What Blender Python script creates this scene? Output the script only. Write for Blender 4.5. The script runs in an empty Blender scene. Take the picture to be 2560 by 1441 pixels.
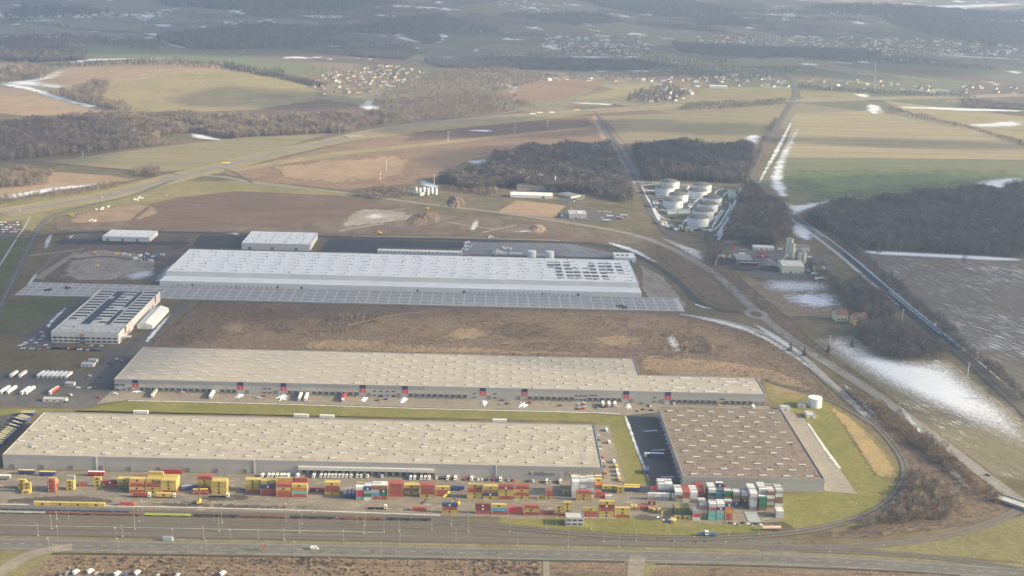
import bpy, bmesh, math, random
import numpy as np
from mathutils import Matrix, Vector
from mathutils.geometry import delaunay_2d_cdt, tessellate_polygon

random.seed(11)
rng = np.random.default_rng(11)
sc = bpy.context.scene
col = sc.collection

# ------------------------------------------------------------------ camera
FPX, CX, CY = 3000.0, 1280.0, 720.5          # focal length and centre in photo pixels
CAMH = 430.0
ROLL = math.radians(1.75)
PITCH = math.atan(835 * math.cos(ROLL) / FPX)
YAW = math.radians(-1.2)                      # world axes follow the warehouses
_F = np.array([0, math.cos(PITCH), -math.sin(PITCH)])
_R0 = np.array([1.0, 0, 0])
_D0 = np.array([0, -math.sin(PITCH), -math.cos(PITCH)])
_R = math.cos(ROLL) * _R0 - math.sin(ROLL) * _D0
_D = math.sin(ROLL) * _R0 + math.cos(ROLL) * _D0
_Z = np.array([[math.cos(YAW), -math.sin(YAW), 0], [math.sin(YAW), math.cos(YAW), 0], [0, 0, 1]])
_F, _R, _D = _Z @ _F, _Z @ _R, _Z @ _D
cam = bpy.data.cameras.new('camera')
cam.sensor_width = 36.0
cam.lens = 36.0 * FPX / 2560.0
cam.clip_start = 1.0
cam.clip_end = 120000.0
camo = bpy.data.objects.new('camera', cam)
col.objects.link(camo)
camo.matrix_world = Matrix(((_R[0], -_D[0], -_F[0], 0), (_R[1], -_D[1], -_F[1], 0), (_R[2], -_D[2], -_F[2], CAMH), (0, 0, 0, 1)))
sc.camera = camo

def G0(x, y, z=0.0):
    d = _F * FPX + _R * (x - CX) + _D * (y - CY)
    t = (z - CAMH) / d[2]
    return np.array([d[0] * t, d[1] * t, z])
# rolling country beyond the park: hills as (x, y, height, half-width, half-depth)
HILLS = [(*G0(px, py)[:2], a, sx, sy) for px, py, a, sx, sy in ((470, 205, 46, 480, 430), (140, 130, 42, 700, 600), (820, 78, 62, 1000, 800), (1150, 70, 50, 800, 800), (1480, 75, 34, 900, 800), (1820, 55, 60, 1300, 1300), (2250, 75, 48, 1200, 900),
         (2500, 40, 70, 1800, 1600), (560, 22, 95, 1900, 1800), (60, 40, 60, 1300, 1300), (1250, 22, 80, 2000, 1900), (1900, 20, 90, 2400, 2200), (1120, 190, 14, 420, 400), (650, 120, 26, 520, 480), (2420, 190, 16, 600, 500), (1560, 150, 14, 500, 450))]
def H(x, y):
    x, y = np.asarray(x, float), np.asarray(y, float)
    r = np.clip((y - 2750.0) / 1100.0, 0, 1)
    r = r * r * (3 - 2 * r)
    h = 9 * np.sin(x / 620.0 + .8 * np.sin(y / 900.0)) * np.sin(y / 780.0 + .5) + 5 * np.sin(x / 330.0 + 1.7) * np.sin(y / 410.0)
    h = h + 9 + .012 * np.clip(y - 6000, 0, 7000)
    for hx, hy, a, sx, sy in HILLS:
        h = h + a * np.exp(-((x - hx) / sx) ** 2 - ((y - hy) / sy) ** 2)
    return r * h
_TT = np.concatenate([np.arange(2600, 9000, 14.0), np.arange(9000, 40000, 40.0)])
def G(x, y, z=0.0):
    """the place on the ground (or at height z above it) that the survey point x, y of the photo shows"""
    p = G0(x, y, z)
    if p[1] < 2700 and p[1] > 0:
        return p
    d = _F * FPX + _R * (x - CX) + _D * (y - CY)
    d = d / math.hypot(d[0], d[1])
    xs, ys, zs = d[0] * _TT, d[1] * _TT, CAMH + d[2] * _TT
    below = zs < H(xs, ys) + z
    i = int(np.argmax(below)) if below.any() else len(_TT) - 1
    return np.array([xs[i], ys[i], z])

ZO = {'1': (0, 960, 2.995), '2': (640, 960, 2.995), '3': (1280, 960, 2.995), '4': (1920, 960, 2.995),
      'a': (0, 0, 2.977), 'b': (850, 0, 2.977), 'c': (1700, 0, 2.977), 'd': (0, 480, 2.977), 'e': (850, 480, 2.977), 'f': (1700, 480, 2.977),
      'k': (260, 850, 6.095), 'l': (680, 880, 6.095), 'm': (1180, 900, 6.095), 'n': (1560, 880, 6.095), 'o': (100, 720, 6.737), 'q': (1340, 600, 6.095),
      'r': (1780, 560, 7.111), 's': (1240, 430, 7.111), 't': (1580, 430, 8.0), 'u': (1600, 1180, 3.8316), 'v': (1400, 1180, 5.858), 'w': (0, 1020, 8.2)}
def zz(k, x, y):
    o = ZO[k]
    return o[0] + x / o[2], o[1] + y / o[2]
def GZ(k, x, y, z=0.0):
    return G(*zz(k, x, y), z)

# ------------------------------------------------------------------ sky, sun, exposure
SUN_EL, SUN_AZ = math.radians(22), math.radians(-5)      # azimuth counted from +X towards +Y
SUNV = Vector((math.cos(SUN_EL) * math.cos(SUN_AZ), math.cos(SUN_EL) * math.sin(SUN_AZ), math.sin(SUN_EL)))
world = bpy.data.worlds.new('World')
sc.world = world
world.use_nodes = True
wn = world.node_tree.nodes
sky = wn.new('ShaderNodeTexSky')
sky.sky_type = 'NISHITA'
sky.sun_disc = False
sky.sun_elevation = SUN_EL
sky.sun_rotation = math.pi / 2 - SUN_AZ
sky.altitude = 300
sky.air_density = 1.0
sky.dust_density = 4.0
wn['Background'].inputs[1].default_value = 0.135
world.node_tree.links.new(sky.outputs[0], wn['Background'].inputs[0])
sun = bpy.data.lights.new('sun', 'SUN')
sun.energy = 5.0
sun.angle = math.radians(0.55)
sun.color = (1.0, 0.84, 0.52)
suno = bpy.data.objects.new('sun', sun)
col.objects.link(suno)
suno.rotation_euler = SUNV.to_track_quat('Z', 'Y').to_euler()
vs = sc.view_settings
vs.view_transform = 'Standard'
vs.look = 'None'
vs.exposure = 0.92
vs.gamma = 1.0
vs.use_curve_mapping = False
cy = sc.cycles
cy.use_denoising = True
cy.max_bounces = 5
cy.diffuse_bounces = 2
cy.glossy_bounces = 2
cy.transmission_bounces = 2
cy.volume_bounces = 1
cy.transparent_max_bounces = 16
cy.caustics_reflective = False
cy.caustics_refractive = False

# ------------------------------------------------------------------ materials
MATS = {}
def _nt(name):
    m = bpy.data.materials.new(name)
    m.use_nodes = True
    nt = m.node_tree
    return m, nt, nt.nodes['Principled BSDF'], nt.nodes['Material Output']
def _noise(nt, vec, scale, detail=4.0, rough=0.6):
    n = nt.nodes.new('ShaderNodeTexNoise')
    n.inputs['Scale'].default_value = scale
    n.inputs['Detail'].default_value = detail
    n.inputs['Roughness'].default_value = rough
    nt.links.new(vec, n.inputs['Vector'])
    return n.outputs[0]
def _ramp(nt, fac, a, b, lo=0.0, hi=1.0):
    n = nt.nodes.new('ShaderNodeMapRange')
    n.interpolation_type = 'SMOOTHSTEP'
    n.inputs[1].default_value = a
    n.inputs[2].default_value = b
    n.inputs[3].default_value = lo
    n.inputs[4].default_value = hi
    nt.links.new(fac, n.inputs[0])
    return n.outputs[0]
def _mix(nt, fac, a, b, mode='MIX'):
    n = nt.nodes.new('ShaderNodeMix')
    n.data_type = 'RGBA'
    n.blend_type = mode
    if isinstance(fac, (int, float)):
        n.inputs[0].default_value = fac
    else:
        nt.links.new(fac, n.inputs[0])
    for s, i in ((a, 6), (b, 7)):
        if isinstance(s, tuple):
            n.inputs[i].default_value = (*s, 1)
        else:
            nt.links.new(s, n.inputs[i])
    return n.outputs[2]
def _math(nt, op, a, b=0.0, c=0.0):
    n = nt.nodes.new('ShaderNodeMath')
    n.operation = op
    for i, s in enumerate((a, b, c)):
        if isinstance(s, (int, float)):
            n.inputs[i].default_value = s
        else:
            nt.links.new(s, n.inputs[i])
    return n.outputs[0]
def _pos(nt):
    return nt.nodes.new('ShaderNodeNewGeometry').outputs['Position']
def _map(nt, vec, rot=0.0, scale=(1, 1, 1)):
    r = nt.nodes.new('ShaderNodeVectorRotate')
    r.rotation_type = 'Z_AXIS'
    r.inputs['Angle'].default_value = -rot
    nt.links.new(vec, r.inputs['Vector'])
    m = nt.nodes.new('ShaderNodeVectorMath')
    m.operation = 'MULTIPLY'
    m.inputs[1].default_value = scale
    nt.links.new(r.outputs[0], m.inputs[0])
    return m.outputs[0]

def plain(name, c, rough=0.6, var=0.12, scale=0.2, metal=0.0, dirt=None, obj_random=0.0, spec=0.3):
    """paint, sheet metal, concrete: colour with soft mottling and streaks of dirt"""
    if name in MATS:
        return MATS[name]
    m, nt, b, out = _nt(name)
    p = _pos(nt)
    n1 = _noise(nt, p, scale, 5)
    cc = _mix(nt, _ramp(nt, n1, 0.3, 0.7), tuple(x * (1 - var) for x in c), tuple(min(1, x * (1 + var)) for x in c))
    if dirt:
        n2 = _noise(nt, p, scale * 0.35, 6, 0.7)
        cc = _mix(nt, _ramp(nt, n2, 0.52, 0.75, 0, dirt[1]), cc, dirt[0])
    if obj_random:
        o = nt.nodes.new('ShaderNodeObjectInfo').outputs['Random']
        k = _math(nt, 'MULTIPLY_ADD', o, 2 * obj_random, 1 - obj_random)
        h = nt.nodes.new('ShaderNodeHueSaturation')
        nt.links.new(cc, h.inputs['Color'])
        nt.links.new(k, h.inputs['Value'])
        cc = h.outputs[0]
    nt.links.new(cc, b.inputs['Base Color'])
    b.inputs['Roughness'].default_value = rough
    b.inputs['Metallic'].default_value = metal
    b.inputs['Specular IOR Level'].default_value = spec
    MATS[name] = m
    return m

def earth(name, c1, c2, size=60.0, stripes=None, snow=None, feather=None, c3=None, rough=0.95, fine=0.5, ang=0.0, aniso=1.0):
    """ground cover. size: metres of the mottling. stripes (angle, metres, colour, amount). snow (amount 0-1, angle, metres across, stretch).
    feather (size of the ragged edge in metres, contrast): the patch breaks up towards its outline"""
    if name in MATS:
        return MATS[name]
    m, nt, b, out = _nt(name)
    p = _pos(nt)
    q = _map(nt, p, ang, (1.0, 1.0 / aniso, 1.0))
    f = _noise(nt, q, 1.0 / size, 7, 0.62)
    cc = _mix(nt, _ramp(nt, f, 0.36, 0.64), c1, c2)
    if c3:
        f3 = _noise(nt, _map(nt, p, ang + 0.4, (1.0, 1.0 / aniso, 1.0)), 2.1 / size, 6, 0.7)
        cc = _mix(nt, _ramp(nt, f3, 0.55, 0.68), cc, c3)
    fm = _noise(nt, _map(nt, p, ang + .2, (1.0, 1.0 / aniso, 1.0)), 5.0 / size, 5, 0.7)
    cc = _mix(nt, _ramp(nt, fm, .3, .7, 0, .5), cc, _mix(nt, 1.0, cc, (.62, .62, .66), 'MULTIPLY'))
    ff = _noise(nt, p, 6.0 / size + 0.12, 5, 0.75)
    k = _ramp(nt, ff, 0.25, 0.75, 1 - fine * 0.5, 1 + fine * 0.5)
    h = nt.nodes.new('ShaderNodeHueSaturation')
    nt.links.new(cc, h.inputs['Color'])
    nt.links.new(k, h.inputs['Value'])
    cc = h.outputs[0]
    if stripes:
        a, w, c, amt = stripes
        s = _noise(nt, _map(nt, p, a, (0.02 / w, 1.0 / w, 0.0)), 1.0, 3, 0.7)
        cc = _mix(nt, _ramp(nt, s, 0.45, 0.62, 0, amt), cc, c)
    if snow:
        amt, a, w, st = snow
        s = _noise(nt, _map(nt, p, a, (1.0 / (w * st), 1.0 / w, 0.0)), 1.0, 4, 0.65)
        big = _noise(nt, p, 1.0 / 180.0, 3)
        s = _math(nt, 'ADD', s, _math(nt, 'MULTIPLY_ADD', big, 0.5, -0.25))
        cc = _mix(nt, _ramp(nt, s, 0.72 - 0.4 * amt, 0.80 - 0.4 * amt), cc, (0.78, 0.80, 0.83))
    nt.links.new(cc, b.inputs['Base Color'])
    b.inputs['Roughness'].default_value = rough
    b.inputs['Specular IOR Level'].default_value = 0.1
    if feather:
        at = nt.nodes.new('ShaderNodeAttribute')
        at.attribute_name = 'e'
        n = _noise(nt, _map(nt, p, ang, (1.0, 1.0 / aniso, 1.0)), 1.0 / feather[0], 6, 0.7)
        n3 = _noise(nt, p, 5.5 / feather[0], 4, 0.7)
        s = _math(nt, 'ADD', at.outputs['Fac'], _math(nt, 'MULTIPLY_ADD', n, 3.6, -1.8))
        s = _math(nt, 'ADD', s, _math(nt, 'MULTIPLY_ADD', n3, 1.2, -.6))
        a = _ramp(nt, s, 0.55 - feather[1], 0.55 + feather[1], 0, feather[2] if len(feather) > 2 else 1.0)
        tr = nt.nodes.new('ShaderNodeBsdfTransparent')
        ms = nt.nodes.new('ShaderNodeMixShader')
        nt.links.new(a, ms.inputs[0])
        nt.links.new(tr.outputs[0], ms.inputs[1])
        nt.links.new(b.outputs[0], ms.inputs[2])
        nt.links.new(ms.outputs[0], out.inputs[0])
    MATS[name] = m
    return m

# ------------------------------------------------------------------ mesh helpers
class MB:
    def __init__(self):
        self.v, self.f, self.m = [], [], []
    def quad(self, pts, mi=0):
        b = len(self.v)
        self.v += [tuple(p) for p in pts]
        self.f.append(tuple(range(b, b + len(pts))))
        self.m.append(mi)
        return self
    def box(self, x0, x1, y0, y1, z0, z1, mi=0, top=None, bottom=True):
        b = len(self.v)
        self.v += [(x0, y0, z0), (x1, y0, z0), (x1, y1, z0), (x0, y1, z0), (x0, y0, z1), (x1, y0, z1), (x1, y1, z1), (x0, y1, z1)]
        fs = [(0, 1, 5, 4), (1, 2, 6, 5), (2, 3, 7, 6), (3, 0, 4, 7), (4, 5, 6, 7)] + ([(3, 2, 1, 0)] if bottom else [])
        for i, q in enumerate(fs):
            self.f.append(tuple(b + j for j in q))
            self.m.append(top if (i == 4 and top is not None) else mi)
        return self
    def prism(self, prof, axis, a, b_, mi=0):
        """extrude a closed outline (list of 2-D points) along 'x' or 'y' from a to b_"""
        n = len(prof)
        o = len(self.v)
        for t in (a, b_):
            for u, w in prof:
                self.v.append((t, u, w) if axis == 'x' else (u, t, w))
        for i in range(n):
            j = (i + 1) % n
            self.f.append((o + i, o + j, o + n + j, o + n + i))
            self.m.append(mi)
        self.f.append(tuple(o + n - 1 - i for i in range(n)))
        self.f.append(tuple(o + n + i for i in range(n)))
        self.m += [mi, mi]
        return self
    def cyl(self, x, y, z0, z1, r0, r1=None, n=12, mi=0, cap=True, capm=None):
        r1 = r0 if r1 is None else r1
        o = len(self.v)
        for i in range(n):
            c, s = math.cos(2 * math.pi * i / n), math.sin(2 * math.pi * i / n)
            self.v += [(x + r0 * c, y + r0 * s, z0), (x + r1 * c, y + r1 * s, z1)]
        for i in range(n):
            j = (i + 1) % n
            self.f.append((o + 2 * i, o + 2 * j, o + 2 * j + 1, o + 2 * i + 1))
            self.m.append(mi)
        if cap:
            self.f.append(tuple(o + 2 * i + 1 for i in range(n)))
            self.m.append(mi if capm is None else capm)
        return self
    def tube(self, p0, p1, r0, r1=None, n=5, mi=0):
        p0, p1 = Vector(p0), Vector(p1)
        r1 = r0 if r1 is None else r1
        d = (p1 - p0).normalized()
        u = d.orthogonal().normalized()
        w = d.cross(u)
        o = len(self.v)
        for i in range(n):
            c, s = math.cos(2 * math.pi * i / n), math.sin(2 * math.pi * i / n)
            e = u * c + w * s
            self.v += [tuple(p0 + e * r0), tuple(p1 + e * r1)]
        for i in range(n):
            j = (i + 1) % n
            self.f.append((o + 2 * i, o + 2 * j, o + 2 * j + 1, o + 2 * i + 1))
            self.m.append(mi)
        self.f.append(tuple(o + 2 * i + 1 for i in range(n)))
        self.m.append(mi)
        return self
    def mesh(self, name, mats):
        me = bpy.data.meshes.new(name)
        me.from_pydata(self.v, [], self.f)
        for m in (mats if isinstance(mats, (list, tuple)) else [mats]):
            me.materials.append(m)
        me.polygons.foreach_set('material_index', self.m)
        me.update()
        return me
    def build(self, name, mats, parent=None, loc=None):
        return link(name, self.mesh(name, mats), parent, loc)

def link(name, data, parent=None, loc=None, rz=0.0, scale=None):
    o = bpy.data.objects.new(name, data)
    col.objects.link(o)
    if parent:
        o.parent = parent
    if loc is not None:
        o.location = loc
    if rz:
        o.rotation_euler = (0, 0, rz)
    if scale is not None:
        o.scale = scale if isinstance(scale, (tuple, list)) else (scale,) * 3
    return o
def tag(o, label=None, cat=None, group=None, kind=None):
    if label:
        if len(label.split()) > 16: label = label.replace(' the ', ' ')
        o['label'] = label
    if cat: o['category'] = cat
    if group: o['group'] = group
    if kind: o['kind'] = kind
    return o
def thing(name, label, cat, loc=(0, 0, 0), rz=0.0, group=None):
    o = bpy.data.objects.new(name, None)
    o.empty_display_size = 1.0
    col.objects.link(o)
    o.location = (loc[0], loc[1], loc[2] + float(H(loc[0], loc[1])))
    o.rotation_euler = (0, 0, rz)
    return tag(o, label, cat, group)
def copy_tree(o, parent=None):
    c = o.copy()
    col.objects.link(c)
    c.parent = parent
    for ch in list(o.children):
        copy_tree(ch, c)
    return c
ORD = 'first second third fourth fifth sixth seventh eighth ninth tenth eleventh twelfth thirteenth fourteenth fifteenth sixteenth seventeenth eighteenth nineteenth twentieth'.split()
def nth(i):
    if i < 20: return ORD[i]
    t = {2: 'twenty', 3: 'thirty', 4: 'forty', 5: 'fifty', 6: 'sixty', 7: 'seventy'}[(i + 1) // 10]
    return t + '-' + ORD[(i + 1) % 10 - 1] if (i + 1) % 10 else t[:-1] + 'ieth'
def text_mesh(body, size, mat, depth=0.08):
    cu = bpy.data.curves.new('letters', 'FONT')
    cu.body = body
    cu.size = size
    cu.extrude = depth
    o = bpy.data.objects.new('letters', cu)
    col.objects.link(o)
    bpy.context.view_layer.update()
    me = bpy.data.meshes.new_from_object(o.evaluated_get(bpy.context.evaluated_depsgraph_get()))
    bpy.data.objects.remove(o)
    me.materials.clear()
    me.materials.append(mat)
    return me

# ------------------------------------------------------------------ ground sheets
LSEQ = {}
def layz(lay, d):
    LSEQ[lay] = LSEQ.get(lay, 0) + 1
    return (lay * 0.05 + (LSEQ[lay] % 12) * 0.004) * max(1.0, d / 1500.0)
def inside(px, py, poly):
    x, y = poly[:, 0], poly[:, 1]
    r = np.zeros(px.shape, bool)
    j = len(poly) - 1
    for i in range(len(poly)):
        c = ((y[i] > py) != (y[j] > py))
        with np.errstate(divide='ignore', invalid='ignore'):
            t = (x[j] - x[i]) * (py - y[i]) / (y[j] - y[i] + 1e-12) + x[i]
        r ^= c & (px < t)
        j = i
    return r
def seg_dist(px, py, poly):
    d = np.full(px.shape, 1e9)
    n = len(poly)
    for i in range(n):
        a, b = poly[i], poly[(i + 1) % n]
        ab = b - a
        t = np.clip(((px - a[0]) * ab[0] + (py - a[1]) * ab[1]) / (ab @ ab + 1e-9), 0, 1)
        d = np.minimum(d, np.hypot(px - a[0] - t * ab[0], py - a[1] - t * ab[1]))
    return d
def smooth(pts, n=2):
    p = np.array(pts, float)
    for _ in range(n):
        q = np.roll(p, -1, 0)
        p = np.stack([0.75 * p + 0.25 * q, 0.25 * p + 0.75 * q], 1).reshape(-1, 2)
    return p
def chaikin_open(pts, n=3):
    p = np.array(pts, float)
    for _ in range(n):
        a, b = p[:-1], p[1:]
        m = np.stack([0.75 * a + 0.25 * b, 0.25 * a + 0.75 * b], 1).reshape(-1, 2)
        p = np.vstack([p[:1], m, p[-1:]])
    return p
def sheet(name, pts, mat, lay, feather=0.0, kind='structure', rounded=0, world_pts=False, label=None, cat=None):
    w = np.array([p[:2] if world_pts else G(*p)[:2] for p in pts], float)
    if rounded:
        w = smooth(w, rounded)
    c = w.mean(0)
    d = float(np.hypot(*c))
    z = layz(lay, d)
    wl = w - c
    me = bpy.data.meshes.new(name)
    far = float(np.hypot(w[:, 0], w[:, 1]).max()) > 2700
    if not feather and not far:
        tris = tessellate_polygon([[Vector((x, y, 0)) for x, y in wl]])
        tris = [t if np.cross(wl[t[1]] - wl[t[0]], wl[t[2]] - wl[t[0]]) > 0 else (t[0], t[2], t[1]) for t in tris]
        me.from_pydata([(x, y, 0) for x, y in wl], [], tris)
    else:
        if kind == 'stuff' and name.startswith('snow'):
            tx, ty = np.meshgrid(np.linspace(*wl[:, 0][[wl[:, 0].argmin(), wl[:, 0].argmax()]], 40), np.linspace(*wl[:, 1][[wl[:, 1].argmin(), wl[:, 1].argmax()]], 40))
            ins = inside(tx.ravel(), ty.ravel(), wl)
            dmax = seg_dist(tx.ravel()[ins], ty.ravel()[ins], wl).max() if ins.any() else feather
            feather = max(min(feather, dmax), dmax * .85)
        step = feather * 0.5 if feather else 45.0
        if far: step = min(step, 45.0)
        x0, y0 = wl.min(0)
        x1, y1 = wl.max(0)
        step = max(step, math.sqrt((x1 - x0) * (y1 - y0) / (6000.0 if far else 2500.0)))
        gx, gy = np.meshgrid(np.arange(x0, x1, step), np.arange(y0, y1, step))
        gx, gy = gx.ravel(), gy.ravel()
        k = inside(gx, gy, wl)
        gx, gy = gx[k], gy[k]
        ds = seg_dist(gx, gy, wl)
        k = ds > step * 0.3
        gx, gy, ds = gx[k], gy[k], ds[k]
        if far:   # follow the relief along the outline too
            q = []
            for a_, b_ in zip(wl, np.roll(wl, -1, 0)):
                k_ = max(1, int(np.hypot(*(b_ - a_)) / 45.0))
                q += [a_ + (b_ - a_) * i_ / k_ for i_ in range(k_)]
            wl = np.array(q)
        n = len(wl)
        P2 = [Vector(p) for p in wl] + [Vector((a, b)) for a, b in zip(gx, gy)]
        r = delaunay_2d_cdt(P2, [(i, (i + 1) % n) for i in range(n)], [], 1, 1e-4)
        vv = np.array([tuple(v) for v in r[0]])
        hh = H(vv[:, 0] + c[0], vv[:, 1] + c[1])
        me.from_pydata([(x, y, h_) for (x, y), h_ in zip(vv, hh)], [], r[2])
        e = np.clip(seg_dist(vv[:, 0], vv[:, 1], wl) / (feather or 1.0), 0, 1) * 1.5
        at = me.attributes.new('e', 'FLOAT', 'POINT')
        at.data.foreach_set('value', e.astype(np.float32))
    me.materials.append(mat)
    me.update()
    o = link(name, me, None, (c[0], c[1], z))
    return tag(o, label, cat, None, kind)
def strip(name, pts, width, mat, lay, kind='structure', world_pts=False, round_=3, w_end=None, z=None):
    """a road, track or line of constant width along a line of points"""
    w = np.array([p[:2] if world_pts else G(*p)[:2] for p in pts], float)
    if round_:
        w = chaikin_open(w, round_)
    t = np.gradient(w, axis=0)
    t /= np.linalg.norm(t, axis=1)[:, None] + 1e-9
    nrm = np.stack([-t[:, 1], t[:, 0]], 1)
    ww = np.linspace(width, w_end or width, len(w))[:, None] * 0.5
    L, Rr = w + nrm * ww, w - nrm * ww
    c = w.mean(0)
    d = float(np.hypot(*c))
    n = len(w)
    v = [(x - c[0], y - c[1], float(H(x, y))) for x, y in L] + [(x - c[0], y - c[1], float(H(x, y))) for x, y in Rr]
    f = [(n + i, n + i + 1, i + 1, i) for i in range(n - 1)]
    me = bpy.data.meshes.new(name)
    me.from_pydata(v, [], f)
    me.materials.append(mat)
    me.update()
    return tag(link(name, me, None, (c[0], c[1], layz(lay, d) if z is None else z)), kind=kind)

# ------------------------------------------------------------------ the ground and its fields
def ground_material():
    m, nt, b, out = _nt('countryside')
    p = _pos(nt)
    vo = nt.nodes.new('ShaderNodeTexVoronoi')
    vo.inputs['Scale'].default_value = 1.0
    vo.inputs['Randomness'].default_value = 0.9
    wob = nt.nodes.new('ShaderNodeVectorMath')
    wob.operation = 'ADD'
    nt.links.new(_map(nt, p, 0.35, (1 / 420.0, 1 / 620.0, 0)), wob.inputs[0])
    nz = nt.nodes.new('ShaderNodeTexNoise')
    nz.inputs['Scale'].default_value = 1 / 900.0
    nt.links.new(p, nz.inputs['Vector'])
    sc2 = nt.nodes.new('ShaderNodeVectorMath'); sc2.operation = 'SCALE'; sc2.inputs['Scale'].default_value = 3.0
    nt.links.new(nz.outputs[1], sc2.inputs[0])
    nt.links.new(sc2.outputs[0], wob.inputs[1])
    nt.links.new(wob.outputs[0], vo.inputs['Vector'])
    sep = nt.nodes.new('ShaderNodeSeparateColor')
    nt.links.new(vo.outputs['Color'], sep.inputs[0])
    cr = nt.nodes.new('ShaderNodeValToRGB')
    cr.color_ramp.interpolation = 'CONSTANT'
    for i, (t, c) in enumerate([(0, (.15, .115, .08)), (.18, (.115, .115, .065)), (.4, (.19, .145, .10)), (.55, (.085, .072, .058)), (.7, (.20, .175, .115)), (.9, (.105, .08, .062))]):
        e = cr.color_ramp.elements[i] if i < 2 else cr.color_ramp.elements.new(t)
        e.position = t
        e.color = (*c, 1)
    nt.links.new(sep.outputs[0], cr.inputs[0])
    f = _noise(nt, p, 1 / 25.0, 6, 0.7)
    near = _noise(nt, p, 1 / 140.0, 6, 0.65)
    loc = _mix(nt, _ramp(nt, near, 0.38, 0.62), (.115, .10, .055), (.16, .125, .08))
    sx = nt.nodes.new('ShaderNodeSeparateXYZ')
    nt.links.new(p, sx.inputs[0])
    cc = _mix(nt, _ramp(nt, sx.outputs[1], 2900, 3300), loc, cr.outputs[0])
    h = nt.nodes.new('ShaderNodeHueSaturation')
    nt.links.new(cc, h.inputs['Color'])
    nt.links.new(_ramp(nt, f, 0.25, 0.75, 0.72, 1.28), h.inputs['Value'])
    # drifts of old snow in the far country
    s = _noise(nt, _map(nt, p, -0.1, (1 / 230.0, 1 / 300.0, 0)), 1.0, 6, 0.62)
    far = _ramp(nt, sx.outputs[1], 3800, 5200)
    sn = _math(nt, 'MULTIPLY', _ramp(nt, s, 0.60, 0.64), far)
    nt.links.new(_mix(nt, sn, h.outputs[0], (.72, .75, .79)), b.inputs['Base Color'])
    b.inputs['Roughness'].default_value = 0.95
    b.inputs['Specular IOR Level'].default_value = 0.1
    return m
S = 42000.0
_xs = np.concatenate([np.linspace(-S, -6000, 14)[:-1], np.arange(-6000, 9000, 55.0), np.linspace(9000, S, 14)])
_ys = np.concatenate([np.linspace(-S * .2, 2600, 10)[:-1], np.arange(2600, 13000, 50.0), np.linspace(13000, S * 1.3, 40)])
_gx, _gy = np.meshgrid(_xs, _ys)
_gz = H(_gx, _gy)
_nx, _ny = len(_xs), len(_ys)
_id = np.arange(_nx * _ny).reshape(_ny, _nx)
_fq = np.stack([_id[:-1, :-1], _id[:-1, 1:], _id[1:, 1:], _id[1:, :-1]], -1).reshape(-1, 4)
gme = bpy.data.meshes.new('ground')
gme.vertices.add(_nx * _ny)
gme.vertices.foreach_set('co', np.stack([_gx, _gy, _gz], -1).astype(np.float32).ravel())
gme.loops.add(_fq.size)
gme.loops.foreach_set('vertex_index', _fq.ravel().astype(np.int32))
gme.polygons.add(len(_fq))
gme.polygons.foreach_set('loop_start', np.arange(0, _fq.size, 4, dtype=np.int32))
gme.update(calc_edges=True)
gme.validate()
gme.polygons.foreach_set('use_smooth', np.ones(len(gme.polygons), bool))
gme.materials.append(ground_material())
tag(link('ground', gme), kind='structure')

TAN = ((.36, .26, .165), (.29, .205, .13))
GREEN = earth('winter_wheat', (.125, .15, .075), (.15, .16, .085), 240, stripes=(0.15, 14, (.20, .18, .105), .55), aniso=.35)
GREEN2 = earth('meadow', (.20, .18, .08), (.25, .215, .105), 120, c3=(.27, .215, .12))
HILLG = earth('hill_pasture', (.26, .225, .105), (.31, .245, .13), 300, c3=(.19, .185, .09), stripes=(0.5, 20, (.33, .26, .145), .4))
TANF = earth('stubble', TAN[0], TAN[1], 200, stripes=(0.25, 10, (.36, .27, .17), .35))
STRIPED = earth('striped_field', (.30, .25, .14), (.24, .215, .12), 260, stripes=(0.02, 22, (.36, .27, .16), .7), aniso=.16, ang=0.02)
STRIPED2 = earth('striped_field_2', (.20, .19, .10), (.25, .21, .12), 260, stripes=(0.05, 16, (.28, .22, .135), .6), aniso=.2)
BROWN = earth('ploughed_earth', (.255, .17, .11), (.20, .135, .092), 140, stripes=(-0.35, 9, (.29, .20, .135), .5), aniso=.35, ang=0.3)
DARKB = earth('dark_ploughed_earth', (.12, .085, .066), (.155, .11, .085), 90, stripes=(0.1, 8, (.19, .135, .10), .4), aniso=.35)
LAWN = earth('lawn', (.17, .17, .05), (.215, .195, .065), 40, c3=(.25, .205, .09), fine=.35)
LAWN2 = earth('dry_lawn', (.29, .215, .105), (.22, .18, .085), 30, c3=(.16, .145, .06))
DULL = earth('dull_meadow', (.095, .105, .05), (.125, .12, .06), 60, fine=.4)
HEATH = earth('heath', (.145, .105, .077), (.18, .132, .093), 60, c3=(.10, .075, .058), fine=.9, feather=(9, .3))
HEATHL = earth('pale_heath', (.285, .21, .135), (.225, .165, .11), 30, c3=(.155, .118, .085), fine=.9, feather=(10, .35))
DIRT = earth('building_site_earth', (.13, .102, .078), (.185, .15, .118), 32, c3=(.075, .06, .047), fine=.9, feather=(14, .2), aniso=2.5)
DIRTP = earth('pale_site_earth', (.34, .30, .25), (.26, .225, .185), 22, c3=(.18, .145, .11), fine=.7, feather=(8, .2), aniso=2)
SNOW = earth('old_snow', (.80, .82, .85), (.70, .73, .77), 30, feather=(14, .75, .93), fine=.2, aniso=.5, c3=(.62, .62, .62))
SNOWX = earth('far_snow', (.80, .82, .85), (.70, .73, .77), 90, feather=(70, .8, .93), fine=.1, aniso=.5)
SNOWT = earth('thin_snow', (.74, .76, .79), (.62, .64, .66), 10, feather=(5, .9, .8), fine=.3, c3=(.45, .44, .42))
SNOWF = earth('furrow_snow', (.80, .82, .85), (.72, .74, .77), 30, feather=(5, .4), fine=.12, ang=math.radians(-62), aniso=.12)

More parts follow.
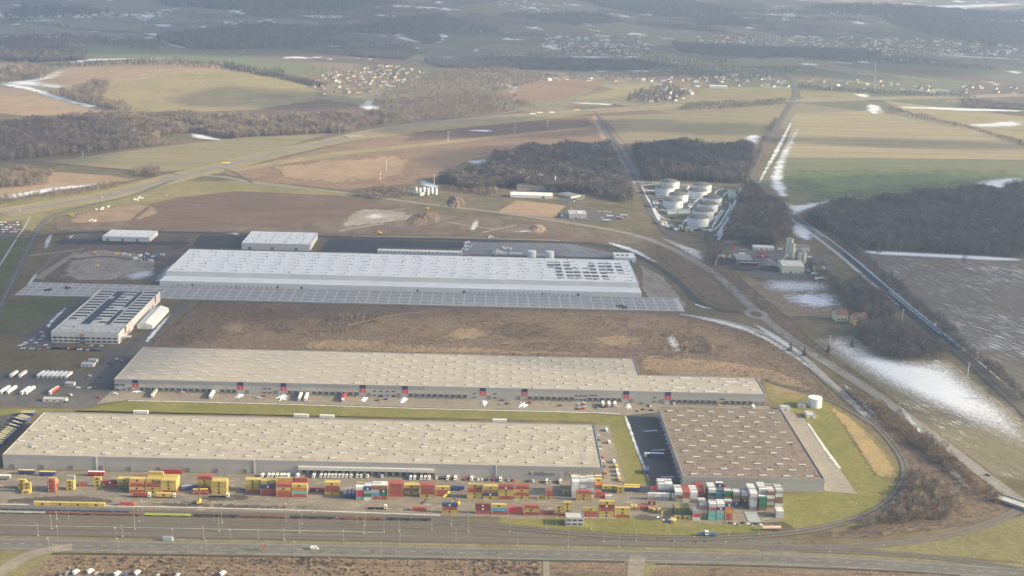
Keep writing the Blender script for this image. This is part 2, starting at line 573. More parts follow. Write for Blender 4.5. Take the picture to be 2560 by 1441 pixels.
fields = [
 ('green_field', GREEN, [(40, 120), (180, 108), (330, 108), (480, 128), (640, 140), (760, 160), (860, 195), (700, 185), (540, 160), (330, 150), (215, 150), (120, 135)]),
 ('stubble_field', TANF, [(60, 205), (200, 160), (330, 152), (520, 160), (700, 190), (500, 178), (380, 195), (290, 212), (240, 240), (130, 215)]),
 ('hill_pasture', HILLG, [(235, 242), (300, 208), (400, 188), (520, 174), (700, 192), (790, 225), (785, 255), (640, 275), (420, 284), (330, 277), (255, 255)]),
 ('stubble_field', TANF, [(0, 222), (60, 222), (180, 258), (310, 282), (190, 289), (60, 290), (0, 285)]),
 ('ploughed_field', DARKB, [(620, 277), (800, 250), (890, 262), (925, 277), (860, 292), (640, 297)]),
 ('ploughed_field', BROWN, [(1300, 205), (1420, 195), (1520, 203), (1480, 225), (1430, 245), (1330, 252), (1240, 242)]),
 ('meadow', HILLG, [(1500, 215), (1610, 212), (1640, 222), (1580, 240), (1490, 250), (1440, 246), (1540, 225)]),
 ('meadow', GREEN2, [(1720, 230), (1800, 218), (1980, 222), (1978, 246), (1900, 256), (1730, 259)]),
 ('meadow', GREEN2, [(1998, 225), (2170, 232), (2180, 250), (2004, 253)]),
 ('tilled_field', STRIPED2, [(1500, 292), (1960, 275), (1930, 330), (1895, 366), (1700, 366), (1560, 360), (1525, 310)]),
 ('stubble_field', STRIPED, [(1988, 285), (2230, 275), (2420, 322), (2560, 367), (2560, 402), (1950, 395), (1972, 340)]),
 ('green_field', GREEN, [(1950, 395), (2560, 402), (2560, 470), (2300, 490), (2180, 505), (2030, 520), (1975, 500), (1905, 455), (1925, 420)]),
 ('stubble_field', HILLG, [(2210, 252), (2560, 292), (2560, 352), (2440, 320), (2330, 295), (2240, 273)]),
 ('ploughed_field', BROWN, [(560, 435), (700, 398), (900, 352), (1100, 330), (1478, 292), (1530, 355), (1400, 366), (1250, 380), (1160, 405), (1110, 435), (1080, 455), (870, 475), (640, 450)]),
 ('tilled_field', STRIPED2, [(90, 408), (380, 370), (640, 342), (820, 335), (700, 372), (560, 412), (420, 430), (260, 420)]),
 ('stubble_field', TANF, [(0, 470), (130, 430), (280, 440), (340, 450), (180, 472), (0, 498)]),
 ('meadow', GREEN2, [(0, 505), (180, 478), (340, 455), (640, 452), (860, 482), (870, 492), (600, 480), (440, 496), (300, 525), (140, 540), (90, 580), (0, 560)]),
 ('ploughed_field', DARKB, [(300, 545), (440, 495), (590, 478), (860, 490), (1010, 520), (870, 548), (700, 567), (420, 574), (330, 570)]),
 ('furrowed_field', earth('furrows_with_snow', (.14, .12, .10), (.17, .145, .12), 200, stripes=(math.radians(-62), 7, (.20, .17, .14), .5), snow=(.33, math.radians(-62), 1.9, 16)), [(2150, 625), (2560, 645), (2560, 1050), (2440, 935), (2300, 800)]),
 ('furrowed_field', earth('olive_furrows', (.20, .175, .115), (.165, .15, .095), 160, stripes=(math.radians(-62), 6, (.23, .195, .13), .5), snow=(.26, math.radians(-62), 1.8, 12)), [(2030, 852), (2130, 838), (2190, 890), (2280, 905), (2370, 900), (2560, 1055), (2560, 1200), (2490, 1190), (2150, 935)]),
]
for n, m_, p_ in fields:
    sheet(n, p_, m_, 1)
# strips and bands inside the fields
sheet('green_field', [(1960, 420), (2560, 425), (2560, 462), (2300, 485), (2180, 500), (2040, 512), (1985, 490), (1930, 450)], earth('bright_wheat', (.115, .175, .07), (.135, .18, .08), 200, stripes=(0.1, 14, (.15, .165, .09), .5), feather=(60, .7)), 2, feather=120)
sheet('grass_strip', [(560, 425), (840, 380), (1200, 345), (1480, 318), (1480, 322), (1200, 352), (860, 388), (570, 432)], HILLG, 2)
sheet('ploughed_field', [(1040, 330), (1470, 296), (1480, 316), (1190, 344), (1010, 356)], DARKB, 2)
sheet('field_strip', [(1480, 292), (1497, 290), (1560, 362), (1510, 362)], TANF, 2)
sheet('verge', [(540, 436), (680, 396), (860, 356), (1120, 325), (1400, 296), (1470, 290), (1400, 290), (1100, 314), (850, 346), (680, 380), (540, 424)], HILLG, 2)
sheet('stubble_field', [(660, 410), (940, 385), (1070, 398), (1050, 445), (880, 466), (650, 445)], earth('soft_stubble', TAN[0], TAN[1], 120, stripes=(-.35, 9, (.34, .245, .15), .4), feather=(45, .5), aniso=2), 2, feather=70)

sheet('meadow', [(0, 750), (190, 745), (120, 822), (0, 832)], DULL, 1)
sheet('meadow', [(0, 590), (55, 560), (60, 600), (40, 690), (0, 740)], DULL, 1)
sheet('meadow', [(0, 842), (70, 832), (45, 872), (275, 882), (235, 925), (0, 925)], earth('brown_meadow', (.12, .105, .055), (.15, .12, .07), 50, c3=(.10, .10, .045)), 1)
# the park: heath between the halls, lawns, earth of the building sites
sheet('heath', [(360, 872), (440, 800), (500, 752), (1700, 782), (1760, 800), (1900, 828), (2030, 925), (2150, 1065), (2060, 1000), (1900, 955), (1600, 950), (1575, 905), (370, 878)], HEATH, 1, feather=8)
sheet('heath', [(1590, 880), (1700, 890), (1860, 905), (1990, 935), (2070, 995), (1905, 955), (1600, 945)], HEATHL, 2, feather=14, rounded=2)
sheet('heath', [(700, 880), (760, 850), (900, 845), (1050, 862), (1500, 878), (1560, 895)], HEATHL, 2, feather=16, rounded=2)
sheet('heath', [(2050, 940), (2180, 985), (2330, 1100), (2560, 1275), (2560, 1290), (2400, 1320), (2150, 1350), (2030, 1345), (2200, 1300), (2270, 1220), (2260, 1150), (2180, 1060)], HEATH, 1, feather=6)
sheet('lawn', [(1905, 952), (2000, 975), (2100, 1018), (2190, 1100), (2248, 1175), (2250, 1225), (2215, 1275), (2120, 1320), (2000, 1330), (1950, 1300), (1935, 1240), (2070, 1225), (1960, 1020), (1925, 1000)], LAWN, 2)
sheet('dry_grass', [(2060, 1010), (2115, 1030), (2185, 1098), (2245, 1172), (2248, 1208), (2195, 1204), (2140, 1115), (2095, 1050)], earth('dry_grass_edge', (.40, .285, .13), (.32, .24, .115), 20, c3=(.26, .21, .095), feather=(9, .5)), 3, feather=5, rounded=1)
sheet('ditch', [(2090, 1040), (2115, 1065), (2195, 1190), (2185, 1195), (2110, 1080)], earth('ditch_scrub', (.12, .085, .055), (.16, .12, .07), 8, feather=(4, .3)), 4, feather=5)
sheet('dry_grass', [(1912, 962), (1985, 975), (2015, 985), (2000, 1000), (1935, 995)], LAWN2, 3, rounded=1)
sheet('lawn', [(180, 1030), (320, 1003), (660, 1010), (1450, 1033), (1530, 1040), (1562, 1042), (1625, 1205), (1618, 1222), (1560, 1210), (1490, 1060), (1480, 1055), (100, 1025)], LAWN, 2)
sheet('lawn', [(0, 1024), (100, 1022), (195, 1023), (100, 1035), (0, 1040)], LAWN, 2)
sheet('lawn', [(1525, 1082), (1542, 1080), (1582, 1200), (1560, 1206)], earth('mown_strip', (.20, .185, .065), (.24, .20, .09), 20), 3)
sheet('earth', [(100, 660), (180, 560), (480, 590), (500, 600), (410, 690), (420, 705), (80, 702), (60, 700)], DIRT, 1, feather=10)
sheet('earth', [(130, 545), (300, 510), (600, 560), (1000, 525), (1400, 560), (1640, 592), (1680, 620), (1560, 610), (1400, 598), (900, 588), (500, 580), (130, 578)], DIRT, 1, feather=14)
sheet('mud', [(170, 640), (250, 620), (390, 640), (400, 680), (290, 705), (150, 702)], DIRTP, 2, feather=12, rounded=2)
sheet('mud', [(880, 520), (1000, 525), (1060, 545), (960, 560), (860, 570), (820, 590), (850, 560)], DIRTP, 2, feather=18, rounded=2)
sheet('mud', [(210, 525), (360, 505), (420, 530), (330, 560), (230, 560), (150, 560)], earth('lit_site_earth', (.30, .22, .15), (.24, .17, .115), 30, feather=(12, .2), c3=(.36, .29, .21)), 2, feather=16, rounded=2)  # lighter copy of the site earth, sunlight put into the colour
sheet('mud', [(1600, 660), (1660, 690), (1720, 760), (1720, 775), (1620, 750), (1600, 720)], DIRTP, 2, feather=8)
strip('cleared_strip', [(1500, 300), (1548, 375), (1580, 430), (1612, 490)], 26, earth('cleared_ground', (.20, .185, .155), (.16, .145, .12), 20, c3=(.42, .42, .42)), 3)
sheet('stubble_field', [(1245, 530), (1290, 502), (1330, 505), (1415, 515), (1380, 545), (1350, 543)], TANF, 2)
sheet('allotment', [(1180, 520), (1210, 497), (1260, 500), (1235, 523)], earth('beds', (.10, .09, .06), (.14, .12, .08), 10, stripes=(0.5, 6, (.2, .17, .11), .8)), 2)
sheet('heath', [(1790, 700), (1880, 690), (1960, 720), (2100, 770), (2090, 800), (1900, 790), (1830, 730)], HEATHL, 1, feather=16)
sheet('bank', [(1700, 610), (1800, 640), (1860, 700), (1980, 800), (2030, 850), (2150, 935), (2130, 935), (1960, 830), (1840, 730), (1700, 630)], HEATH, 1, feather=6)
sheet('heath', [(1640, 610), (1760, 660), (1850, 760), (1840, 770), (1760, 750), (1700, 690), (1640, 640)], HEATH, 2, feather=8)
for p_, w_, m_ in (([(930, 838), (1000, 838), (1080, 846), (1150, 856)], 2.5, 'dark_ploughed_earth'), ([(870, 815), (930, 800), (1000, 785), (1060, 780)], 3.0, 'pale_heath_track'), ([(500, 790), (640, 800), (760, 822), (880, 816)], 2.5, 'dark_ploughed_earth'), ([(1250, 860), (1400, 850), (1560, 862)], 2.5, 'pale_heath_track'), ([(600, 860), (660, 830), (700, 780)], 2.5, 'dark_ploughed_earth')):
    if m_ not in MATS: earth('pale_heath_track', (.30, .235, .165), (.24, .185, .13), 10)
    strip('heath_track', p_, w_, MATS[m_], 4)
for p_ in ([(640, 815), (720, 805), (760, 830), (690, 845)], [(760, 800), (960, 780), (980, 800), (800, 850)], [(1250, 800), (1400, 810), (1350, 850), (1220, 840)], [(1650, 830), (1780, 840), (1800, 890), (1680, 880)]):
    sheet('heath_patch', p_, earth('dark_heath', (.095, .075, .06), (.125, .095, .072), 14, feather=(14, .5), fine=.9), 3, feather=22, rounded=2)
for p_ in ([(520, 800), (640, 790), (660, 830), (540, 850)], [(1080, 820), (1220, 810), (1260, 850), (1100, 865)], [(1450, 830), (1600, 830), (1640, 870), (1480, 880)]):
    sheet('heath_patch', p_, HEATHL, 3, feather=30, rounded=2)
for p_, w_, m_ in (([(930, 574), (1050, 572), (1160, 580)], 26, 'dark_ploughed_earth'), ([(1230, 587), (1360, 590), (1500, 602)], 22, 'dark_ploughed_earth'), ([(1205, 582), (1250, 572), (1290, 563)], 7, 'pale_track'), ([(850, 578), (900, 568), (960, 560)], 9, 'pale_track'), ([(70, 640), (140, 632), (210, 624)], 8, 'pale_track'), ([(95, 698), (140, 665), (195, 632)], 11, 'pale_track'),
                   ([(330, 552), (350, 535), (372, 518)], 7, 'dark_ploughed_earth'), ([(130, 570), (260, 556), (340, 553)], 6, 'dark_ploughed_earth'), ([(870, 548), (930, 535), (1010, 522)], 6, 'pale_track'), ([(1000, 548), (1120, 556), (1240, 575)], 7, 'pale_track'), ([(1080, 562), (1150, 546), (1200, 540)], 9, 'dark_ploughed_earth'), ([(880, 592), (1100, 594), (1400, 602)], 8, 'pale_track'), ([(1600, 665), (1640, 690), (1690, 742)], 6, 'pale_track'), ([(1605, 700), (1640, 735), (1690, 745)], 4, 'pale_track'), ([(150, 690), (260, 685), (380, 660)], 7, 'pale_track'), ([(180, 650), (260, 640), (330, 650)], 8, 'dark_ploughed_earth'), ([(1830, 735), (1900, 745), (1980, 770)], 4, 'pale_track')):
    if m_ not in MATS: earth('pale_track', (.30, .26, .21), (.24, .205, .165), 12, fine=.6)
    strip('site_track', p_, w_, MATS[m_], 4)
for p_ in ([(1170, 580), (1180, 555), (1200, 548), (1195, 575)], [(1260, 580), (1330, 576), (1330, 582)], [(900, 540), (950, 530), (980, 545), (920, 552)], [(560, 585), (600, 582), (600, 590)]):
    sheet('snow_patch', p_, SNOWT, 9, feather=20, kind='stuff', rounded=1)
# foreground strips
sheet('verge', [(0, 1341), (640, 1351), (1280, 1362), (1900, 1372), (2560, 1410), (2560, 1441), (1900, 1441), (0, 1441)], earth('roadside_grass', (.195, .175, .08), (.235, .205, .10), 30, c3=(.15, .14, .06)), 1)
sheet('scrub_strip', [(150, 1388), (640, 1394), (1280, 1402), (1560, 1408), (1580, 1441), (60, 1441), (100, 1410)], earth('reed_strip', (.25, .185, .125), (.20, .148, .105), 14, c3=(.30, .23, .15), fine=.9, stripes=(.012, 5, (.13, .10, .075), .75), aniso=.3), 2)
sheet('scrub_strip', [(1640, 1416), (1900, 1420), (2300, 1430), (2560, 1450), (1620, 1450)], MATS['reed_strip'], 2)
sheet('lawn', [(2090, 1368), (2240, 1358), (2400, 1335), (2560, 1290), (2560, 1408), (2300, 1385)], earth('olive_lawn', (.185, .17, .075), (.215, .19, .09), 60), 2)  # plain olive grass colour of the lower verge
sheet('lawn', [(1120, 1302), (1330, 1296), (1600, 1290), (1940, 1315), (1930, 1330), (1700, 1340), (1500, 1332), (1300, 1318)], LAWN, 3)

# ------------------------------------------------------------------ hard surfaces
ASPH = earth('asphalt', (.105, .10, .097), (.135, .128, .12), 60, fine=.3, rough=.85)
ASPHD = earth('fresh_asphalt', (.05, .052, .058), (.066, .068, .074), 40, fine=.3, rough=.7)
ASPHL = earth('worn_asphalt', (.285, .25, .195), (.24, .21, .17), 50, fine=.25, c3=(.19, .17, .14))
CONC = earth('concrete', (.40, .385, .36), (.33, .32, .30), 16, fine=.25)
YARD = earth('yard_gravel', (.20, .175, .14), (.26, .225, .18), 30, fine=.3, c3=(.38, .34, .28), aniso=.35)
BALL = earth('ballast', (.155, .14, .115), (.18, .16, .13), 40, fine=.22, aniso=.06, stripes=(.0, 4.2, (.10, .09, .076), .7))
PAINT = plain('road_paint', (.55, .55, .52), .8, .2, .4)
RAILM = plain('rail_steel', (.20, .17, .15), .5, .1, .5, metal=.3)
SLEEP = plain('sleepers', (.145, .125, .10), .9, .2, .6)

sheet('truck_yard', [(180, 1018), (230, 960), (290, 968), (1920, 1016), (1990, 1060), (1655, 1030), (1560, 1040), (1450, 1031), (660, 1008), (320, 1001)], ASPHL, 3)
sheet('access_road', [(140, 1022), (230, 1020), (285, 975), (295, 945), (360, 868), (480, 755), (455, 752), (410, 800), (330, 850), (310, 868), (60, 870), (55, 845), (185, 750), (250, 720), (240, 735), (135, 830), (140, 862), (270, 880), (205, 960)], ASPH, 3)
sheet('truck_park', [(0, 930), (150, 925), (215, 930), (205, 960), (140, 1020), (0, 1015)], ASPH, 3)
sheet('trailer_park', [(0, 1040), (92, 1026), (0, 1118)], earth('trailer_apron', (.085, .085, .088), (.105, .104, .105), 30, fine=.25), 3)
sheet('dark_yard', [(1562, 1040), (1650, 1034), (1712, 1222), (1632, 1218)], earth('truck_apron', (.085, .085, .088), (.105, .104, .105), 30, fine=.25), 4)
sheet('container_yard', [(0, 1176), (1505, 1198), (1560, 1208), (1640, 1216), (1960, 1250), (1955, 1305), (1790, 1312), (1600, 1290), (1300, 1298), (1100, 1292), (0, 1264)], YARD, 3)
sheet('parking', [(1486, 1062), (1522, 1066), (1562, 1205), (1512, 1204)], ASPHL, 4)
sheet('concrete_pad', [(1946, 1021), (1975, 1030), (2008, 1044), (2020, 1060), (2143, 1236), (2062, 1228)], earth('pale_paving', (.335, .30, .25), (.30, .27, .225), 30, fine=.2), 4)
WETS = earth('wet_ground', (.09, .08, .07), (.12, .105, .09), 10, feather=(7, .3), aniso=3)
for p_ in ([(20, 1245), (220, 1235), (330, 1262), (0, 1262)], [(380, 1255), (640, 1262), (900, 1270), (600, 1275), (370, 1265)], [(480, 1240), (620, 1235), (640, 1250), (520, 1258)], [(1560, 1290), (1640, 1285), (1700, 1300), (1600, 1305)]):
    sheet('puddle', p_, WETS, 5, feather=6, rounded=2)
sheet('black_yard', [(478, 620), (500, 588), (632, 590), (603, 620)], ASPHD, 3)
sheet('black_yard', [(800, 628), (822, 598), (1158, 606), (1158, 622), (944, 618), (942, 632)], ASPHD, 3)
sheet('concrete_yard', [(1158, 606), (1420, 610), (1540, 634), (1540, 645), (1160, 636)], earth('grey_concrete', (.27, .27, .265), (.225, .225, .225), 40, c3=(.17, .17, .175), aniso=3), 3)
sheet('ring_road', [(130, 610), (200, 612), (470, 614), (480, 605), (440, 606), (200, 598), (150, 600)], ASPHD, 4, rounded=1)
sheet('plant_yard', [(1795, 640), (1850, 615), (2000, 625), (2085, 650), (2080, 690), (1960, 705), (1880, 690), (1800, 660)], earth('plant_ground', (.11, .108, .105), (.15, .145, .14), 16, c3=(.21, .20, .19)), 2)
sheet('rail_yard', [(0, 1264), (1100, 1292), (1300, 1304), (1500, 1334), (1700, 1348), (1960, 1345), (2050, 1372), (1900, 1374), (1280, 1362), (640, 1351), (0, 1341)], BALL, 2)
for p_ in ([(0, 1330), (640, 1340), (1280, 1352), (1280, 1358), (640, 1347), (0, 1338)], [(640, 1330), (1280, 1345), (1500, 1350), (1280, 1352), (640, 1338)], [(1450, 1352), (1960, 1362), (2040, 1366), (1700, 1360)], [(1300, 1330), (1480, 1342), (1640, 1350), (1400, 1346)]):
    sheet('grass_strip', p_, earth('track_grass', (.185, .165, .07), (.22, .185, .09), 14, feather=(6, .3), aniso=5), 3, feather=4)

# roads
def road(name, pts, width, mat=None, lay=6, lines=True, dash=False):
    strip(name, pts, width, mat or ASPH, lay)
    if lines:
        strip('road_marking', pts, 0.2, PAINT, lay + 1)
hw = [(0, 535), (128, 513), (255, 493), (319, 477), (453, 440), (527, 425), (690, 383), (860, 349), (980, 322), (1150, 303), (1350, 288), (1600, 272), (1800, 262), (2000, 253), (2200, 248), (2560, 238)]
strip('verge', hw, 70, HILLG, 3)
strip('motorway', hw, 26, earth('motorway_surface', (.27, .25, .23), (.23, .215, .20), 90, fine=.2), 6)
strip('median', hw, 4.0, GREEN2, 7)
r2 = [(2600, 1300), (2554, 1258), (2504, 1222), (2340, 1095), (2190, 985), (2060, 905), (1950, 830), (1870, 762), (1800, 692), (1700, 630), (1600, 590), (1500, 570), (1400, 554), (1250, 532), (1130, 518), (1000, 503), (860, 482), (739, 470), (631, 458), (551, 440), (460, 440)]
strip('shoulder', r2, 15, LAWN2, 5)
road('country_road', r2, 12, earth('country_asphalt', (.225, .215, .20), (.26, .25, .23), 60, fine=.3))
road('country_road', [(460, 440), (420, 433), (300, 424), (180, 413), (60, 404), (-10, 402)], 9)
road('country_road', [(-10, 790), (10, 749), (44, 678), (84, 591), (111, 550), (141, 534), (235, 510), (330, 492), (460, 440)], 9, ASPH)
bot = [(-10, 1360), (250, 1366), (640, 1373), (1280, 1386), (1600, 1391), (1920, 1398), (2200, 1412), (2580, 1438)]
strip('shoulder', bot, 21, earth('shoulder', (.21, .19, .14), (.17, .15, .11), 12), 5)
strip('main_road', bot, 15, earth('main_road_surface', (.175, .165, .148), (.15, .142, .128), 40, fine=.25, aniso=.2), 6)
bw = chaikin_open([G(*p)[:2] for p in bot], 3)
_t = np.gradient(bw, axis=0); _t /= np.linalg.norm(_t, axis=1)[:, None]
_n = np.stack([-_t[:, 1], _t[:, 0]], 1)
for off in (-6.9, 6.9):
    strip('road_marking', bw + _n * off, 0.2, PAINT, 7, world_pts=True, round_=0)
for off in (.2,):
    seg = np.concatenate([[0], np.cumsum(np.linalg.norm(np.diff(bw, axis=0), axis=1))])
    bb = bw + _n * off
    mbm = MB()
    for s_ in np.arange(5, seg[-1] - 8, 12.0):
        a = np.array([np.interp(s_, seg, bb[:, k]) for k in (0, 1)])
        b_ = np.array([np.interp(s_ + 4.5, seg, bb[:, k]) for k in (0, 1)])
        d_ = (b_ - a) / np.linalg.norm(b_ - a)
        nn = np.array([-d_[1], d_[0]]) * 0.12
        mbm.quad([(*(a - nn), 0), (*(b_ - nn), 0), (*(b_ + nn), 0), (*(a + nn), 0)])
    tag(mbm.build('road_marking', PAINT, None, (0, 0, 0.42)), kind='structure')
road('side_road', [(-20, 1448), (20, 1418), (60, 1393), (110, 1378), (180, 1368)], 11, ASPHL, 6, False)
road('side_road', [(1590, 1450), (1588, 1425), (1592, 1405), (1596, 1392)], 12, ASPHL, 6, False)
road('side_road', [(1366, 1450), (1365, 1420), (1366, 1400)], 5, ASPHL, 6, False)
road('park_road', [(60, 600), (150, 583), (300, 580), (500, 582), (850, 594), (1150, 600), (1421, 606), (1505, 611), (1589, 634), (1656, 675), (1710, 716), (1735, 752), (1800, 779), (1850, 780)], 11, ASPHD, 6, False)
road('park_road', [(60, 835), (0, 832), (-20, 832)], 7, ASPH, 6, False)
road('forest_road', [(1488, 285), (1520, 325), (1545, 370), (1575, 425), (1605, 480), (1630, 540), (1660, 580), (1690, 600)], 8, ASPH, 6, False)
road('country_road', [(1690, 600), (1650, 590), (1600, 585), (1580, 588)], 7, ASPH, 6, False)
road('country_road', [(1470, 513), (1600, 523), (1630, 540)], 6, ASPH, 6, False)
road('country_road', [(1100, 517), (1170, 490), (1240, 490), (1420, 510), (1470, 513)], 6, ASPH, 6, False)
road('country_road', [(1480, 225), (1440, 243), (1380, 262), (1280, 280), (1220, 296)], 9, ASPHL, 6, False)
road('country_road', [(2185, 150), (2190, 185), (2185, 210), (2190, 232)], 8, ASPHL, 6, False)
strip('slip_road', [(560, 424), (590, 432), (630, 458)], 7, ASPH, 6)
# roundabout by the heath
rc = G(1890, 786)
_an = np.linspace(0, 2 * math.pi, 33)
strip('roundabout', [(rc[0] + 11 * math.cos(a), rc[1] + 17 * math.sin(a), 0) for a in _an], 8, earth('pale_asphalt', (.30, .285, .26), (.25, .24, .22), 20), 8, world_pts=True, round_=0)
sheet('traffic_island', [(rc[0] + 7.5 * math.cos(a), rc[1] + 13.5 * math.sin(a)) for a in _an[:-1]], DARKB, 8, world_pts=True)

# railways: bed, sleepers, rails
def railway(pts, width=5.0, tracks=(0,), bed=None, lay=6):
    w = chaikin_open([G(*p)[:2] for p in pts], 3)
    t = np.gradient(w, axis=0); t /= np.linalg.norm(t, axis=1)[:, None] + 1e-9
    nr = np.stack([-t[:, 1], t[:, 0]], 1)
    if width:
        strip('track_bed', w, width, bed or BALL, lay, world_pts=True, round_=0)
    for k in tracks:
        strip('sleepers', w + nr * k, 2.6, SLEEP, lay + 1, world_pts=True, round_=0)
        z = None
        for s in (-0.75, 0.75):
            strip('rail', w + nr * (k + s), 0.16, RAILM, lay + 2, world_pts=True, round_=0)
BALLD = earth('dark_ballast', (.085, .08, .075), (.115, .105, .095), 20, fine=.5)
loop_ = [(1100, 1303), (1300, 1322), (1500, 1340), (1700, 1349), (1920, 1340), (2037, 1325), (2154, 1297), (2230, 1254), (2264, 1200), (2264, 1160), (2240, 1120), (2200, 1073), (2154, 1033), (2107, 990), (2070, 960), (2002, 893), (1935, 849), (1851, 816), (1767, 799), (1700, 789)]
railway(loop_, 9, (-2.2, 2.2), BALLD)
strip('gravel_track', [(2170, 1045), (2120, 995), (2080, 960), (2010, 893), (1942, 847), (1856, 813), (1770, 796), (1700, 786)], 7, earth('pale_ballast', (.33, .325, .315), (.27, .265, .255), 14, fine=.4), 7)
railway([(1905, 948), (1960, 968), (2053, 993), (2133, 1030), (2175, 1062)], 6, (0,), BALLD)
railway([(2560, 1268), (2488, 1307), (2354, 1344), (2220, 1361), (2053, 1371), (1700, 1362), (1280, 1352), (640, 1341), (-10, 1331)], 9, (-2.2, 2.2))
railway([(1900, 1372), (2204, 1382), (2421, 1402), (2580, 1430)], 8, (-2.0, 2.0), BALLD)
main_line = [(2620, 1080), (2489, 960), (2372, 860), (2237, 749), (2103, 631), (1982, 544), (1925, 490), (1893, 462), (1878, 440), (1890, 405), (1930, 335), (1968, 275), (1998, 220), (1975, 200), (1935, 175)]
railway(main_line, 17, (-5.5, -1.2, 3.2), BALLD)
yard_rows = [(1270, 1299), (1276, 1305), (1282, 1311), (1288, 1317), (1294, 1323), (1301, 1328), (1309, 1334), (1321, 1342)]
for a, b_ in yard_rows:
    railway([(-10, a), (640, a + (b_ - a) * .64 - 9 + 3), (1060, b_ - 12 + 4), (1250, b_ - 4)], 0, (0,), None, 5)
strip('platform_edge', [(-10, 1314), (640, 1326), (958, 1333)], .9, CONC, 8)
strip('roadside_shade_strip', [(130, 1385), (640, 1392), (1280, 1402), (1560, 1406)], 2.2, earth('painted_barrier_shadow', (.06, .062, .055), (.08, .08, .07), 6), 8)  # flat dark strip painted for the roadside fence line and its shadow
strip('roadside_shade_strip', [(1640, 1411), (1900, 1416), (2300, 1432), (2400, 1441)], 2.0, MATS['painted_barrier_shadow'], 8)  # the painted shadow line goes on right of the side road
strip('platform_edge', [(640, 1292), (1020, 1299)], 1.0, CONC, 8)

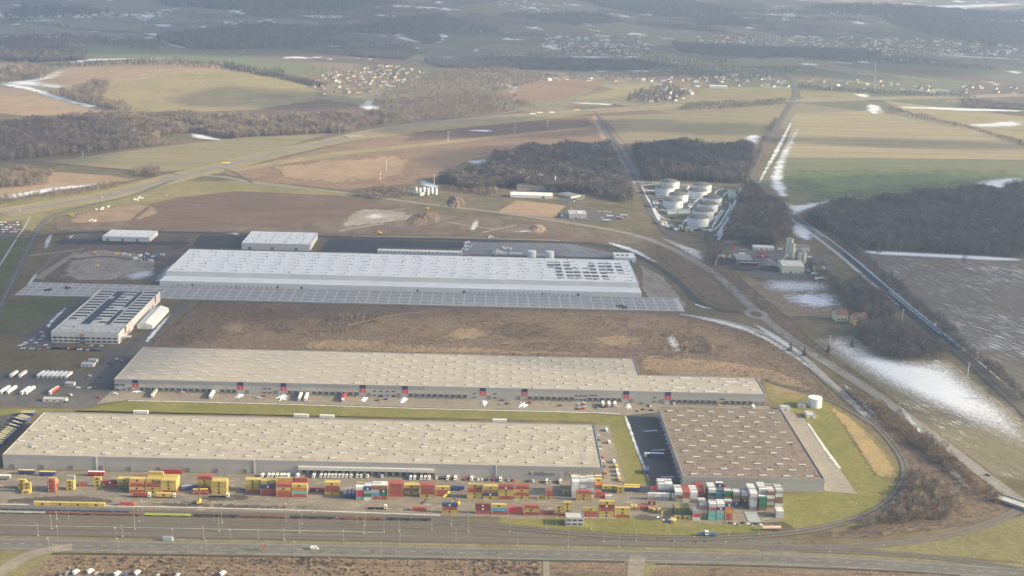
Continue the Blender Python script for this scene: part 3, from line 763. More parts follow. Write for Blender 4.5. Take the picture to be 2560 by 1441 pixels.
# snow
snow = [
 (SNOW, [(0, 207), (90, 198), (150, 178), (165, 182), (150, 196), (90, 207), (210, 218), (205, 226), (110, 222), (0, 214)], 40),
 (SNOW, [(0, 212), (60, 213), (150, 240), (240, 268), (285, 279), (240, 276), (150, 256), (60, 226), (0, 217)], 30),
 (SNOW, [(160, 158), (250, 145), (480, 150), (480, 153), (260, 151), (170, 163)], 25),
 (SNOW, [(0, 10), (60, 15), (120, 25), (60, 20)], 40), (SNOW, [(390, 103), (425, 100), (430, 112), (490, 127), (430, 118)], 40),
 (SNOW, [(985, 85), (1010, 84), (1005, 95), (1090, 110), (1040, 110), (990, 100)], 50), (SNOW, [(740, 38), (850, 40), (905, 44), (850, 50), (760, 48)], 60),
 (SNOW, [(2230, 13), (2560, 8), (2560, 16), (2300, 20)], 80), (SNOW, [(1950, 35), (1990, 34), (2000, 47), (1960, 46)], 60), (SNOW, [(2320, 136), (2560, 148), (2560, 152), (2330, 141)], 40),
 (SNOW, [(2130, 152), (2180, 155), (2175, 162), (2140, 158)], 30), (SNOW, [(2500, 176), (2560, 180), (2560, 188), (2520, 184)], 30), (SNOW, [(0, 52), (150, 50), (155, 54), (30, 58)], 60),
 (SNOW, [(370, 60), (440, 62), (435, 70), (380, 68)], 50), (SNOW, [(640, 90), (760, 90), (800, 95), (700, 98)], 50), (SNOW, [(1410, 140), (1540, 142), (1535, 150), (1420, 146)], 40),
 (SNOW, [(1235, 205), (1300, 215), (1295, 232), (1270, 235), (1280, 222), (1240, 215)], 30), (SNOW, [(895, 268), (930, 240), (935, 262), (980, 280), (950, 283), (900, 275)], 25),
 (SNOW, [(1425, 257), (1530, 260), (1535, 267), (1440, 262)], 14), (SNOW, [(2130, 236), (2175, 238), (2180, 246), (2140, 245)], 20), (SNOW, [(2165, 258), (2210, 268), (2200, 290), (2160, 282)], 16),
 (SNOW, [(2240, 266), (2560, 276), (2560, 284), (2260, 274)], 16), (SNOW, [(2380, 316), (2560, 300), (2560, 318), (2480, 322)], 20),
 (SNOW, [(1858, 340), (1905, 338), (1900, 362), (1860, 360)], 16), (SNOWT, [(1984, 290), (1990, 286), (1955, 370), (1912, 440), (1900, 462), (1894, 455), (1925, 395)], 6),
 (SNOWT, [(1985, 330), (2000, 320), (1980, 370), (1955, 440), (1975, 490), (1955, 500), (1915, 460), (1940, 400)], 90),
 (SNOW, [(1905, 450), (1935, 480), (1975, 515), (2020, 510), (2100, 497), (2060, 515), (2010, 530), (1985, 545), (1960, 510)], 16),
 (SNOW, [(2420, 455), (2560, 440), (2560, 470), (2480, 475)], 25), (SNOW, [(1150, 402), (1240, 397), (1238, 418), (1190, 415)], 20), (SNOW, [(470, 335), (500, 337), (555, 350), (560, 356), (480, 348)], 14),
 (SNOW, [(1040, 450), (1080, 455), (1110, 470), (1060, 470)], 12), (SNOW, [(0, 490), (120, 470), (260, 457), (270, 462), (120, 483), (0, 505)], 12), (SNOW, [(1165, 326), (1230, 326), (1240, 332), (1170, 331)], 12),
 (SNOW, [(1980, 555), (2025, 565), (2040, 590), (2030, 605), (2000, 600), (1970, 580)], 10), (SNOW, [(1985, 550), (2010, 558), (2080, 610), (2070, 608)], 5), (SNOW, [(2025, 565), (2060, 590), (2075, 605), (2040, 585)], 6),
 (SNOWT, [(1640, 590), (1700, 610), (1760, 630), (1765, 655), (1740, 650), (1700, 625)], 10), (SNOWT, [(1800, 600), (1860, 600), (1860, 612), (1800, 610)], 8),
 (SNOWT, [(1900, 700), (1960, 700), (2070, 705), (2080, 730), (1990, 735), (1905, 730)], 14), (SNOW, [(1940, 735), (2080, 728), (2120, 772), (2060, 775), (1980, 765)], 16),
 (SNOWF, [(2030, 850), (2130, 836), (2185, 885), (2275, 902), (2368, 898), (2440, 958), (2575, 1058), (2575, 1150), (2420, 1060), (2220, 975), (2110, 910)], 22),
 (SNOWF, [(2150, 625), (2560, 645), (2560, 658), (2300, 644), (2200, 640), (2160, 634)], 12),
 (SNOWT, [(2100, 960), (2120, 965), (2200, 1040), (2185, 1045)], 6), (SNOWT, [(1870, 800), (1940, 835), (2020, 890), (1980, 880), (1900, 830)], 8), (SNOWT, [(2240, 1010), (2260, 1020), (2340, 1120), (2440, 1230), (2420, 1230), (2330, 1140)], 25),
 (SNOWT, [(430, 655), (475, 650), (440, 690), (405, 708), (380, 705), (400, 680)], 8), (SNOWT, [(300, 690), (380, 670), (400, 690), (330, 705)], 8), (SNOWT, [(110, 600), (135, 580), (125, 615), (110, 630)], 5), (SNOWT, [(165, 595), (190, 583), (180, 600)], 4),
 (SNOWT, [(60, 720), (90, 680), (95, 690), (75, 715)], 5), (SNOW, [(1520, 605), (1590, 622), (1650, 660), (1645, 662), (1580, 632), (1520, 612)], 4), (SNOW, [(1715, 745), (1745, 765), (1800, 775), (1745, 770)], 3),
 (SNOW, [(112, 815), (160, 770), (168, 772), (128, 812), (130, 818), (118, 822)], 3), (SNOW, [(1556, 1036), (1568, 1040), (1600, 1130), (1628, 1205), (1618, 1200), (1590, 1130)], 3.2),
 (SNOW, [(1604, 1078), (1650, 1074), (1648, 1080), (1610, 1082)], 3), (SNOW, [(1624, 1126), (1668, 1123), (1668, 1127), (1630, 1130)], 2.4), (SNOW, [(1645, 1192), (1690, 1190), (1692, 1195), (1650, 1197)], 2.4),
 (SNOW, [(2015, 1055), (2025, 1065), (2070, 1130), (2105, 1175), (2095, 1175), (2060, 1130)], 3), (SNOWT, [(1700, 788), (1800, 799), (1900, 829), (2020, 908), (2110, 985), (2100, 985), (2010, 912), (1890, 838), (1780, 806)], 5),
 (SNOWT, [(1660, 845), (1690, 835), (1705, 880), (1690, 885), (1670, 860)], 30), (SNOW, [(360, 850), (425, 785), (430, 787), (370, 862)], 2.5),
]
for m_, p_, fe in snow:
    d_ = float(np.hypot(*G(*p_[0])[:2]))
    sheet('snow_patch', p_, SNOWX if d_ > 3200 else m_, 9, feather=fe, kind='stuff', rounded=1)
# cleared snow lying along yard and lane edges
for p_, w_ in (([(320, 1003), (660, 1010), (1000, 1022), (1450, 1032), (1550, 1036)], 1.6), ([(0, 1262), (640, 1273), (1100, 1290)], 1.2), ([(2020, 1060), (2060, 1118), (2100, 1172)], 2.0)):
    strip('snow_ridge', p_, w_, earth('dirty_snow', (.75, .73, .69), (.60, .58, .54), 6, c3=(.38, .34, .28)), 9, 'stuff')
for p_ in ([(75, 545), (58, 575), (42, 596)], [(40, 600), (18, 635), (-5, 672)], [(78, 543), (0, 553)]):
    strip('pale_wall_footing', p_, 3.0, CONC, 8, round_=1)
sheet('parking', [(0, 556), (58, 552), (38, 592), (0, 600)], ASPH, 5)
rr = main_line[1:6]
mlw = chaikin_open([G(*p)[:2] for p in rr], 3)
_t = np.gradient(mlw, axis=0); _t /= np.linalg.norm(_t, axis=1)[:, None]
_n = np.stack([-_t[:, 1], _t[:, 0]], 1)
for off, a_, b_ in ((-10, 0, 1), (-3.4, .1, .9), (6.2, .45, 1), (9.5, .5, 1), (1, .55, 1)):
    n_ = len(mlw)
    strip('snow_ridge', (mlw + _n * off)[int(a_ * n_):int(b_ * n_)], 2.2, MATS['dirty_snow'], 9, 'stuff', world_pts=True, round_=0)

# ------------------------------------------------------------------ building materials
def roof_mat(name, c, stain, seam=12.0, line=.25, amount=.5, streak=None):
    m, nt, b, out = _nt(name)
    p = _pos(nt)
    n = _noise(nt, p, 1 / 14.0, 6, .7)
    cc = _mix(nt, _ramp(nt, n, .45, .75, 0, amount), c, stain)
    n2 = _noise(nt, _map(nt, p, 0, (1 / 60.0, 1 / 4.0, 0)), 1.0, 4, .6)
    h = nt.nodes.new('ShaderNodeHueSaturation')
    nt.links.new(cc, h.inputs['Color'])
    nt.links.new(_ramp(nt, n2, .3, .7, .92, 1.08), h.inputs['Value'])
    cc = h.outputs[0]
    s = nt.nodes.new('ShaderNodeSeparateXYZ')
    nt.links.new(p, s.inputs[0])
    for ax, k in ((0, seam), (1, seam * 2)):
        f = _math(nt, 'ABSOLUTE', _math(nt, 'SUBTRACT', _math(nt, 'FRACT', _math(nt, 'DIVIDE', s.outputs[ax], k)), .5))
        w = .55 / k
        nz = _noise(nt, p, .11, 3)
        l = _math(nt, 'MULTIPLY', _ramp(nt, f, .5 - w * 1.6, .5), _ramp(nt, nz, .35, .65, 0, line))
        cc = _mix(nt, l, cc, stain)
    if streak:
        n3 = _noise(nt, _map(nt, p, 0.0, (1 / 7.0, 1 / 3.4, 0)), 1.0, 3, .5)
        cc = _mix(nt, _ramp(nt, n3, .58, .66, 0, streak[1]), cc, streak[0])
    nt.links.new(cc, b.inputs['Base Color'])
    b.inputs['Roughness'].default_value = .75
    b.inputs['Specular IOR Level'].default_value = .2
    MATS[name] = m
    return m
def checker_mat(name, c1, c2, size, amt=1.0, c3=None):
    m, nt, b, out = _nt(name)
    p = _pos(nt)
    ch = nt.nodes.new('ShaderNodeTexChecker')
    mm = nt.nodes.new('ShaderNodeVectorMath')
    mm.operation = 'ADD'
    mm.inputs[1].default_value = (0.013, 0.017, 0.021)
    nt.links.new(p, mm.inputs[0])
    nt.links.new(mm.outputs[0], ch.inputs['Vector'])
    ch.inputs['Scale'].default_value = 1 / size
    ch.inputs['Color1'].default_value = (*c1, 1)
    ch.inputs['Color2'].default_value = (*c2, 1)
    cc = ch.outputs[0]
    if c3:
        n = _noise(nt, p, .6, 2)
        cc = _mix(nt, _ramp(nt, n, .48, .52), cc, _mix(nt, ch.outputs[1], c3, c2))
    nt.links.new(cc, b.inputs['Base Color'])
    b.inputs['Roughness'].default_value = .6
    MATS[name] = m
    return m
ROOF1 = roof_mat('beige_roof_membrane', (.385, .345, .28), (.18, .155, .125), 12, .6, .42)
ROOF2 = roof_mat('grey_roof_membrane', (.365, .33, .275), (.22, .19, .155), 24, .35, .34)
ROOF3 = roof_mat('white_roof_membrane', (.84, .815, .75), (.60, .60, .58), 12, .35, .35)
ROOF4 = roof_mat('brown_roof_membrane', (.21, .165, .128), (.10, .08, .064), 12, .6, .45, streak=((.05, .042, .037), .85))
ROOFA = roof_mat('light_grey_roof', (.44, .44, .42), (.30, .30, .29), 12, .3, .4)
WALL = plain('grey_cladding', (.40, .385, .36), .55, .06, .08)
WALLL = plain('light_cladding', (.60, .585, .55), .55, .05, .06)
WALLW = plain('white_cladding', (.66, .66, .64), .55, .06, .1)
WALLD = plain('dark_cladding', (.17, .175, .18), .55, .1, .1)
BAND = checker_mat('checker_band', (.41, .395, .375), (.29, .285, .28), 1.5)
BAND2 = checker_mat('postal_checker', (.62, .50, .10), (.05, .055, .07), 1.9, c3=(.66, .66, .63))
SKYL = plain('skylight_dome', (.66, .64, .58), .35, .04, .3, spec=.5)
BLACK = plain('black_rubber', (.028, .028, .03), .7, .2, .4)
DOORG = plain('grey_door', (.21, .20, .19), .6, .15, .3)
GLASS = plain('dark_glazing', (.045, .055, .065), .12, .2, .3, spec=.7)
NAVY = plain('navy_panel', (.032, .038, .10), .5, .1, .2)
RED = plain('red_panel', (.55, .055, .065), .5, .1, .2)
WHITEP = plain('white_paint', (.78, .78, .76), .5, .05, .3)
SOLAR = plain('solar_cells', (.022, .024, .042), .5, .3, .4, spec=.25)
SOLARL = plain('solar_cells_pale', (.10, .11, .14), .25, .3, .4, spec=.6)
YEL = plain('yellow_paint', (.70, .50, .05), .5, .1, .3)
STEEL = plain('galvanised_steel', (.36, .37, .37), .45, .1, .3, metal=.3)
CONCB = plain('cast_concrete', (.42, .40, .37), .9, .15, .3)
CREAM = plain('cream_cladding', (.66, .62, .47), .55, .06, .2)

def hall(root, x0, x1, y0, y1, h, wall, roof, par=.5):
    """walls with parapet and the roof deck set inside it"""
    t = .35
    w = MB()
    w.box(x0, x1, y0, y0 + t, 0, h).box(x0, x1, y1 - t, y1, 0, h).box(x0, x0 + t, y0 + t, y1 - t, 0, h).box(x1 - t, x1, y0 + t, y1 - t, 0, h)
    w.build('wall', wall, root)
    MB().box(x0 + t, x1 - t, y0 + t, y1 - t, h - par - .3, h - par).build('roof', roof, root)
    c = MB()
    e = .08
    for a in ((x0 - e, x1 + e, y0 - e, y0 + t + e), (x0 - e, x1 + e, y1 - t - e, y1 + e), (x0 - e, x0 + t + e, y0 + t + e, y1 - t - e), (x1 - t - e, x1 + e, y0 + t + e, y1 - t - e)):
        c.box(*a, h, h + .12)
    c.build('parapet_cap', STEEL, root)
SKY_ME = MB().box(-2.9, 2.9, -.55, .55, 0, .7).box(-3.8, -2.9, -.6, .6, 0, .75, 1).mesh('skylight', [SKYL, BLACK])
SKYP_ME = MB().box(-3.1, 3.1, -.6, .6, 0, .6).box(-3.25, 3.25, -.75, -.6, 0, .4, 1).mesh('skylight', [SKYL, STEEL])
SKYL_ME = MB().box(-6.4, 6.4, -.85, .85, 0, .75).box(-7.0, -6.4, -.6, .6, 0, .6, 1).mesh('skylight', [SKYL, BLACK])
SKYG_ME = MB().box(-4.6, 4.6, -.5, .5, 0, .25).box(4.8, 5.8, -.9, .9, 0, .6, 1).mesh('skylight', [plain('grey_skylight', (.42, .43, .43), .4, .1), BLACK])
VENT_ME = MB().cyl(0, 0, 0, .9, .45, .35, 8).cyl(0, 0, .9, 1.15, .6, .5, 8).mesh('roof_vent', [STEEL])
DOCK_ME = MB().box(-1.65, 1.65, -.6, 0, .9, 4.3).box(-1.2, 1.2, -.68, -.6, 1.2, 3.7, 4).box(-1.5, 1.5, -1.0, -.7, .6, 1.0, 2).box(-.25, .25, -.5, 0, 5.0, 5.35, 3).mesh('dock_shelter', [BLACK, GLASS, CONCB, WHITEP, plain('dock_leaf', (.10, .10, .105), .5, .15)])
GATE_ME = MB().box(-2.1, 2.1, -.12, 0, 0, 4.6).box(-1.9, 1.9, -.2, -.12, .1, 2.2, 1).box(-1.9, 1.9, -.2, -.12, 2.3, 4.4, 1).mesh('gate', [STEEL, DOORG])
WIN_ME = MB().box(-1.6, 1.6, -.1, 0, 0, 1.3).box(-1.5, -.05, -.16, -.1, .1, 1.2, 1).box(.05, 1.5, -.16, -.1, .1, 1.2, 1).mesh('window', [STEEL, GLASS])

# ------------------------------------------------------------------ near warehouse with beige roof
W1 = thing('warehouse', 'long near warehouse with beige roof behind the container stacks', 'warehouse')
x0, x1, y0, y1, h = -404, 101.3, 938.5, 1035.5, 12.6
hall(W1, x0, x1, y0, y1, h, WALL, ROOF1)
rz_ = h - .5
bays = 21
for i in range(bays):
    bx = x0 + 12 + i * 24.0
    for k, (dx, dy) in enumerate([(2, 8), (9, 19), (-5, 30), (6, 36), (7.5, 42), (-4, 54), (8, 60), (9.5, 66), (-3, 77), (10, 86)]):
        if (i * 7 + k * 3) % 13 == 0:
            continue
        link('skylight', SKY_ME, W1, (bx + dx - 2, y0 + dy + .3 * (i % 3), rz_))
for i in range(150):
    link('roof_vent', VENT_ME, W1, (rng.uniform(x0 + 4, x1 - 4), rng.uniform(y0 + 4, y1 - 4), rz_), 0, rng.uniform(.7, 1.25))
MB().box(x0, x1, y0 - .06, y0 - .012, 8.6, 12.5).build('checker_band', BAND, W1)
for px in range(20, 1500, 17):
    wx = G(px, 1171 + px * .0215)[0]
    if -100 < wx < 0: continue
    MB().box(wx - .09, wx + .09, y0 - .05, y0 - .01, .3, 8.5).build('wall_joint', plain('joint_cover', (.45, .435, .41), .6, .05), W1)
for px in (243, 637, 1240):
    wx = G(px, 1171 + px * .0215)[0]
    MB().box(wx - .5, wx + .5, y0 - .35, y0 - .07, 0, h).build('downpipe', WALLL, W1)
for px in (33, 106, 179, 253, 324.5, 397, 470, 541, 613):
    link('gate', GATE_ME, W1, (G(px, 1171 + px * .0215)[0], y0 - .02, 0), 0, (.85, 1, .95))
ca, cb = G(747, 1187)[0], G(1084, 1194)[0]
MB().box(ca, cb, y0 - 2.2, y0 - .1, 5.6, 8.4).build('canopy', WALLL, W1)
for i in range(19):
    wx = ca + 3 + i * (cb - ca - 6) / 18
    MB().box(wx - .15, wx + .15, y0 - 2.3, y0 - 2.2, 5.7, 8.3).build('canopy_rib', WALLW, W1)
    link('dock_door', DOCK_ME, W1, (wx + 2, y0 - .1, 0))
wx = G(1335, 1196)[0]
ft = text_mesh('Balíkovna', 4.6, plain('sign_grey', (.17, .17, .18), .5, .05, .3), .1)
o = link('sign_letters', ft, W1, (wx, y0 - .15, 4.6)); o.rotation_euler = (math.pi / 2, 0, 0)
LB = plain('sky_blue_panel', (.30, .42, .52), .5, .05)
for c_, ax, az in ((NAVY, -4.6, 4.9), (LB, -2.9, 4.7), (YEL, -2.9, 6.5)):
    MB().box(wx + ax, wx + ax + 1.6, y0 - .2, y0 - .02, az, az + 1.6).build('logo_square', c_, W1)
wa, wb = G(1415, 1196)[0], x1 - .3
MB().box(wa, wb, y0 - .2, y0 - .08, 4.4, 8.5).build('checker_panel', BAND2, W1)
for k in range(14):
    link('window', WIN_ME, W1, (x1 + .02, y0 + 8 + k * 6.4, 1.2), math.pi / 2)

# ------------------------------------------------------------------ second warehouse with dock row
W2 = thing('warehouse', 'long grey-roofed warehouse with dock row and red and navy wall panels', 'warehouse')
x0, xm, x1, y0, ym, y1, h = -368, 160, 282, 1127, 1176, 1228.5, 12.4
t = .35
MB().box(x0, x1, y0, y0 + t, 0, h).box(x0, x0 + t, y0 + t, y1 - t, 0, h).box(x0, xm, y1 - t, y1, 0, h).box(xm - t, xm, ym, y1 - t, 0, h).box(xm, x1, ym - t, ym, 0, h).box(x1 - t, x1, y0 + t, ym - t, 0, h).build('wall', WALL, W2)
rz_ = h - .5
MB().box(x0 + t, xm - t, y0 + t, y1 - t, rz_ - .3, rz_).box(xm - t, x1 - t, y0 + t, ym - t, rz_ - .3, rz_ - .003).build('roof', ROOF2, W2)
cp = MB()
for a in ((x0 - .1, x1 + .1, y0 - .1, y0 + .45), (x0 - .1, x0 + .45, y0 + .45, y1 - .45), (x0 - .1, xm + .1, y1 - .45, y1 + .1), (xm - .45, xm + .1, ym + .1, y1 - .45), (xm - .45, x1 + .1, ym - .45, ym + .1), (x1 - .45, x1 + .1, y0 + .45, ym - .45)):
    cp.box(*a, h, h + .12)
cp.build('parapet_cap', STEEL, W2)
ncol = 24
for i in range(ncol):
    bx = x0 + 15 + i * 22.4
    r_ = random.Random(i)
    for k in range(10):
        yy = y0 + 5 + k * 10.3 + (2.5 if i % 2 else 0) + r_.uniform(-1, 1)
        xx = bx + (9.0 if k % 2 else 0) + (i % 3) * .8
        if yy > y1 - 3 or xx > xm - 6 or (i * 5 + k) % 17 == 3: continue
        link('skylight', SKYP_ME if i < 10 else SKY_ME, W2, (xx, yy, rz_))
for i in range(6):
    for k, dy in enumerate((5, 13, 25, 34, 43)):
        if (i + k) % 7 == 5: continue
        link('skylight', SKYL_ME if (i + 2 * k) % 7 == 3 else SKY_ME, W2, (xm + 10 + i * 19 + (k % 2) * 7, y0 + dy, rz_))
for i in range(120):
    xx, yy = rng.uniform(x0 + 4, x1 - 4), rng.uniform(y0 + 4, y1 - 4)
    if xx > xm - 3 and yy > ym - 4: continue
    link('roof_vent', VENT_ME, W2, (xx, yy, rz_), 0, rng.uniform(.6, 1.1))
def w2x(px): return G(px, 972.5 + (px - 290) * .0282)[0]
docks = [260 + (605 + 93 * i) / 6.095 for i in range(12)] + [260 + v / 6.095 for v in (1822, 1912, 2003)] + [680 + (280 + 92.3 * i) / 6.095 for i in range(12)] + [1027 + 15.1 * i for i in range(10)] + \
        [1180 + (885 + 91.5 * i) / 6.095 for i in range(8)] + [1180 + v / 6.095 for v in (1795, 1885, 1980, 2072, 2163, 2250)] + [1560 + (750 + 91.5 * i) / 6.095 for i in range(8)] + [1560 + (1570 + 91.5 * i) / 6.095 for i in range(5)]
for px in docks:
    link('dock_door', DOCK_ME, W2, (w2x(px), y0 - .02, 0))
PN_ME = MB().box(-2.9, 2.9, -.12, 0, 0, 3.7).mesh('navy_panel', [NAVY])
PR_ME = MB().box(-2.9, 2.9, -.12, 0, 0, 3.7).box(-.28, .28, -.17, -.12, 1.1, 2.5, 1).mesh('red_panel', [RED, WHITEP])
for px in (343.7, 604.2, 710.7, 907.6, 1013, 1207, 1311, 1564.7, 1669.6):
    link('navy_panel', PN_ME, W2, (w2x(px), y0 - .1, 8.6))
    link('red_panel', PR_ME, W2, (w2x(px), y0 - .02, 4.4))
for px in (329, 620, 692, 923, 997, 1222, 1296, 1579.5, 1654, 1894, 1908):
    link('gate', GATE_ME, W2, (w2x(px), y0 - .02, 0))
for px in (298, 314, 664, 676, 937, 953, 969, 984, 1186, 1237, 1250, 1441, 1452, 1462, 1636, 1640, 1803, 1808):
    for z in (1.3, 5.6):
        if (px * 3 + z * 7) % 5 < 3.6:
            link('window', WIN_ME, W2, (w2x(px), y0 - .02, z))
MB().box(-60, x1 - .5, y0 - .06, y0 - .012, 8.4, 12.2).build('checker_band', BAND, W2)
MB().box(x0, -60, y0 - .06, y0 - .012, 8.4, 12.2).build('wall_band', plain('band_grey', (.285, .285, .29), .55, .05, .1), W2)
sg = MB()
for i in range(11):
    a = w2x(293.5) + i * .86
    sg.box(a, a + .6, y0 - .1, y0 - .01, 6.5 + .35 * (i % 3 == 1), 7.5 + .3 * (i % 2))
sg.build('sign_letters', NAVY, W2)
MB().box(w2x(1827), w2x(1841), y0 - .1, y0 - .01, 5.6, 7.0).build('sign_board', plain('orange_sign', (.65, .33, .12), .5, .1), W2)
MB().box(w2x(1470), w2x(1493), y0 - .1, y0 - .01, 6.5, 7.4).build('sign_board', BLACK, W2)

# ------------------------------------------------------------------ brown-roofed warehouse on the right
W4 = thing('warehouse', 'brown-roofed warehouse with checkered front beside the dark truck yard', 'warehouse')
x0, x1, y0, y1, h = 168, 287.5, 926, 1087, 12
hall(W4, x0, x1, y0, y1, h, WALL, ROOF4)
rz_ = h - .5
for i in range(6):
    for k in range(13):
        if (i * 3 + k * 5) % 11 == 2: continue
        xx, yy = x0 + 10 + i * 19.6 + (8 if k % 2 else 0), y0 + 6 + k * 12.1
        if xx < x1 - 5: link('skylight', SKYP_ME if (i + k) % 2 else SKY_ME, W4, (xx, yy, rz_))
for i in range(60):
    link('roof_vent', VENT_ME, W4, (rng.uniform(x0 + 4, x1 - 4), rng.uniform(y0 + 4, y1 - 4), rz_), 0, rng.uniform(.8, 1.4))
MB().box(x0, x1, y0 - .06, y0 - .012, 7.8, 11.8).build('checker_band', BAND, W4)
wx = G(1805, 1222)[0]
MB().box(wx - 2.6, wx + 2.6, y0 - .15, y0 - .02, 1.6, 5.2).build('red_panel', RED, W4)
for k in range(14):
    link('dock_door', DOCK_ME, W4, (x0 - .02, y0 + 14 + k * 10.3, 0), -math.pi / 2)
for k in (28, 74, 112, 140):
    link('red_panel', PR_ME, W4, (x0 - .02, y0 + k, 5), -math.pi / 2)

# ------------------------------------------------------------------ white hall far side
W3 = thing('warehouse', 'huge white-roofed hall with lower front wing behind the heath', 'warehouse')
x0, x1, yl, y0, y1, hl, h = -427, 201, 1512, 1538, 1662, 7.3, 13.2
hall(W3, x0 + 2, x1, y0, y1, h, WALLL, ROOF3, .4)
wl = MB().box(x0, x1 + 1, yl, yl + t, 0, hl).box(x0, x0 + t, yl + t, y0 - .02, 0, hl).box(x1 + 1 - t, x1 + 1, yl + t, y0 - .02, 0, hl)
wl.build('wing_wall', WALLL, W3)
MB().box(x0 + t, x1 + 1 - t, yl + t, y0 - .02, hl - .5, hl - .15).build('wing_roof', plain('white_deck', (.80, .79, .75), .7, .04, .05), W3)
for i in range(26):
    for k in range(7):
        link('skylight', SKYG_ME, W3, (x0 + 14 + i * 24 + (k % 2) * 3, y0 + 13 + k * 16, h - .4))
for i in range(110):
    link('roof_vent', VENT_ME, W3, (rng.uniform(x0 + 6, x1 - 4), rng.uniform(y0 + 4, y1 - 4), h - .4), 0, rng.uniform(.9, 1.7))
SOL_ME = MB().box(-4.6, 4.6, -1.4, 1.4, .25, .45).box(-4.5, 4.5, -.05, .05, 0, .25, 1).mesh('solar_array', [SOLAR, STEEL])
scols = [[(160, 340), (165, 375), (180, 415)], [(270, 340), (275, 375), (290, 425), (300, 475), (315, 525), (330, 577)], [(415, 345), (420, 380), (440, 430), (455, 485), (468, 535), (480, 580)], [(550, 430), (570, 485), (580, 535), (600, 580)],
         [(700, 435), (715, 490), (735, 540), (750, 590)], [(785, 355), (795, 390), (815, 440), (830, 492), (850, 545), (870, 593)], [(930, 360), (945, 397), (960, 445), (980, 497), (1000, 547), (1020, 595)], [(1040, 360), (1055, 397), (1075, 447), (1095, 498)], [(1190, 365), (1200, 402), (1225, 455), (1245, 505)]]
for cset in scols:
    for j, (qx, qy) in enumerate(cset):
        w = GZ('q', qx + 50, qy, h)
        link('solar_array', SOL_ME, W3, (w[0], w[1], h - .4))
        if j and j < len(cset) - 1:
            link('solar_array', SOL_ME, W3, (w[0], w[1] - 5.2, h - .4))
HATCH_ME = MB().box(-1.7, 1.7, -.1, 0, 0, 3.6).box(-1.3, 1.3, -.16, -.1, 0, 3.1, 1).mesh('loading_door', [WALLW, plain('pale_door', (.40, .41, .42), .6, .1)])
for px in list(range(440, 690, 11)) + list(range(1165, 1450, 11)):
    link('loading_door', HATCH_ME, W3, (G(px, 708 + (px - 404) * .0303)[0], yl - .02, .9))
for px in (452, 487, 595, 698, 757, 1045, 1160, 1355, 1445):
    MB().box(-1.3, 1.3, -.14, 0, 0, 3.2).build('dark_doorway_panel', BLACK, W3, (G(px, 708 + (px - 404) * .0303)[0], yl - .03, .9))  # black panel paints the dark interior behind an open door
# raised concrete apron in front of it, slab by slab
ax0, ax1, ay0, ay1 = -592, 250, 1452, 1511
ap = tag(MB().box(ax0, ax1, ay0, ay1, 0, 1.1).build('concrete_apron', plain('apron_joint', (.45, .445, .43), .9, .08, .1)), kind='structure')
SLABC = earth('apron_slab', (.29, .29, .28), (.35, .345, .33), 14, fine=.2, c3=(.43, .42, .40), aniso=.5)
SLAB_ME = MB().box(-6.1, 6.1, -6.6, 6.6, 0, .05).mesh('slab', [SLABC])
nsl = 61
for i in range(nsl):
    for k in range(4):
        link('slab', SLAB_ME, ap, (ax0 + 7.2 + i * 13.7, ay0 + 9.5 + k * 14.0, 1.1), 0, (1 if k < 3 else .97, .82 if k == 3 else .93, 1))
MB().box(ax0, ax1, ay0 - .5, ay0, 0, 1.4).build('apron_kerb', plain('kerb_concrete', (.30, .305, .30), .9, .1), ap)
for px, py in ((362 / 2.977, 480 + 732 / 2.977), (510 / 2.977, 480 + 720 / 2.977), (1340 + 1350 / 6.095, 600 + 1040 / 6.095), (1340 + 1275 / 6.095, 600 + 1010 / 6.095)):
    w = G(px, py, 1.2)
    m_ = MB()
    for k in range(7):
        a, b_ = rng.uniform(-4, 4), rng.uniform(-4, 4)
        m_.box(a - 1.2, a + 1.2, b_ - 1, b_ + 1, 0, rng.uniform(.8, 1.9))
    tag(m_.build('pallet_heap', plain('dark_timber', (.06, .055, .05), .9, .3), None, (w[0], w[1], 1.16)), 'dark heap of pallets on the %s end of the concrete apron' % ('left' if px < 150 else 'left middle' if px < 300 else 'right' if px > 1555 else 'far right'), 'pallet heap')

# ------------------------------------------------------------------ grey office and factory hall on the left
AB = thing('factory_hall', 'grey factory hall with two rows of office windows and red sign letters', 'factory')
x0, x1, y0, y1, h = -482, -408, 1272.5, 1444, 12.6
hall(AB, x0, x1, y0, y1, h, WALLL, ROOFA)
rz_ = h - .5
SA_ME = MB().box(-4.1, 4.1, -2.3, 2.3, .2, .4).mesh('solar_array', [SOLAR])
SB_ME = MB().box(-2.2, 2.2, -5.5, 5.5, .2, .4).mesh('solar_array', [SOLAR])
SW_ME = MB().box(-6.5, 6.5, -.9, .9, 0, .6).mesh('skylight', [SKYL])
for k in range(12):
    yy = 1437 - k * 11.3
    for xx in ((-475, -466.4) if k < 10 else (-475,)) + ((-446, -437.6) if k % 4 != 2 else (-446,)) + (-421, -412.5):
        if not (k == 11 and xx < -440):
            link('solar_array', SA_ME, AB, (xx, yy, rz_))
    for xx in (-470, -441.5, -417):
        link('skylight', SW_ME, AB, (xx, yy - 5.4, rz_))
    for xx in (-457.5, -452.5, -430):
        if not (xx == -457.5 and k in (2,)) and not (xx == -430 and k == 6):
            link('solar_array', SB_ME, AB, (xx, yy - 2, rz_))
for k in range(2):
    for xx in (-470, -441.5, -417):
        link('skylight', SW_ME, AB, (xx, 1300 - k * 13, rz_), 0, (.8, 1, 1))
for i in range(12):
    link('roof_vent', VENT_ME, AB, (rng.uniform(x0 + 4, x1 - 4), rng.uniform(y0 + 4, y0 + 34), rz_), 0, rng.uniform(1.3, 2.2))
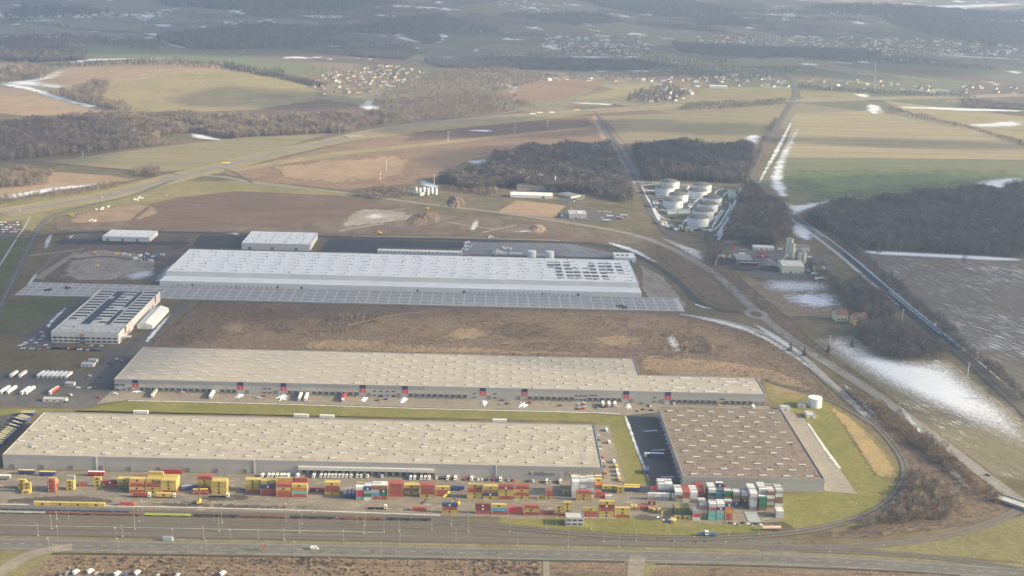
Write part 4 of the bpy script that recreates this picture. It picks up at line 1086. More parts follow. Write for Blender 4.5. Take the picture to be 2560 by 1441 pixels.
WINB_ME = MB().box(-2.4, 2.4, -.12, 0, 0, 1.9).box(-2.3, -.85, -.2, -.12, .1, 1.8, 1).box(-.75, .75, -.2, -.12, .1, 1.8, 1).box(.85, 2.3, -.2, -.12, .1, 1.8, 1).mesh('window', [STEEL, GLASS])
for i in range(12):
    xx = x0 + 4 + i * 6.0
    for z in (1.4, 5.2):
        if i != 5:
            link('window', WINB_ME, AB, (xx, y0 - .02, z))
MB().box(x0 + 31.3, x0 + 36.9, y0 - .3, y0 - .02, 0, 7.6).build('entrance_glazing', plain('green_glass', (.06, .10, .10), .15, .2, spec=.7), AB)
MB().box(x0 + 31, x0 + 37.2, y0 - 2.4, y0 - .3, 3.4, 3.7).build('canopy', STEEL, AB)
o = link('sign_letters', text_mesh('ABB', 2.9, plain('sign_red', (.62, .03, .05), .5, .05), .12), AB, (x0 + 31.6, y0 - .2, 8.7)); o.rotation_euler = (math.pi / 2, 0, 0)
for yy in (y0 + 26, y1 - 22):
    link('navy_panel', PN_ME, AB, (x1 + .12, yy, 8.4), math.pi / 2)
    link('red_panel', PR_ME, AB, (x1 + .12, yy, 4.3), math.pi / 2)
for yy in (y0 + 8, y0 + 14, y0 + 34, y0 + 40, y1 - 34):
    link('gate', GATE_ME, AB, (x1 + .02, yy, 0), math.pi / 2)
MB().box(x1 + .1, x1 + 9, y0 + 12, y0 + 19, 3.9, 4.3).build('canopy', WALLL, AB)

# ------------------------------------------------------------------ smaller halls
def tent(name, label, x0, x1, y0, y1, eave, ridge, mat, along='y', cat='tent hall', bays=6):
    t_ = thing(name, label, cat, ((x0 + x1) / 2, (y0 + y1) / 2, 0))
    a, b_ = (x1 - x0) / 2, (y1 - y0) / 2
    if along == 'y':
        MB().prism([(-a, 0), (a, 0), (a, eave), (0, ridge - .05), (-a, eave)], 'y', -b_, b_).build('wall', mat, t_)
        for k in range(bays):
            u0, u1 = -b_ + 2 * b_ * k / bays + .06, -b_ + 2 * b_ * (k + 1) / bays - .06
            for s in (-1, 1):
                MB().quad([(s * (a + .3), u0, eave), (s * (a + .3), u1, eave), (0, u1, ridge + .05), (0, u0, ridge + .05)][::s]).build('roof_panel', mat, t_)
    else:
        MB().prism([(-b_, 0), (b_, 0), (b_, eave), (0, ridge - .05), (-b_, eave)], 'x', -a, a).build('wall', mat, t_)
        for k in range(bays):
            u0, u1 = -a + 2 * a * k / bays + .06, -a + 2 * a * (k + 1) / bays - .06
            for s in (-1, 1):
                MB().quad([(u0, s * (b_ + .3), eave), (u1, s * (b_ + .3), eave), (u1, 0, ridge + .05), (u0, 0, ridge + .05)][::-s]).build('roof_panel', mat, t_)
    return t_
TENTM = plain('tent_fabric', (.80, .78, .70), .6, .05, .2)
tn = tent('tent_hall', 'cream white tent hall beside the grey factory hall', -404, -386, 1329, 1400, 4.5, 7.6, TENTM)
MB().box(-3, 3, -35.9, -35.5, 0, 3.6).build('door', WALLW, tn)
def simple_hall(label, cat, fl, fr, depth, h, wall, roof, extra=None, name='hall', rz=0.0):
    """a flat-roofed hall from its front base corners"""
    a, b_ = G(*fl), G(*fr)
    w = math.hypot(*(b_ - a)[:2])
    rot = math.atan2(b_[1] - a[1], b_[0] - a[0]) if rz is None else rz
    r = thing(name, label, cat, (a[0], a[1], 0), rot)
    hall(r, 0, w, 0, depth, h, wall, roof, .35)
    return r, w
hA, w = simple_hall('small white hall standing alone on the far left site', 'hall', (256, 603), (374, 606), 46, 7.2, WALLL, ROOF3)
for k in range(9): link('roof_vent', VENT_ME, hA, (4 + k * 7, 12 + (k % 3) * 10, 6.85))
for k in (8, 30, 52): link('gate', GATE_ME, hA, (k, -.02, 0))
for k in range(1, 5): MB().box(w * k / 5 - .1, w * k / 5 + .1, -.06, -.01, .2, 7).build('wall_joint', WALLW, hA)
hB, w = simple_hall('white flat-roofed hall just behind the huge white hall', 'hall', (604, 624), (776, 627), 78, 10, WALLL, ROOF3)
for k in range(12): link('roof_vent', VENT_ME, hB, (5 + k * 7, 12 + (k % 4) * 16, 9.65), 0, 1.4)
for k in range(4): MB().box(w * (k + .7) / 4.4, w * (k + .7) / 4.4 + 1.2, 3, 74, 9.66, 9.75).build('roof_walkway', plain('walkway', (.55, .56, .57), .8, .1), hB)
for k in (12, 45, 80): link('gate', GATE_ME, hB, (k, -.02, 0))
hC, w = simple_hall('low white service building behind the huge white hall', 'building', (943, 634), (1157, 640), 12, 4.4, WALLW, ROOF3)
for k in range(22): link('window', WIN_ME, hC, (4 + k * (w - 8) / 21, -.02, 1.4))
for k in range(8): link('roof_vent', VENT_ME, hC, (6 + k * w / 9, 5, 4.05))
hD, w = simple_hall('small white plant building at the right end of the white hall', 'building', (1536, 655), (1590, 657), 32, 6.5, WALLW, ROOF3)
for k in (4, 14, 24): link('gate', GATE_ME, hD, (k, -.02, 0), 0, (.8, 1, .8))
for k in range(3): MB().box(4 + k * 7, 8 + k * 7, 12, 16, 6.2, 8.2).build('cooling_unit', STEEL, hD)
for px, base, lab in ((1329.5, 646, 'left of two white round tanks behind the white hall'), (1374, 647.5, 'right of two white round tanks behind the white hall')):
    w = G(px, base)
    t_ = thing('water_tank', lab, 'tank', (w[0], w[1], 0))
    MB().cyl(0, 0, 0, 11, 6.4, n=32).build('shell', plain('white_tank', (.80, .79, .76), .45, .04, .2), t_)
    MB().cyl(0, 0, 11.003, 11.4, 6.5, 5.8, 32).cyl(0, 0, 11.4, 12, .7, n=8).build('lid', WHITEP, t_)
    MB().tube((6.6, -1.5, 0), (6.6, -1.5, 11.4), .12).tube((6.6, -2.1, 0), (6.6, -2.1, 11.4), .12).build('ladder', STEEL, t_)
for px, py, L in ((1250, 637, 22), (1290, 638, 20), (1352, 642, 12)):
    a = G(px, py)
    r = thing('low_shed', 'low white pump shed %s the round white tanks' % ('well left of' if px < 1270 else 'just left of' if px < 1320 else 'between'), 'shed', (a[0], a[1], 0))
    hall(r, -L / 2, L / 2, 0, 5, 3, WALLW, ROOF3, .2)
    MB().box(-.6, .6, -.1, 0, 0, 2.1).build('door', DOORG, r)
# round white tank at the lawn
w = GZ('1', 0, 0); w = G(2036, 1016)
t_ = thing('water_tank', 'white round sprinkler tank on the lawn beside the railway loop', 'tank', (w[0], w[1], 0))
MB().cyl(0, 0, 0, 9.6, 6.9, n=40).build('shell', MATS['white_tank'], t_)
MB().cyl(0, 0, 9.603, 10.3, 7.0, .6, 40).build('lid', WHITEP, t_)
for k in range(4): MB().cyl(0, 0, 1.5 + k * 2.3, 1.62 + k * 2.3, 6.97, n=40, cap=False).build('hoop', STEEL, t_)
MB().tube((-6, -4, 0), (-6, -4, 10), .12).tube((-6.4, -3.4, 0), (-6.4, -3.4, 10), .12).build('ladder', STEEL, t_)
for px, py, ww, dd, hh, lab, mt in ((2005, 1021, 8, 6, 4.2, 'grey pump house beside the white sprinkler tank', WALL), (1964, 1028, 10, 7, 3.8, 'white transformer kiosk at the corner of the brown roof', WALLW), (2028, 1047, 9, 12, 3.6, 'beige flat shed at the top of the concrete strip', CREAM)):
    a = G(px, py)
    r = thing('pump_house', lab, 'shed', (a[0], a[1], 0))
    hall(r, -ww / 2, ww / 2, 0, dd, hh, mt, ROOFA, .2)
    MB().box(-1, 1, -.1, 0, 0, 2.4).build('door', DOORG, r)
for px, py, ww, dd, hh, lab in ((218, 918, 13, 8, 3.2, 'white site cabin on the brown grass left of the warehouse'), (231, 907, 9, 5, 3.0, 'small white cabin behind the larger site cabin'), (174, 966, 9, 5, 3.4, 'grey cabin at the edge of the truck park'), (136, 1006, 22, 6, 3.2, 'long grey gatehouse at the truck park entrance')):
    a = G(px, py)
    r = thing('site_cabin', lab, 'cabin', (a[0], a[1], 0))
    hall(r, -ww / 2, ww / 2, 0, dd, hh, WALLW if 'white' in lab else WALLL, ROOFA, .2)
    for k in (-1, 0, 1): link('window', WIN_ME, r, (k * ww / 3.4, -.01, 1.1), 0, (.6, 1, .9))
a = G(1436, 1316)
r = thing('signal_box', 'small grey two-storey signal building by the container yard', 'building', (a[0], a[1], 0))
hall(r, -7, 7, 0, 9, 7.2, WALLL, ROOFA, .3)
for k in range(3):
    for z in (1, 4.4): link('window', WIN_ME, r, (-4.6 + k * 4.6, -.01, z), 0, (1.1, 1, 1.2))
a = G(420, 1352)
r = thing('equipment_cabin', 'lone grey-white equipment cabin on the grass above the road', 'cabin', (a[0], a[1], 0))
MB().box(-3.6, 3.6, -1.3, 1.3, .2, 3.0).build('body', WALLW, r)
for k in range(9): MB().box(-3.3 + k * .8, -3.1 + k * .8, -1.36, -1.3, .3, 2.9).build('rib', STEEL, r)
MB().box(-3.8, 3.8, -1.5, 1.5, 3.0, 3.15).build('roof', STEEL, r)

# ------------------------------------------------------------------ fuel depot
sheet('depot_ground', [(1588, 452), (1720, 458), (1860, 472), (1800, 585), (1790, 590), (1700, 585), (1655, 575)], earth('depot_ground', (.10, .115, .075), (.13, .135, .09), 20, c3=(.24, .25, .25)), 3)
TANKW = plain('white_tank_steel', (.74, .75, .76), .45, .05, .1)
TANKR = plain('floating_roof', (.115, .115, .115), .7, .2, .15)
tk = [(763, 185, 180), (1400, 250, 185), (655, 305, 185), (1315, 365, 190), (930, 440, 190), (825, 560, 195), (1605, 505, 190), (1515, 630, 200), (1425, 765, 205), (1325, 900, 212)]
tl = ['rearmost of the left cluster of white fuel tanks', 'rearmost of the right cluster of white fuel tanks', 'leftmost white fuel tank of the depot', 'second from the back of the right cluster of fuel tanks', 'rear one of the front left pair of fuel tanks', 'front one of the left cluster of white fuel tanks', 'rightmost white fuel tank of the depot', 'third from the front of the right row of fuel tanks', 'second from the front of the right row of fuel tanks', 'frontmost white fuel tank of the depot']
WHITED = plain('depot_white', (.74, .76, .78), .7, .06, .2)
for (x_, y_, r_), lab in zip(tk, tl):
    c = GZ('t', x_, y_, 14)
    e_ = GZ('t', x_ + r_, y_, 14)
    R_ = float(np.hypot(*(e_ - c)[:2]))
    t_ = thing('fuel_tank', lab, 'fuel tank', (c[0], c[1], 0), 0, 'white fuel tanks of the depot')
    shl = MB().cyl(0, 0, 0, 14, R_, n=48, cap=False).cyl(0, 0, 0, 14, R_ - .4, n=48, cap=False).build('shell', TANKW, t_)
    dm_ = MB()
    for q in range(5):
        f0, f1 = q / 5.0, (q + 1) / 5.0
        dm_.cyl(0, 0, 13.7 + 4.6 * math.sin(f0 * 1.5), 13.7 + 4.6 * math.sin(f1 * 1.5), (R_ - .5) * (1 - f0 ** 1.6), max(.6, (R_ - .5) * (1 - f1 ** 1.6)), 40, cap=q == 4)
    dm_.cyl(0, 0, 18.2, 19.2, .8, n=8).build('dome_roof', TANKR, t_)
    MB().cyl(0, 0, 13.2, 13.5, R_ + .5, n=48, cap=False).build('rim_walkway', STEEL, shl)
    for k in (3.5, 7, 10.5): MB().cyl(0, 0, k, k + .25, R_ + .12, n=48, cap=False).build('wind_girder', WHITED, shl)
    a0 = -1.9
    st = MB()
    for k in range(14):
        a_ = a0 + k * .05
        st.box(R_ * math.cos(a_) * 1.02 - .4, R_ * math.cos(a_) * 1.02 + .4, R_ * math.sin(a_) * 1.02 - .4, R_ * math.sin(a_) * 1.02 + .4, k, k + .3)
    st.build('stair', STEEL, t_)
    MB().tube((-R_ * .95, -R_ * .2, 14.5), (-R_ * .5, 0, 17.2), .4).build('roof_ladder', WHITED, t_)
WALLM = earth('bund_concrete', (.72, .73, .74), (.60, .61, .62), 6, fine=.2)
for p_, w_ in (([(40, 200), (180, 330), (330, 560), (470, 850), (600, 1130)], 3.2), ([(50, 195), (600, 225), (1200, 270), (1850, 340)], 2.5), ([(200, 290), (400, 250), (560, 240)], 2), ([(200, 300), (280, 470)], 2), ([(1850, 600), (2000, 640), (1880, 860), (1700, 1150), (1520, 1170)], 3.4), ([(2200, 330), (2060, 600), (1960, 860), (1750, 1230)], 6.0), ([(2030, 700), (1900, 960), (1720, 1230)], 4.0), ([(1130, 760), (1280, 580), (1350, 540)], 4), ([(470, 800), (620, 940), (760, 960)], 3), ([(560, 760), (760, 770)], 3), ([(1000, 1060), (1120, 930)], 3), ([(1550, 1010), (1700, 880)], 2.5), ([(330, 470), (560, 500)], 3), ([(950, 270), (1180, 290)], 2.5), ([(1090, 370), (1150, 290)], 4), ([(920, 380), (1110, 370)], 3), ([(1110, 540), (1330, 550)], 3), ([(1040, 640), (1200, 640), (1290, 660)], 3.5), ([(1130, 700), (1180, 620)], 3), ([(1660, 450), (1700, 370), (1830, 350)], 3), ([(1820, 500), (1890, 410)], 3.5), ([(1600, 1120), (1700, 900), (1800, 760)], 2.2), ([(1650, 1060), (1760, 880), (1840, 770)], 2.0), ([(1540, 1000), (1640, 850)], 2.2), ([(560, 960), (520, 870), (440, 720)], 3), ([(1230, 1130), (1500, 1170)], 5), ([(600, 1050), (760, 1130), (900, 1160)], 4), ([(250, 380), (460, 380)], 5), ([(330, 570), (640, 560)], 6), ([(1700, 1280), (1800, 1230)], 9), ([(1720, 1370), (1800, 1250), (1850, 1100)], 5)):
    pts = [zz('t', *q) for q in p_]
    strip('pipe_lane', pts, w_, WALLM, 7, round_=2)
GREENR = plain('pale_green_roof', (.26, .32, .27), .6, .08, .1)
def shed(name, label, cat, k, fl, fr, depth, h, wall, roof, ridge=0.0, rot=None):
    a, b_ = GZ(k, *fl), GZ(k, *fr)
    wd = math.hypot(*(b_ - a)[:2])
    r = thing(name, label, cat, (a[0], a[1], 0), math.atan2(b_[1] - a[1], b_[0] - a[0]) if rot is None else rot)
    MB().box(0, wd, 0, depth, 0, h).build('wall', wall, r)
    e = .4
    MB().prism([(-e, h + .003), (depth + e, h + .003), (depth + e, h + .3), (depth / 2, h + ridge + .35), (-e, h + .3)], 'x', -e, wd + e).build('roof', roof, r)
    MB().box(wd * .35, wd * .35 + 3, -.1, -.01, 0, 3).build('door', DOORG, r)
    for q in range(max(1, int(wd / 7))): link('window', WIN_ME, r, (wd * (q + .75) / max(1, int(wd / 7)) - 1, -.01, 1.2), 0, (.7, 1, .9))
    return r
shed('depot_building', 'long pale green-roofed office in the middle of the fuel depot', 'building', 't', (720, 850), (1170, 830), 16, 4.5, WALLM, GREENR, 1.2)
shed('depot_building', 'small depot building with green roof by the front fence', 'building', 't', (1070, 1190), (1200, 1200), 13, 5, CREAM, GREENR, 2.2)
shed('depot_building', 'cream depot hut left of the front building', 'building', 't', (590, 1060), (710, 1050), 14, 4, CREAM, GREENR, .8)
shed('depot_building', 'low hut with dark roof at the left depot fence', 'building', 't', (420, 645), (530, 640), 9, 3.4, WALLM, WALLD, 1.4)
for i, (x_, y_) in enumerate([(700, 1100), (780, 1080), (830, 1130), (770, 1150), (880, 1170), (640, 1110), (1340, 1160), (1300, 1180), (480, 720), (600, 720), (860, 920), (800, 930), (1560, 1190), (500, 490), (420, 440), (1000, 1190)]):
    w = GZ('t', x_, y_)
    m_ = MB().box(-3, 3, -2.5, 2.5, 0, 2.6).box(-1.2, 1.2, -3.6, -2.5, 0, 1.8)
    m_.tube((3.2, 0, .8), (6.5, .6, .8), .35).box(-3.3, 3.3, -2.8, 2.8, 2.6, 2.8)
    tag(m_.build('pump_skid', [WHITED, STEEL, WALLD, NAVY][i % 4], None, (w[0], w[1], .3)), '%s pump unit with pipe stub, %s from the left edge inside the fuel depot' % (['white', 'steel grey', 'dark grey', 'navy'][i % 4], nth(i)), 'pump unit', 'pump units of the fuel depot')
shed('depot_building', 'small cream hut between the front buildings', 'building', 't', (930, 1140), (1000, 1145), 12, 4, CREAM, GREENR, 1.2)
shed('loading_station', 'green-roofed tanker loading station at the right depot edge', 'building', 't', (1940, 560), (2060, 585), 75, 5.5, WALLM, GREENR, .8, rot=math.radians(-8))

# ------------------------------------------------------------------ farm halls beyond the road
t_ = tent('tent_hall', 'long white barrel-like hall beside the allotments', *(lambda a, b_: (a[0], b_[0], a[1], a[1] + 22))(G(1276, 494), G(1382, 499)), 5, 8.5, TENTM, 'x', 'hall', 8)
MB().box(20, 24, -11.4, -11.0, 0, 3.5).build('gate', GLASS, t_)
fh = shed('production_hall', 'long grey hall with red stripe behind the white hall', 'hall', 's', (370, 320), (1090, 385), 34, 7.5, plain('pinkish_cladding', (.42, .38, .38), .6, .06), WALLD, .8, rot=0.0)
MB().box(0, 74, -.2, -.02, 4.2, 5.4).build('red_stripe', RED, fh)
MB().box(4, 66, 12, 15, 8.4, 9.0).build('ridge_light', SKYL, fh)
w = GZ('s', 1045, 265)
r = thing('vent_stack', 'tall pale vent stack rising behind the red-striped hall', 'stack', (w[0], w[1], 0))
MB().cyl(0, 0, 0, 19, 1.7, 1.5, 16).build('flue', plain('pale_metal', (.55, .54, .50), .5, .1), r)
MB().cyl(0, 0, 19.0, 20.4, 2.1, 1.2, 16).build('cowl', STEEL, r)
MB().box(1.5, 5, -1.5, 1.5, 0, 10).build('filter_house', CREAM, r)
w = GZ('s', 1270, 330)
r = thing('arched_shed', 'rounded grey arched shed right of the red-striped hall', 'shed', (w[0], w[1], 0))
MB().prism([(12 * math.cos(a_), 9 * math.sin(a_)) for a_ in np.linspace(0, math.pi, 14)], 'y', 0, 34).build('vault', plain('arched_sheet', (.40, .40, .38), .5, .08), r)
MB().box(-4, 2, -.2, -.03, 0, 5).build('gate', GLASS, r)
shed('lean_to_shed', 'open grey shed with flat roof among parked vehicles', 'shed', 's', (1110, 430), (1330, 480), 26, 4.5, WALL, plain('slate_roof', (.20, .215, .24), .6, .1), .3)
of = shed('office_building', 'flat grey office building by the country road', 'building', 's', (1300, 830), (1600, 850), 34, 7.5, WALLL, WALL, .3, rot=0.0)
MB().box(14, 22, 6, 20, 8.0, 8.8).build('roof_light', SKYL, of)
MB().box(-14, -.1, 2, 12, 0, 4).build('annexe', plain('blue_grey', (.22, .25, .29), .6, .1), of)
sheet('parking', [zz('s', *q) for q in ((1080, 500), (1330, 420), (1700, 420), (1380, 570), (1080, 590))], ASPH, 4)
sheet('parking', [zz('s', *q) for q in ((1020, 800), (1200, 690), (1330, 660), (1560, 640), (1640, 660), (2080, 720), (2330, 780), (2100, 900), (1600, 880))], ASPH, 4)
w = G(1062, 480)
for i in range(6):
    ww = G(1040 + i * 10, 485 + (i % 2) * 2)
    r = thing('gas_cylinder_tank', '%s white upright tank from the left in the small gas station by the wood' % nth(i), 'tank', (ww[0], ww[1], 0), 0, 'white tanks of the gas station')
    MB().cyl(0, 0, 0, 12, 2.4, n=14).build('shell', TANKW, r)
    MB().cyl(0, 0, 12.003, 13, 2.4, .4, 14).build('dome', WHITED, r)
shed('gas_station_building', 'small pale building with green roof in front of the upright tanks', 'building', 'e', (500, 15), (600, 30), 12, 4.5, CREAM, GREENR, 1.0)

# ------------------------------------------------------------------ asphalt and concrete plant
def silo(k, x_, y_, r_, h_, lab, mat=CREAM):
    w = GZ(k, x_, y_)
    s_ = thing('silo', lab, 'silo', (w[0], w[1], 0), 0, 'silos of the mixing plant')
    MB().cyl(0, 0, 5, h_, r_, n=18).build('shell', mat, s_)
    MB().cyl(0, 0, 2.5, 5, .5, r_, 18, cap=False).build('cone', mat, s_)
    MB().cyl(0, 0, h_ + .003, h_ + 1.2, r_, r_ * .3, 18).build('lid', STEEL, s_)
    for a_ in range(4):
        c_, q_ = math.cos(a_ * 1.57 + .78) * r_ * .85, math.sin(a_ * 1.57 + .78) * r_ * .85
        MB().tube((c_, q_, 0), (c_, q_, 5.4), .2).build('leg', STEEL, s_)
silo('r', 1335, 640, 3.8, 33, 'tallest cream silo of the mixing plant, left one')
silo('r', 1385, 655, 2.4, 33, 'slim tall cream silo in the middle of the three')
silo('r', 1425, 665, 2.6, 27, 'lower slim silo right of the tall ones')
silo('r', 1545, 755, 2.8, 21, 'left one of the two short cream silos behind the cream shed')
silo('r', 1625, 760, 3.0, 21, 'right one of the two short cream silos behind the cream shed')
shed('cream_shed', 'big cream gable shed in the mixing plant', 'shed', 'r', (1240, 880), (1560, 965), 34, 11, CREAM, plain('cream_roof', (.66, .63, .50), .55, .05), 2.5, rot=math.radians(-2))
shed('cream_hut', 'small cream building with two dark windows right of the plant', 'building', 'r', (1850, 885), (2010, 890), 20, 7, CREAM, MATS['cream_roof'], 2.0, rot=0.0)
shed('plant_office', 'cream plant office behind the tall silos', 'building', 'r', (1440, 495), (1740, 505), 20, 7, CREAM, WALLD, .5, rot=0.0)
shed('storage_row', 'long grey-white storage building along the wood', 'building', 'r', (735, 465), (1105, 495), 16, 4.5, WALLW, WALLL, .8, rot=math.radians(-3))
sh_ = shed('open_shed', 'dark grey open-fronted material shed', 'shed', 'r', (435, 745), (690, 790), 36, 9, WALLD, plain('grey_sheet_roof', (.23, .245, .245), .6, .08), 1.0, rot=math.radians(-2))
MB().box(5, 30, -.3, -.05, 5, 6).build('gutter', CREAM, sh_)
MB().box(5, 30, -.3, -.05, 0, 4.6).build('dark_opening_panel', BLACK, sh_)  # black panel paints the shade inside the open front
def heap(name, label, w, rx, ry, h_, mat, seed, cat='heap'):
    r_ = random.Random(seed)
    m_ = MB()
    nr, na = 6, 18
    rag = .55 if cat == 'snow pile' else .1
    lob = [math.sin(2.3 * j + seed) * .6 + r_.uniform(-.6, .6) for j in range(na)]
    for i in range(nr):
        for j in range(na):
            f_ = i / (nr - 1)
            a_ = 2 * math.pi * j / na
            q = (1 - f_) * (1 + rag * lob[j] + r_.uniform(-.16, .16))
            m_.v.append((rx * q * math.cos(a_), ry * q * math.sin(a_), h_ * (f_ ** .8) * (1 + r_.uniform(-.2, .2) * (0 < i < nr - 1)) if i else 0))
    for i in range(nr - 1):
        for j in range(na):
            k = (j + 1) % na
            m_.f.append((i * na + j, i * na + k, (i + 1) * na + k, (i + 1) * na + j)); m_.m.append(0)
    return tag(m_.build(name, mat, None, (w[0], w[1], .02)), label, cat)
COAL = plain('black_aggregate', (.045, .045, .047), .9, .3, .3)
GRAV = plain('grey_aggregate', (.17, .17, .168), .95, .2, .3)
heap('gravel_heap', 'black aggregate heap inside the curved wall', GZ('r', 220, 680), 18, 24, 6, COAL, 1)
heap('gravel_heap', 'black heap below the dark open shed', GZ('r', 560, 800), 20, 14, 5, COAL, 2)
heap('gravel_heap', 'grey gravel heap left of the conveyor', GZ('r', 960, 690), 17, 26, 7, GRAV, 3)
heap('gravel_heap', 'dark heap between the bay walls left of the cream shed', GZ('r', 1060, 810), 24, 14, 5, COAL, 4)
cv = thing('conveyor', 'inclined conveyor running up to the tall silos', 'conveyor', (0, 0, 0))
a, b_ = GZ('r', 1180, 740), GZ('r', 1370, 650)
MB().tube((a[0], a[1], 1.5), (b_[0], b_[1], 13), 1.1, n=6).build('belt_housing', STEEL, cv)
for f_ in (.35, .7):
    p_ = a + (b_ - a) * f_
    MB().tube((p_[0], p_[1], 0), (p_[0], p_[1], 1 + 11.5 * f_), .25).build('leg', STEEL, cv)
wl_ = [GZ('r', *q) for q in ((60, 735), (90, 660), (130, 615), (230, 600), (330, 600))]
cw = thing('curved_wall', 'pale curved retaining wall round the black heap', 'wall', (wl_[0][0], wl_[0][1], 0))
for i in range(4):
    p_, q_ = wl_[i] - wl_[0], wl_[i + 1] - wl_[0]
    d_ = (q_ - p_) / np.linalg.norm(q_ - p_); nn = np.array([-d_[1], d_[0], 0]) * .5
    m_ = MB()
    b0 = [p_ - nn, q_ - nn, q_ + nn, p_ + nn]
    m_.v = [tuple(v) for v in b0] + [(v[0], v[1], 5.0) for v in b0]
    m_.f = [(0, 1, 5, 4), (1, 2, 6, 5), (2, 3, 7, 6), (3, 0, 4, 7), (4, 5, 6, 7)]; m_.m = [0] * 5
    m_.build('wall_panel', CREAM, cw)
SNOWM = plain('snow_heap', (.82, .83, .85), .8, .06, .5)
sp = [('k', 500, 790, 5, 3, 1.6), ('k', 2060, 860, 5, 7, 2.6), ('l', 160, 690, 5.5, 9, 3), ('l', 1390, 730, 4.5, 8, 2.6), ('l', 1995, 735, 4.5, 9, 2.8), ('m', 175, 660, 4, 9, 2.4), ('m', 770, 690, 5, 8, 2.6), ('m', 2370, 710, 3.5, 9, 2.2)]
lbs = ['by the left corner of the dock yard', 'between the second red panel and the yard edge', 'under the third red panel', 'under the fourth red panel', 'under the fifth red panel', 'under the sixth red panel', 'beside the clutter under the seventh red panel', 'under the eighth red panel']
for i, (k, x_, y_, rx, ry, hh) in enumerate(sp):
    heap('snow_pile', 'white ploughed snow pile ' + lbs[i], GZ(k, x_, y_), rx * .8, ry * .8, hh * .6, SNOWM, 20 + i, 'snow pile')
for i, (px, py, rx, ry, hh, lab, mt) in enumerate([(1240, 632, 11, 16, 7, 'pale gravel cone on the concrete behind the white hall', plain('pale_gravel', (.38, .37, .35), .95, .1)), (1068, 545, 24, 50, 6, 'brown soil mound in the middle of the building site', plain('soil', (.14, .10, .07), .95, .25, .2)), (1045, 553, 22, 40, 4, 'lower brown soil mound left of the main mound', MATS['soil']), (1345, 572, 14, 30, 4, 'small light soil mound right of the site track', plain('light_soil', (.24, .18, .12), .95, .2)), (1140, 505, 16, 60, 6, 'long dark earth bank beside the allotments', MATS['soil'])]):
    heap('soil_heap', lab, G(px, py), rx, ry, hh, mt, 40 + i)

# ------------------------------------------------------------------ containers
CC = {'Y': ('yellow', (.54, .41, .125)), 'D': ('dull yellow', (.52, .40, .12)), 'R': ('brick red', (.36, .095, .068)), 'M': ('dark maroon', (.23, .062, .055)), 'O': ('orange', (.62, .25, .06)),
      'N': ('navy blue', (.05, .07, .15)), 'B': ('light blue', (.12, .30, .46)), 'T': ('turquoise', (.17, .42, .36)), 'G': ('green', (.045, .19, .10)), 'W': ('white', (.66, .66, .63)),
      'S': ('grey', (.34, .35, .345)), 'K': ('brown', (.25, .14, .085)), 'L': ('lilac', (.40, .36, .46)), 'C': ('crimson', (.46, .04, .07)), 'V': ('olive', (.26, .235, .10))}
for k, (n_, c_) in CC.items():
    plain('container_' + n_.replace(' ', '_'), c_, .5, .1, .35, dirt=(tuple(x * .55 for x in c_), .5), obj_random=.14)
EMB = plain('emblem_brown', (.085, .06, .025), .6, .1)
EMW = plain('emblem_white', (.72, .68, .62), .6, .1)
CME = {}
CH = 2.85
def cmesh(L, k):
    if (L, k) in CME: return CME[(L, k)]
    mt = MATS['container_' + CC[k][0].replace(' ', '_')]
    a, W_ = L / 2, 1.22
    b = MB()
    n = int(L / .55)
    # corrugated long sides, roof with cross ribs, posts and rails
    for s in (-1, 1):
        pts = []
        for i in range(n * 2 + 1):
            x_ = -a + .1 + (L - .2) * i / (n * 2)
            pts.append((x_, s * (W_ - (.06 if (i // 1) % 2 else .0) - .03)))
        for i in range(len(pts) - 1):
            q = [(pts[i][0], pts[i][1], .15), (pts[i + 1][0], pts[i + 1][1], .15), (pts[i + 1][0], pts[i + 1][1], CH - .12), (pts[i][0], pts[i][1], CH - .12)]
            b.quad(q if s < 0 else q[::-1])
    b.box(-a + .05, a - .05, -W_ + .08, W_ - .08, .14, .2).box(-a + .05, a - .05, -W_ + .06, W_ - .06, CH - .16, CH - .06)
    for s in (-1, 1):
        b.box(-a, a, s * W_ - (.12 if s > 0 else 0), s * W_ + (.12 if s < 0 else 0), 0, .16).box(-a, a, s * W_ - (.12 if s > 0 else 0), s * W_ + (.12 if s < 0 else 0), CH - .12, CH - .005)
        for e in (-1, 1):
            b.box(e * a - (.14 if e > 0 else 0), e * a + (.14 if e < 0 else 0), s * W_ - (.14 if s > 0 else 0), s * W_ + (.14 if s < 0 else 0), .16, CH - .12)
    b.box(-a + .02, -a + .1, -W_ + .14, W_ - .14, .1, CH - .12)
    d = MB()
    for s in (-1, 1):
        d.box(a - .1, a - .02, min(s * .02, s * 1.06), max(s * .02, s * 1.06), .12, CH - .14)
        for q in (.35, .8):
            d.box(a - .02, a + .03, s * q - .025, s * q + .025, .1, CH - .14, 1)
    e = None
    if k in 'YDM' or (k == 'N'):
        e = MB().box(-.75, .75, -W_ - .02, -W_ + .02, .55, 2.2).mesh('emblem', [EMW if k in 'MN' else EMB])
    elif k in 'RC':
        e = MB().box(-a + .5, -a + 1.0, -W_ - .02, -W_ + .02, 1.2, 2.5).box(a - 1.3, a - .5, -W_ - .02, -W_ + .02, 2.0, 2.4).mesh('lettering', [EMW])
    CME[(L, k)] = (b.mesh('body', [mt]), d.mesh('doors', [mt, STEEL]), e)
    return CME[(L, k)]
NCONT = [0]
CORE = MB()
def container(k, L, loc, rz, label, group, name='shipping_container', cat='container'):
    bm, dm, em = cmesh(L, k)
    t_ = thing(name, label, cat, loc, rz, group)
    bd = link('body', bm, t_)
    link('doors', dm, t_)
    if em: link(em.name.split('.')[0], em, bd)
    NCONT[0] += 1
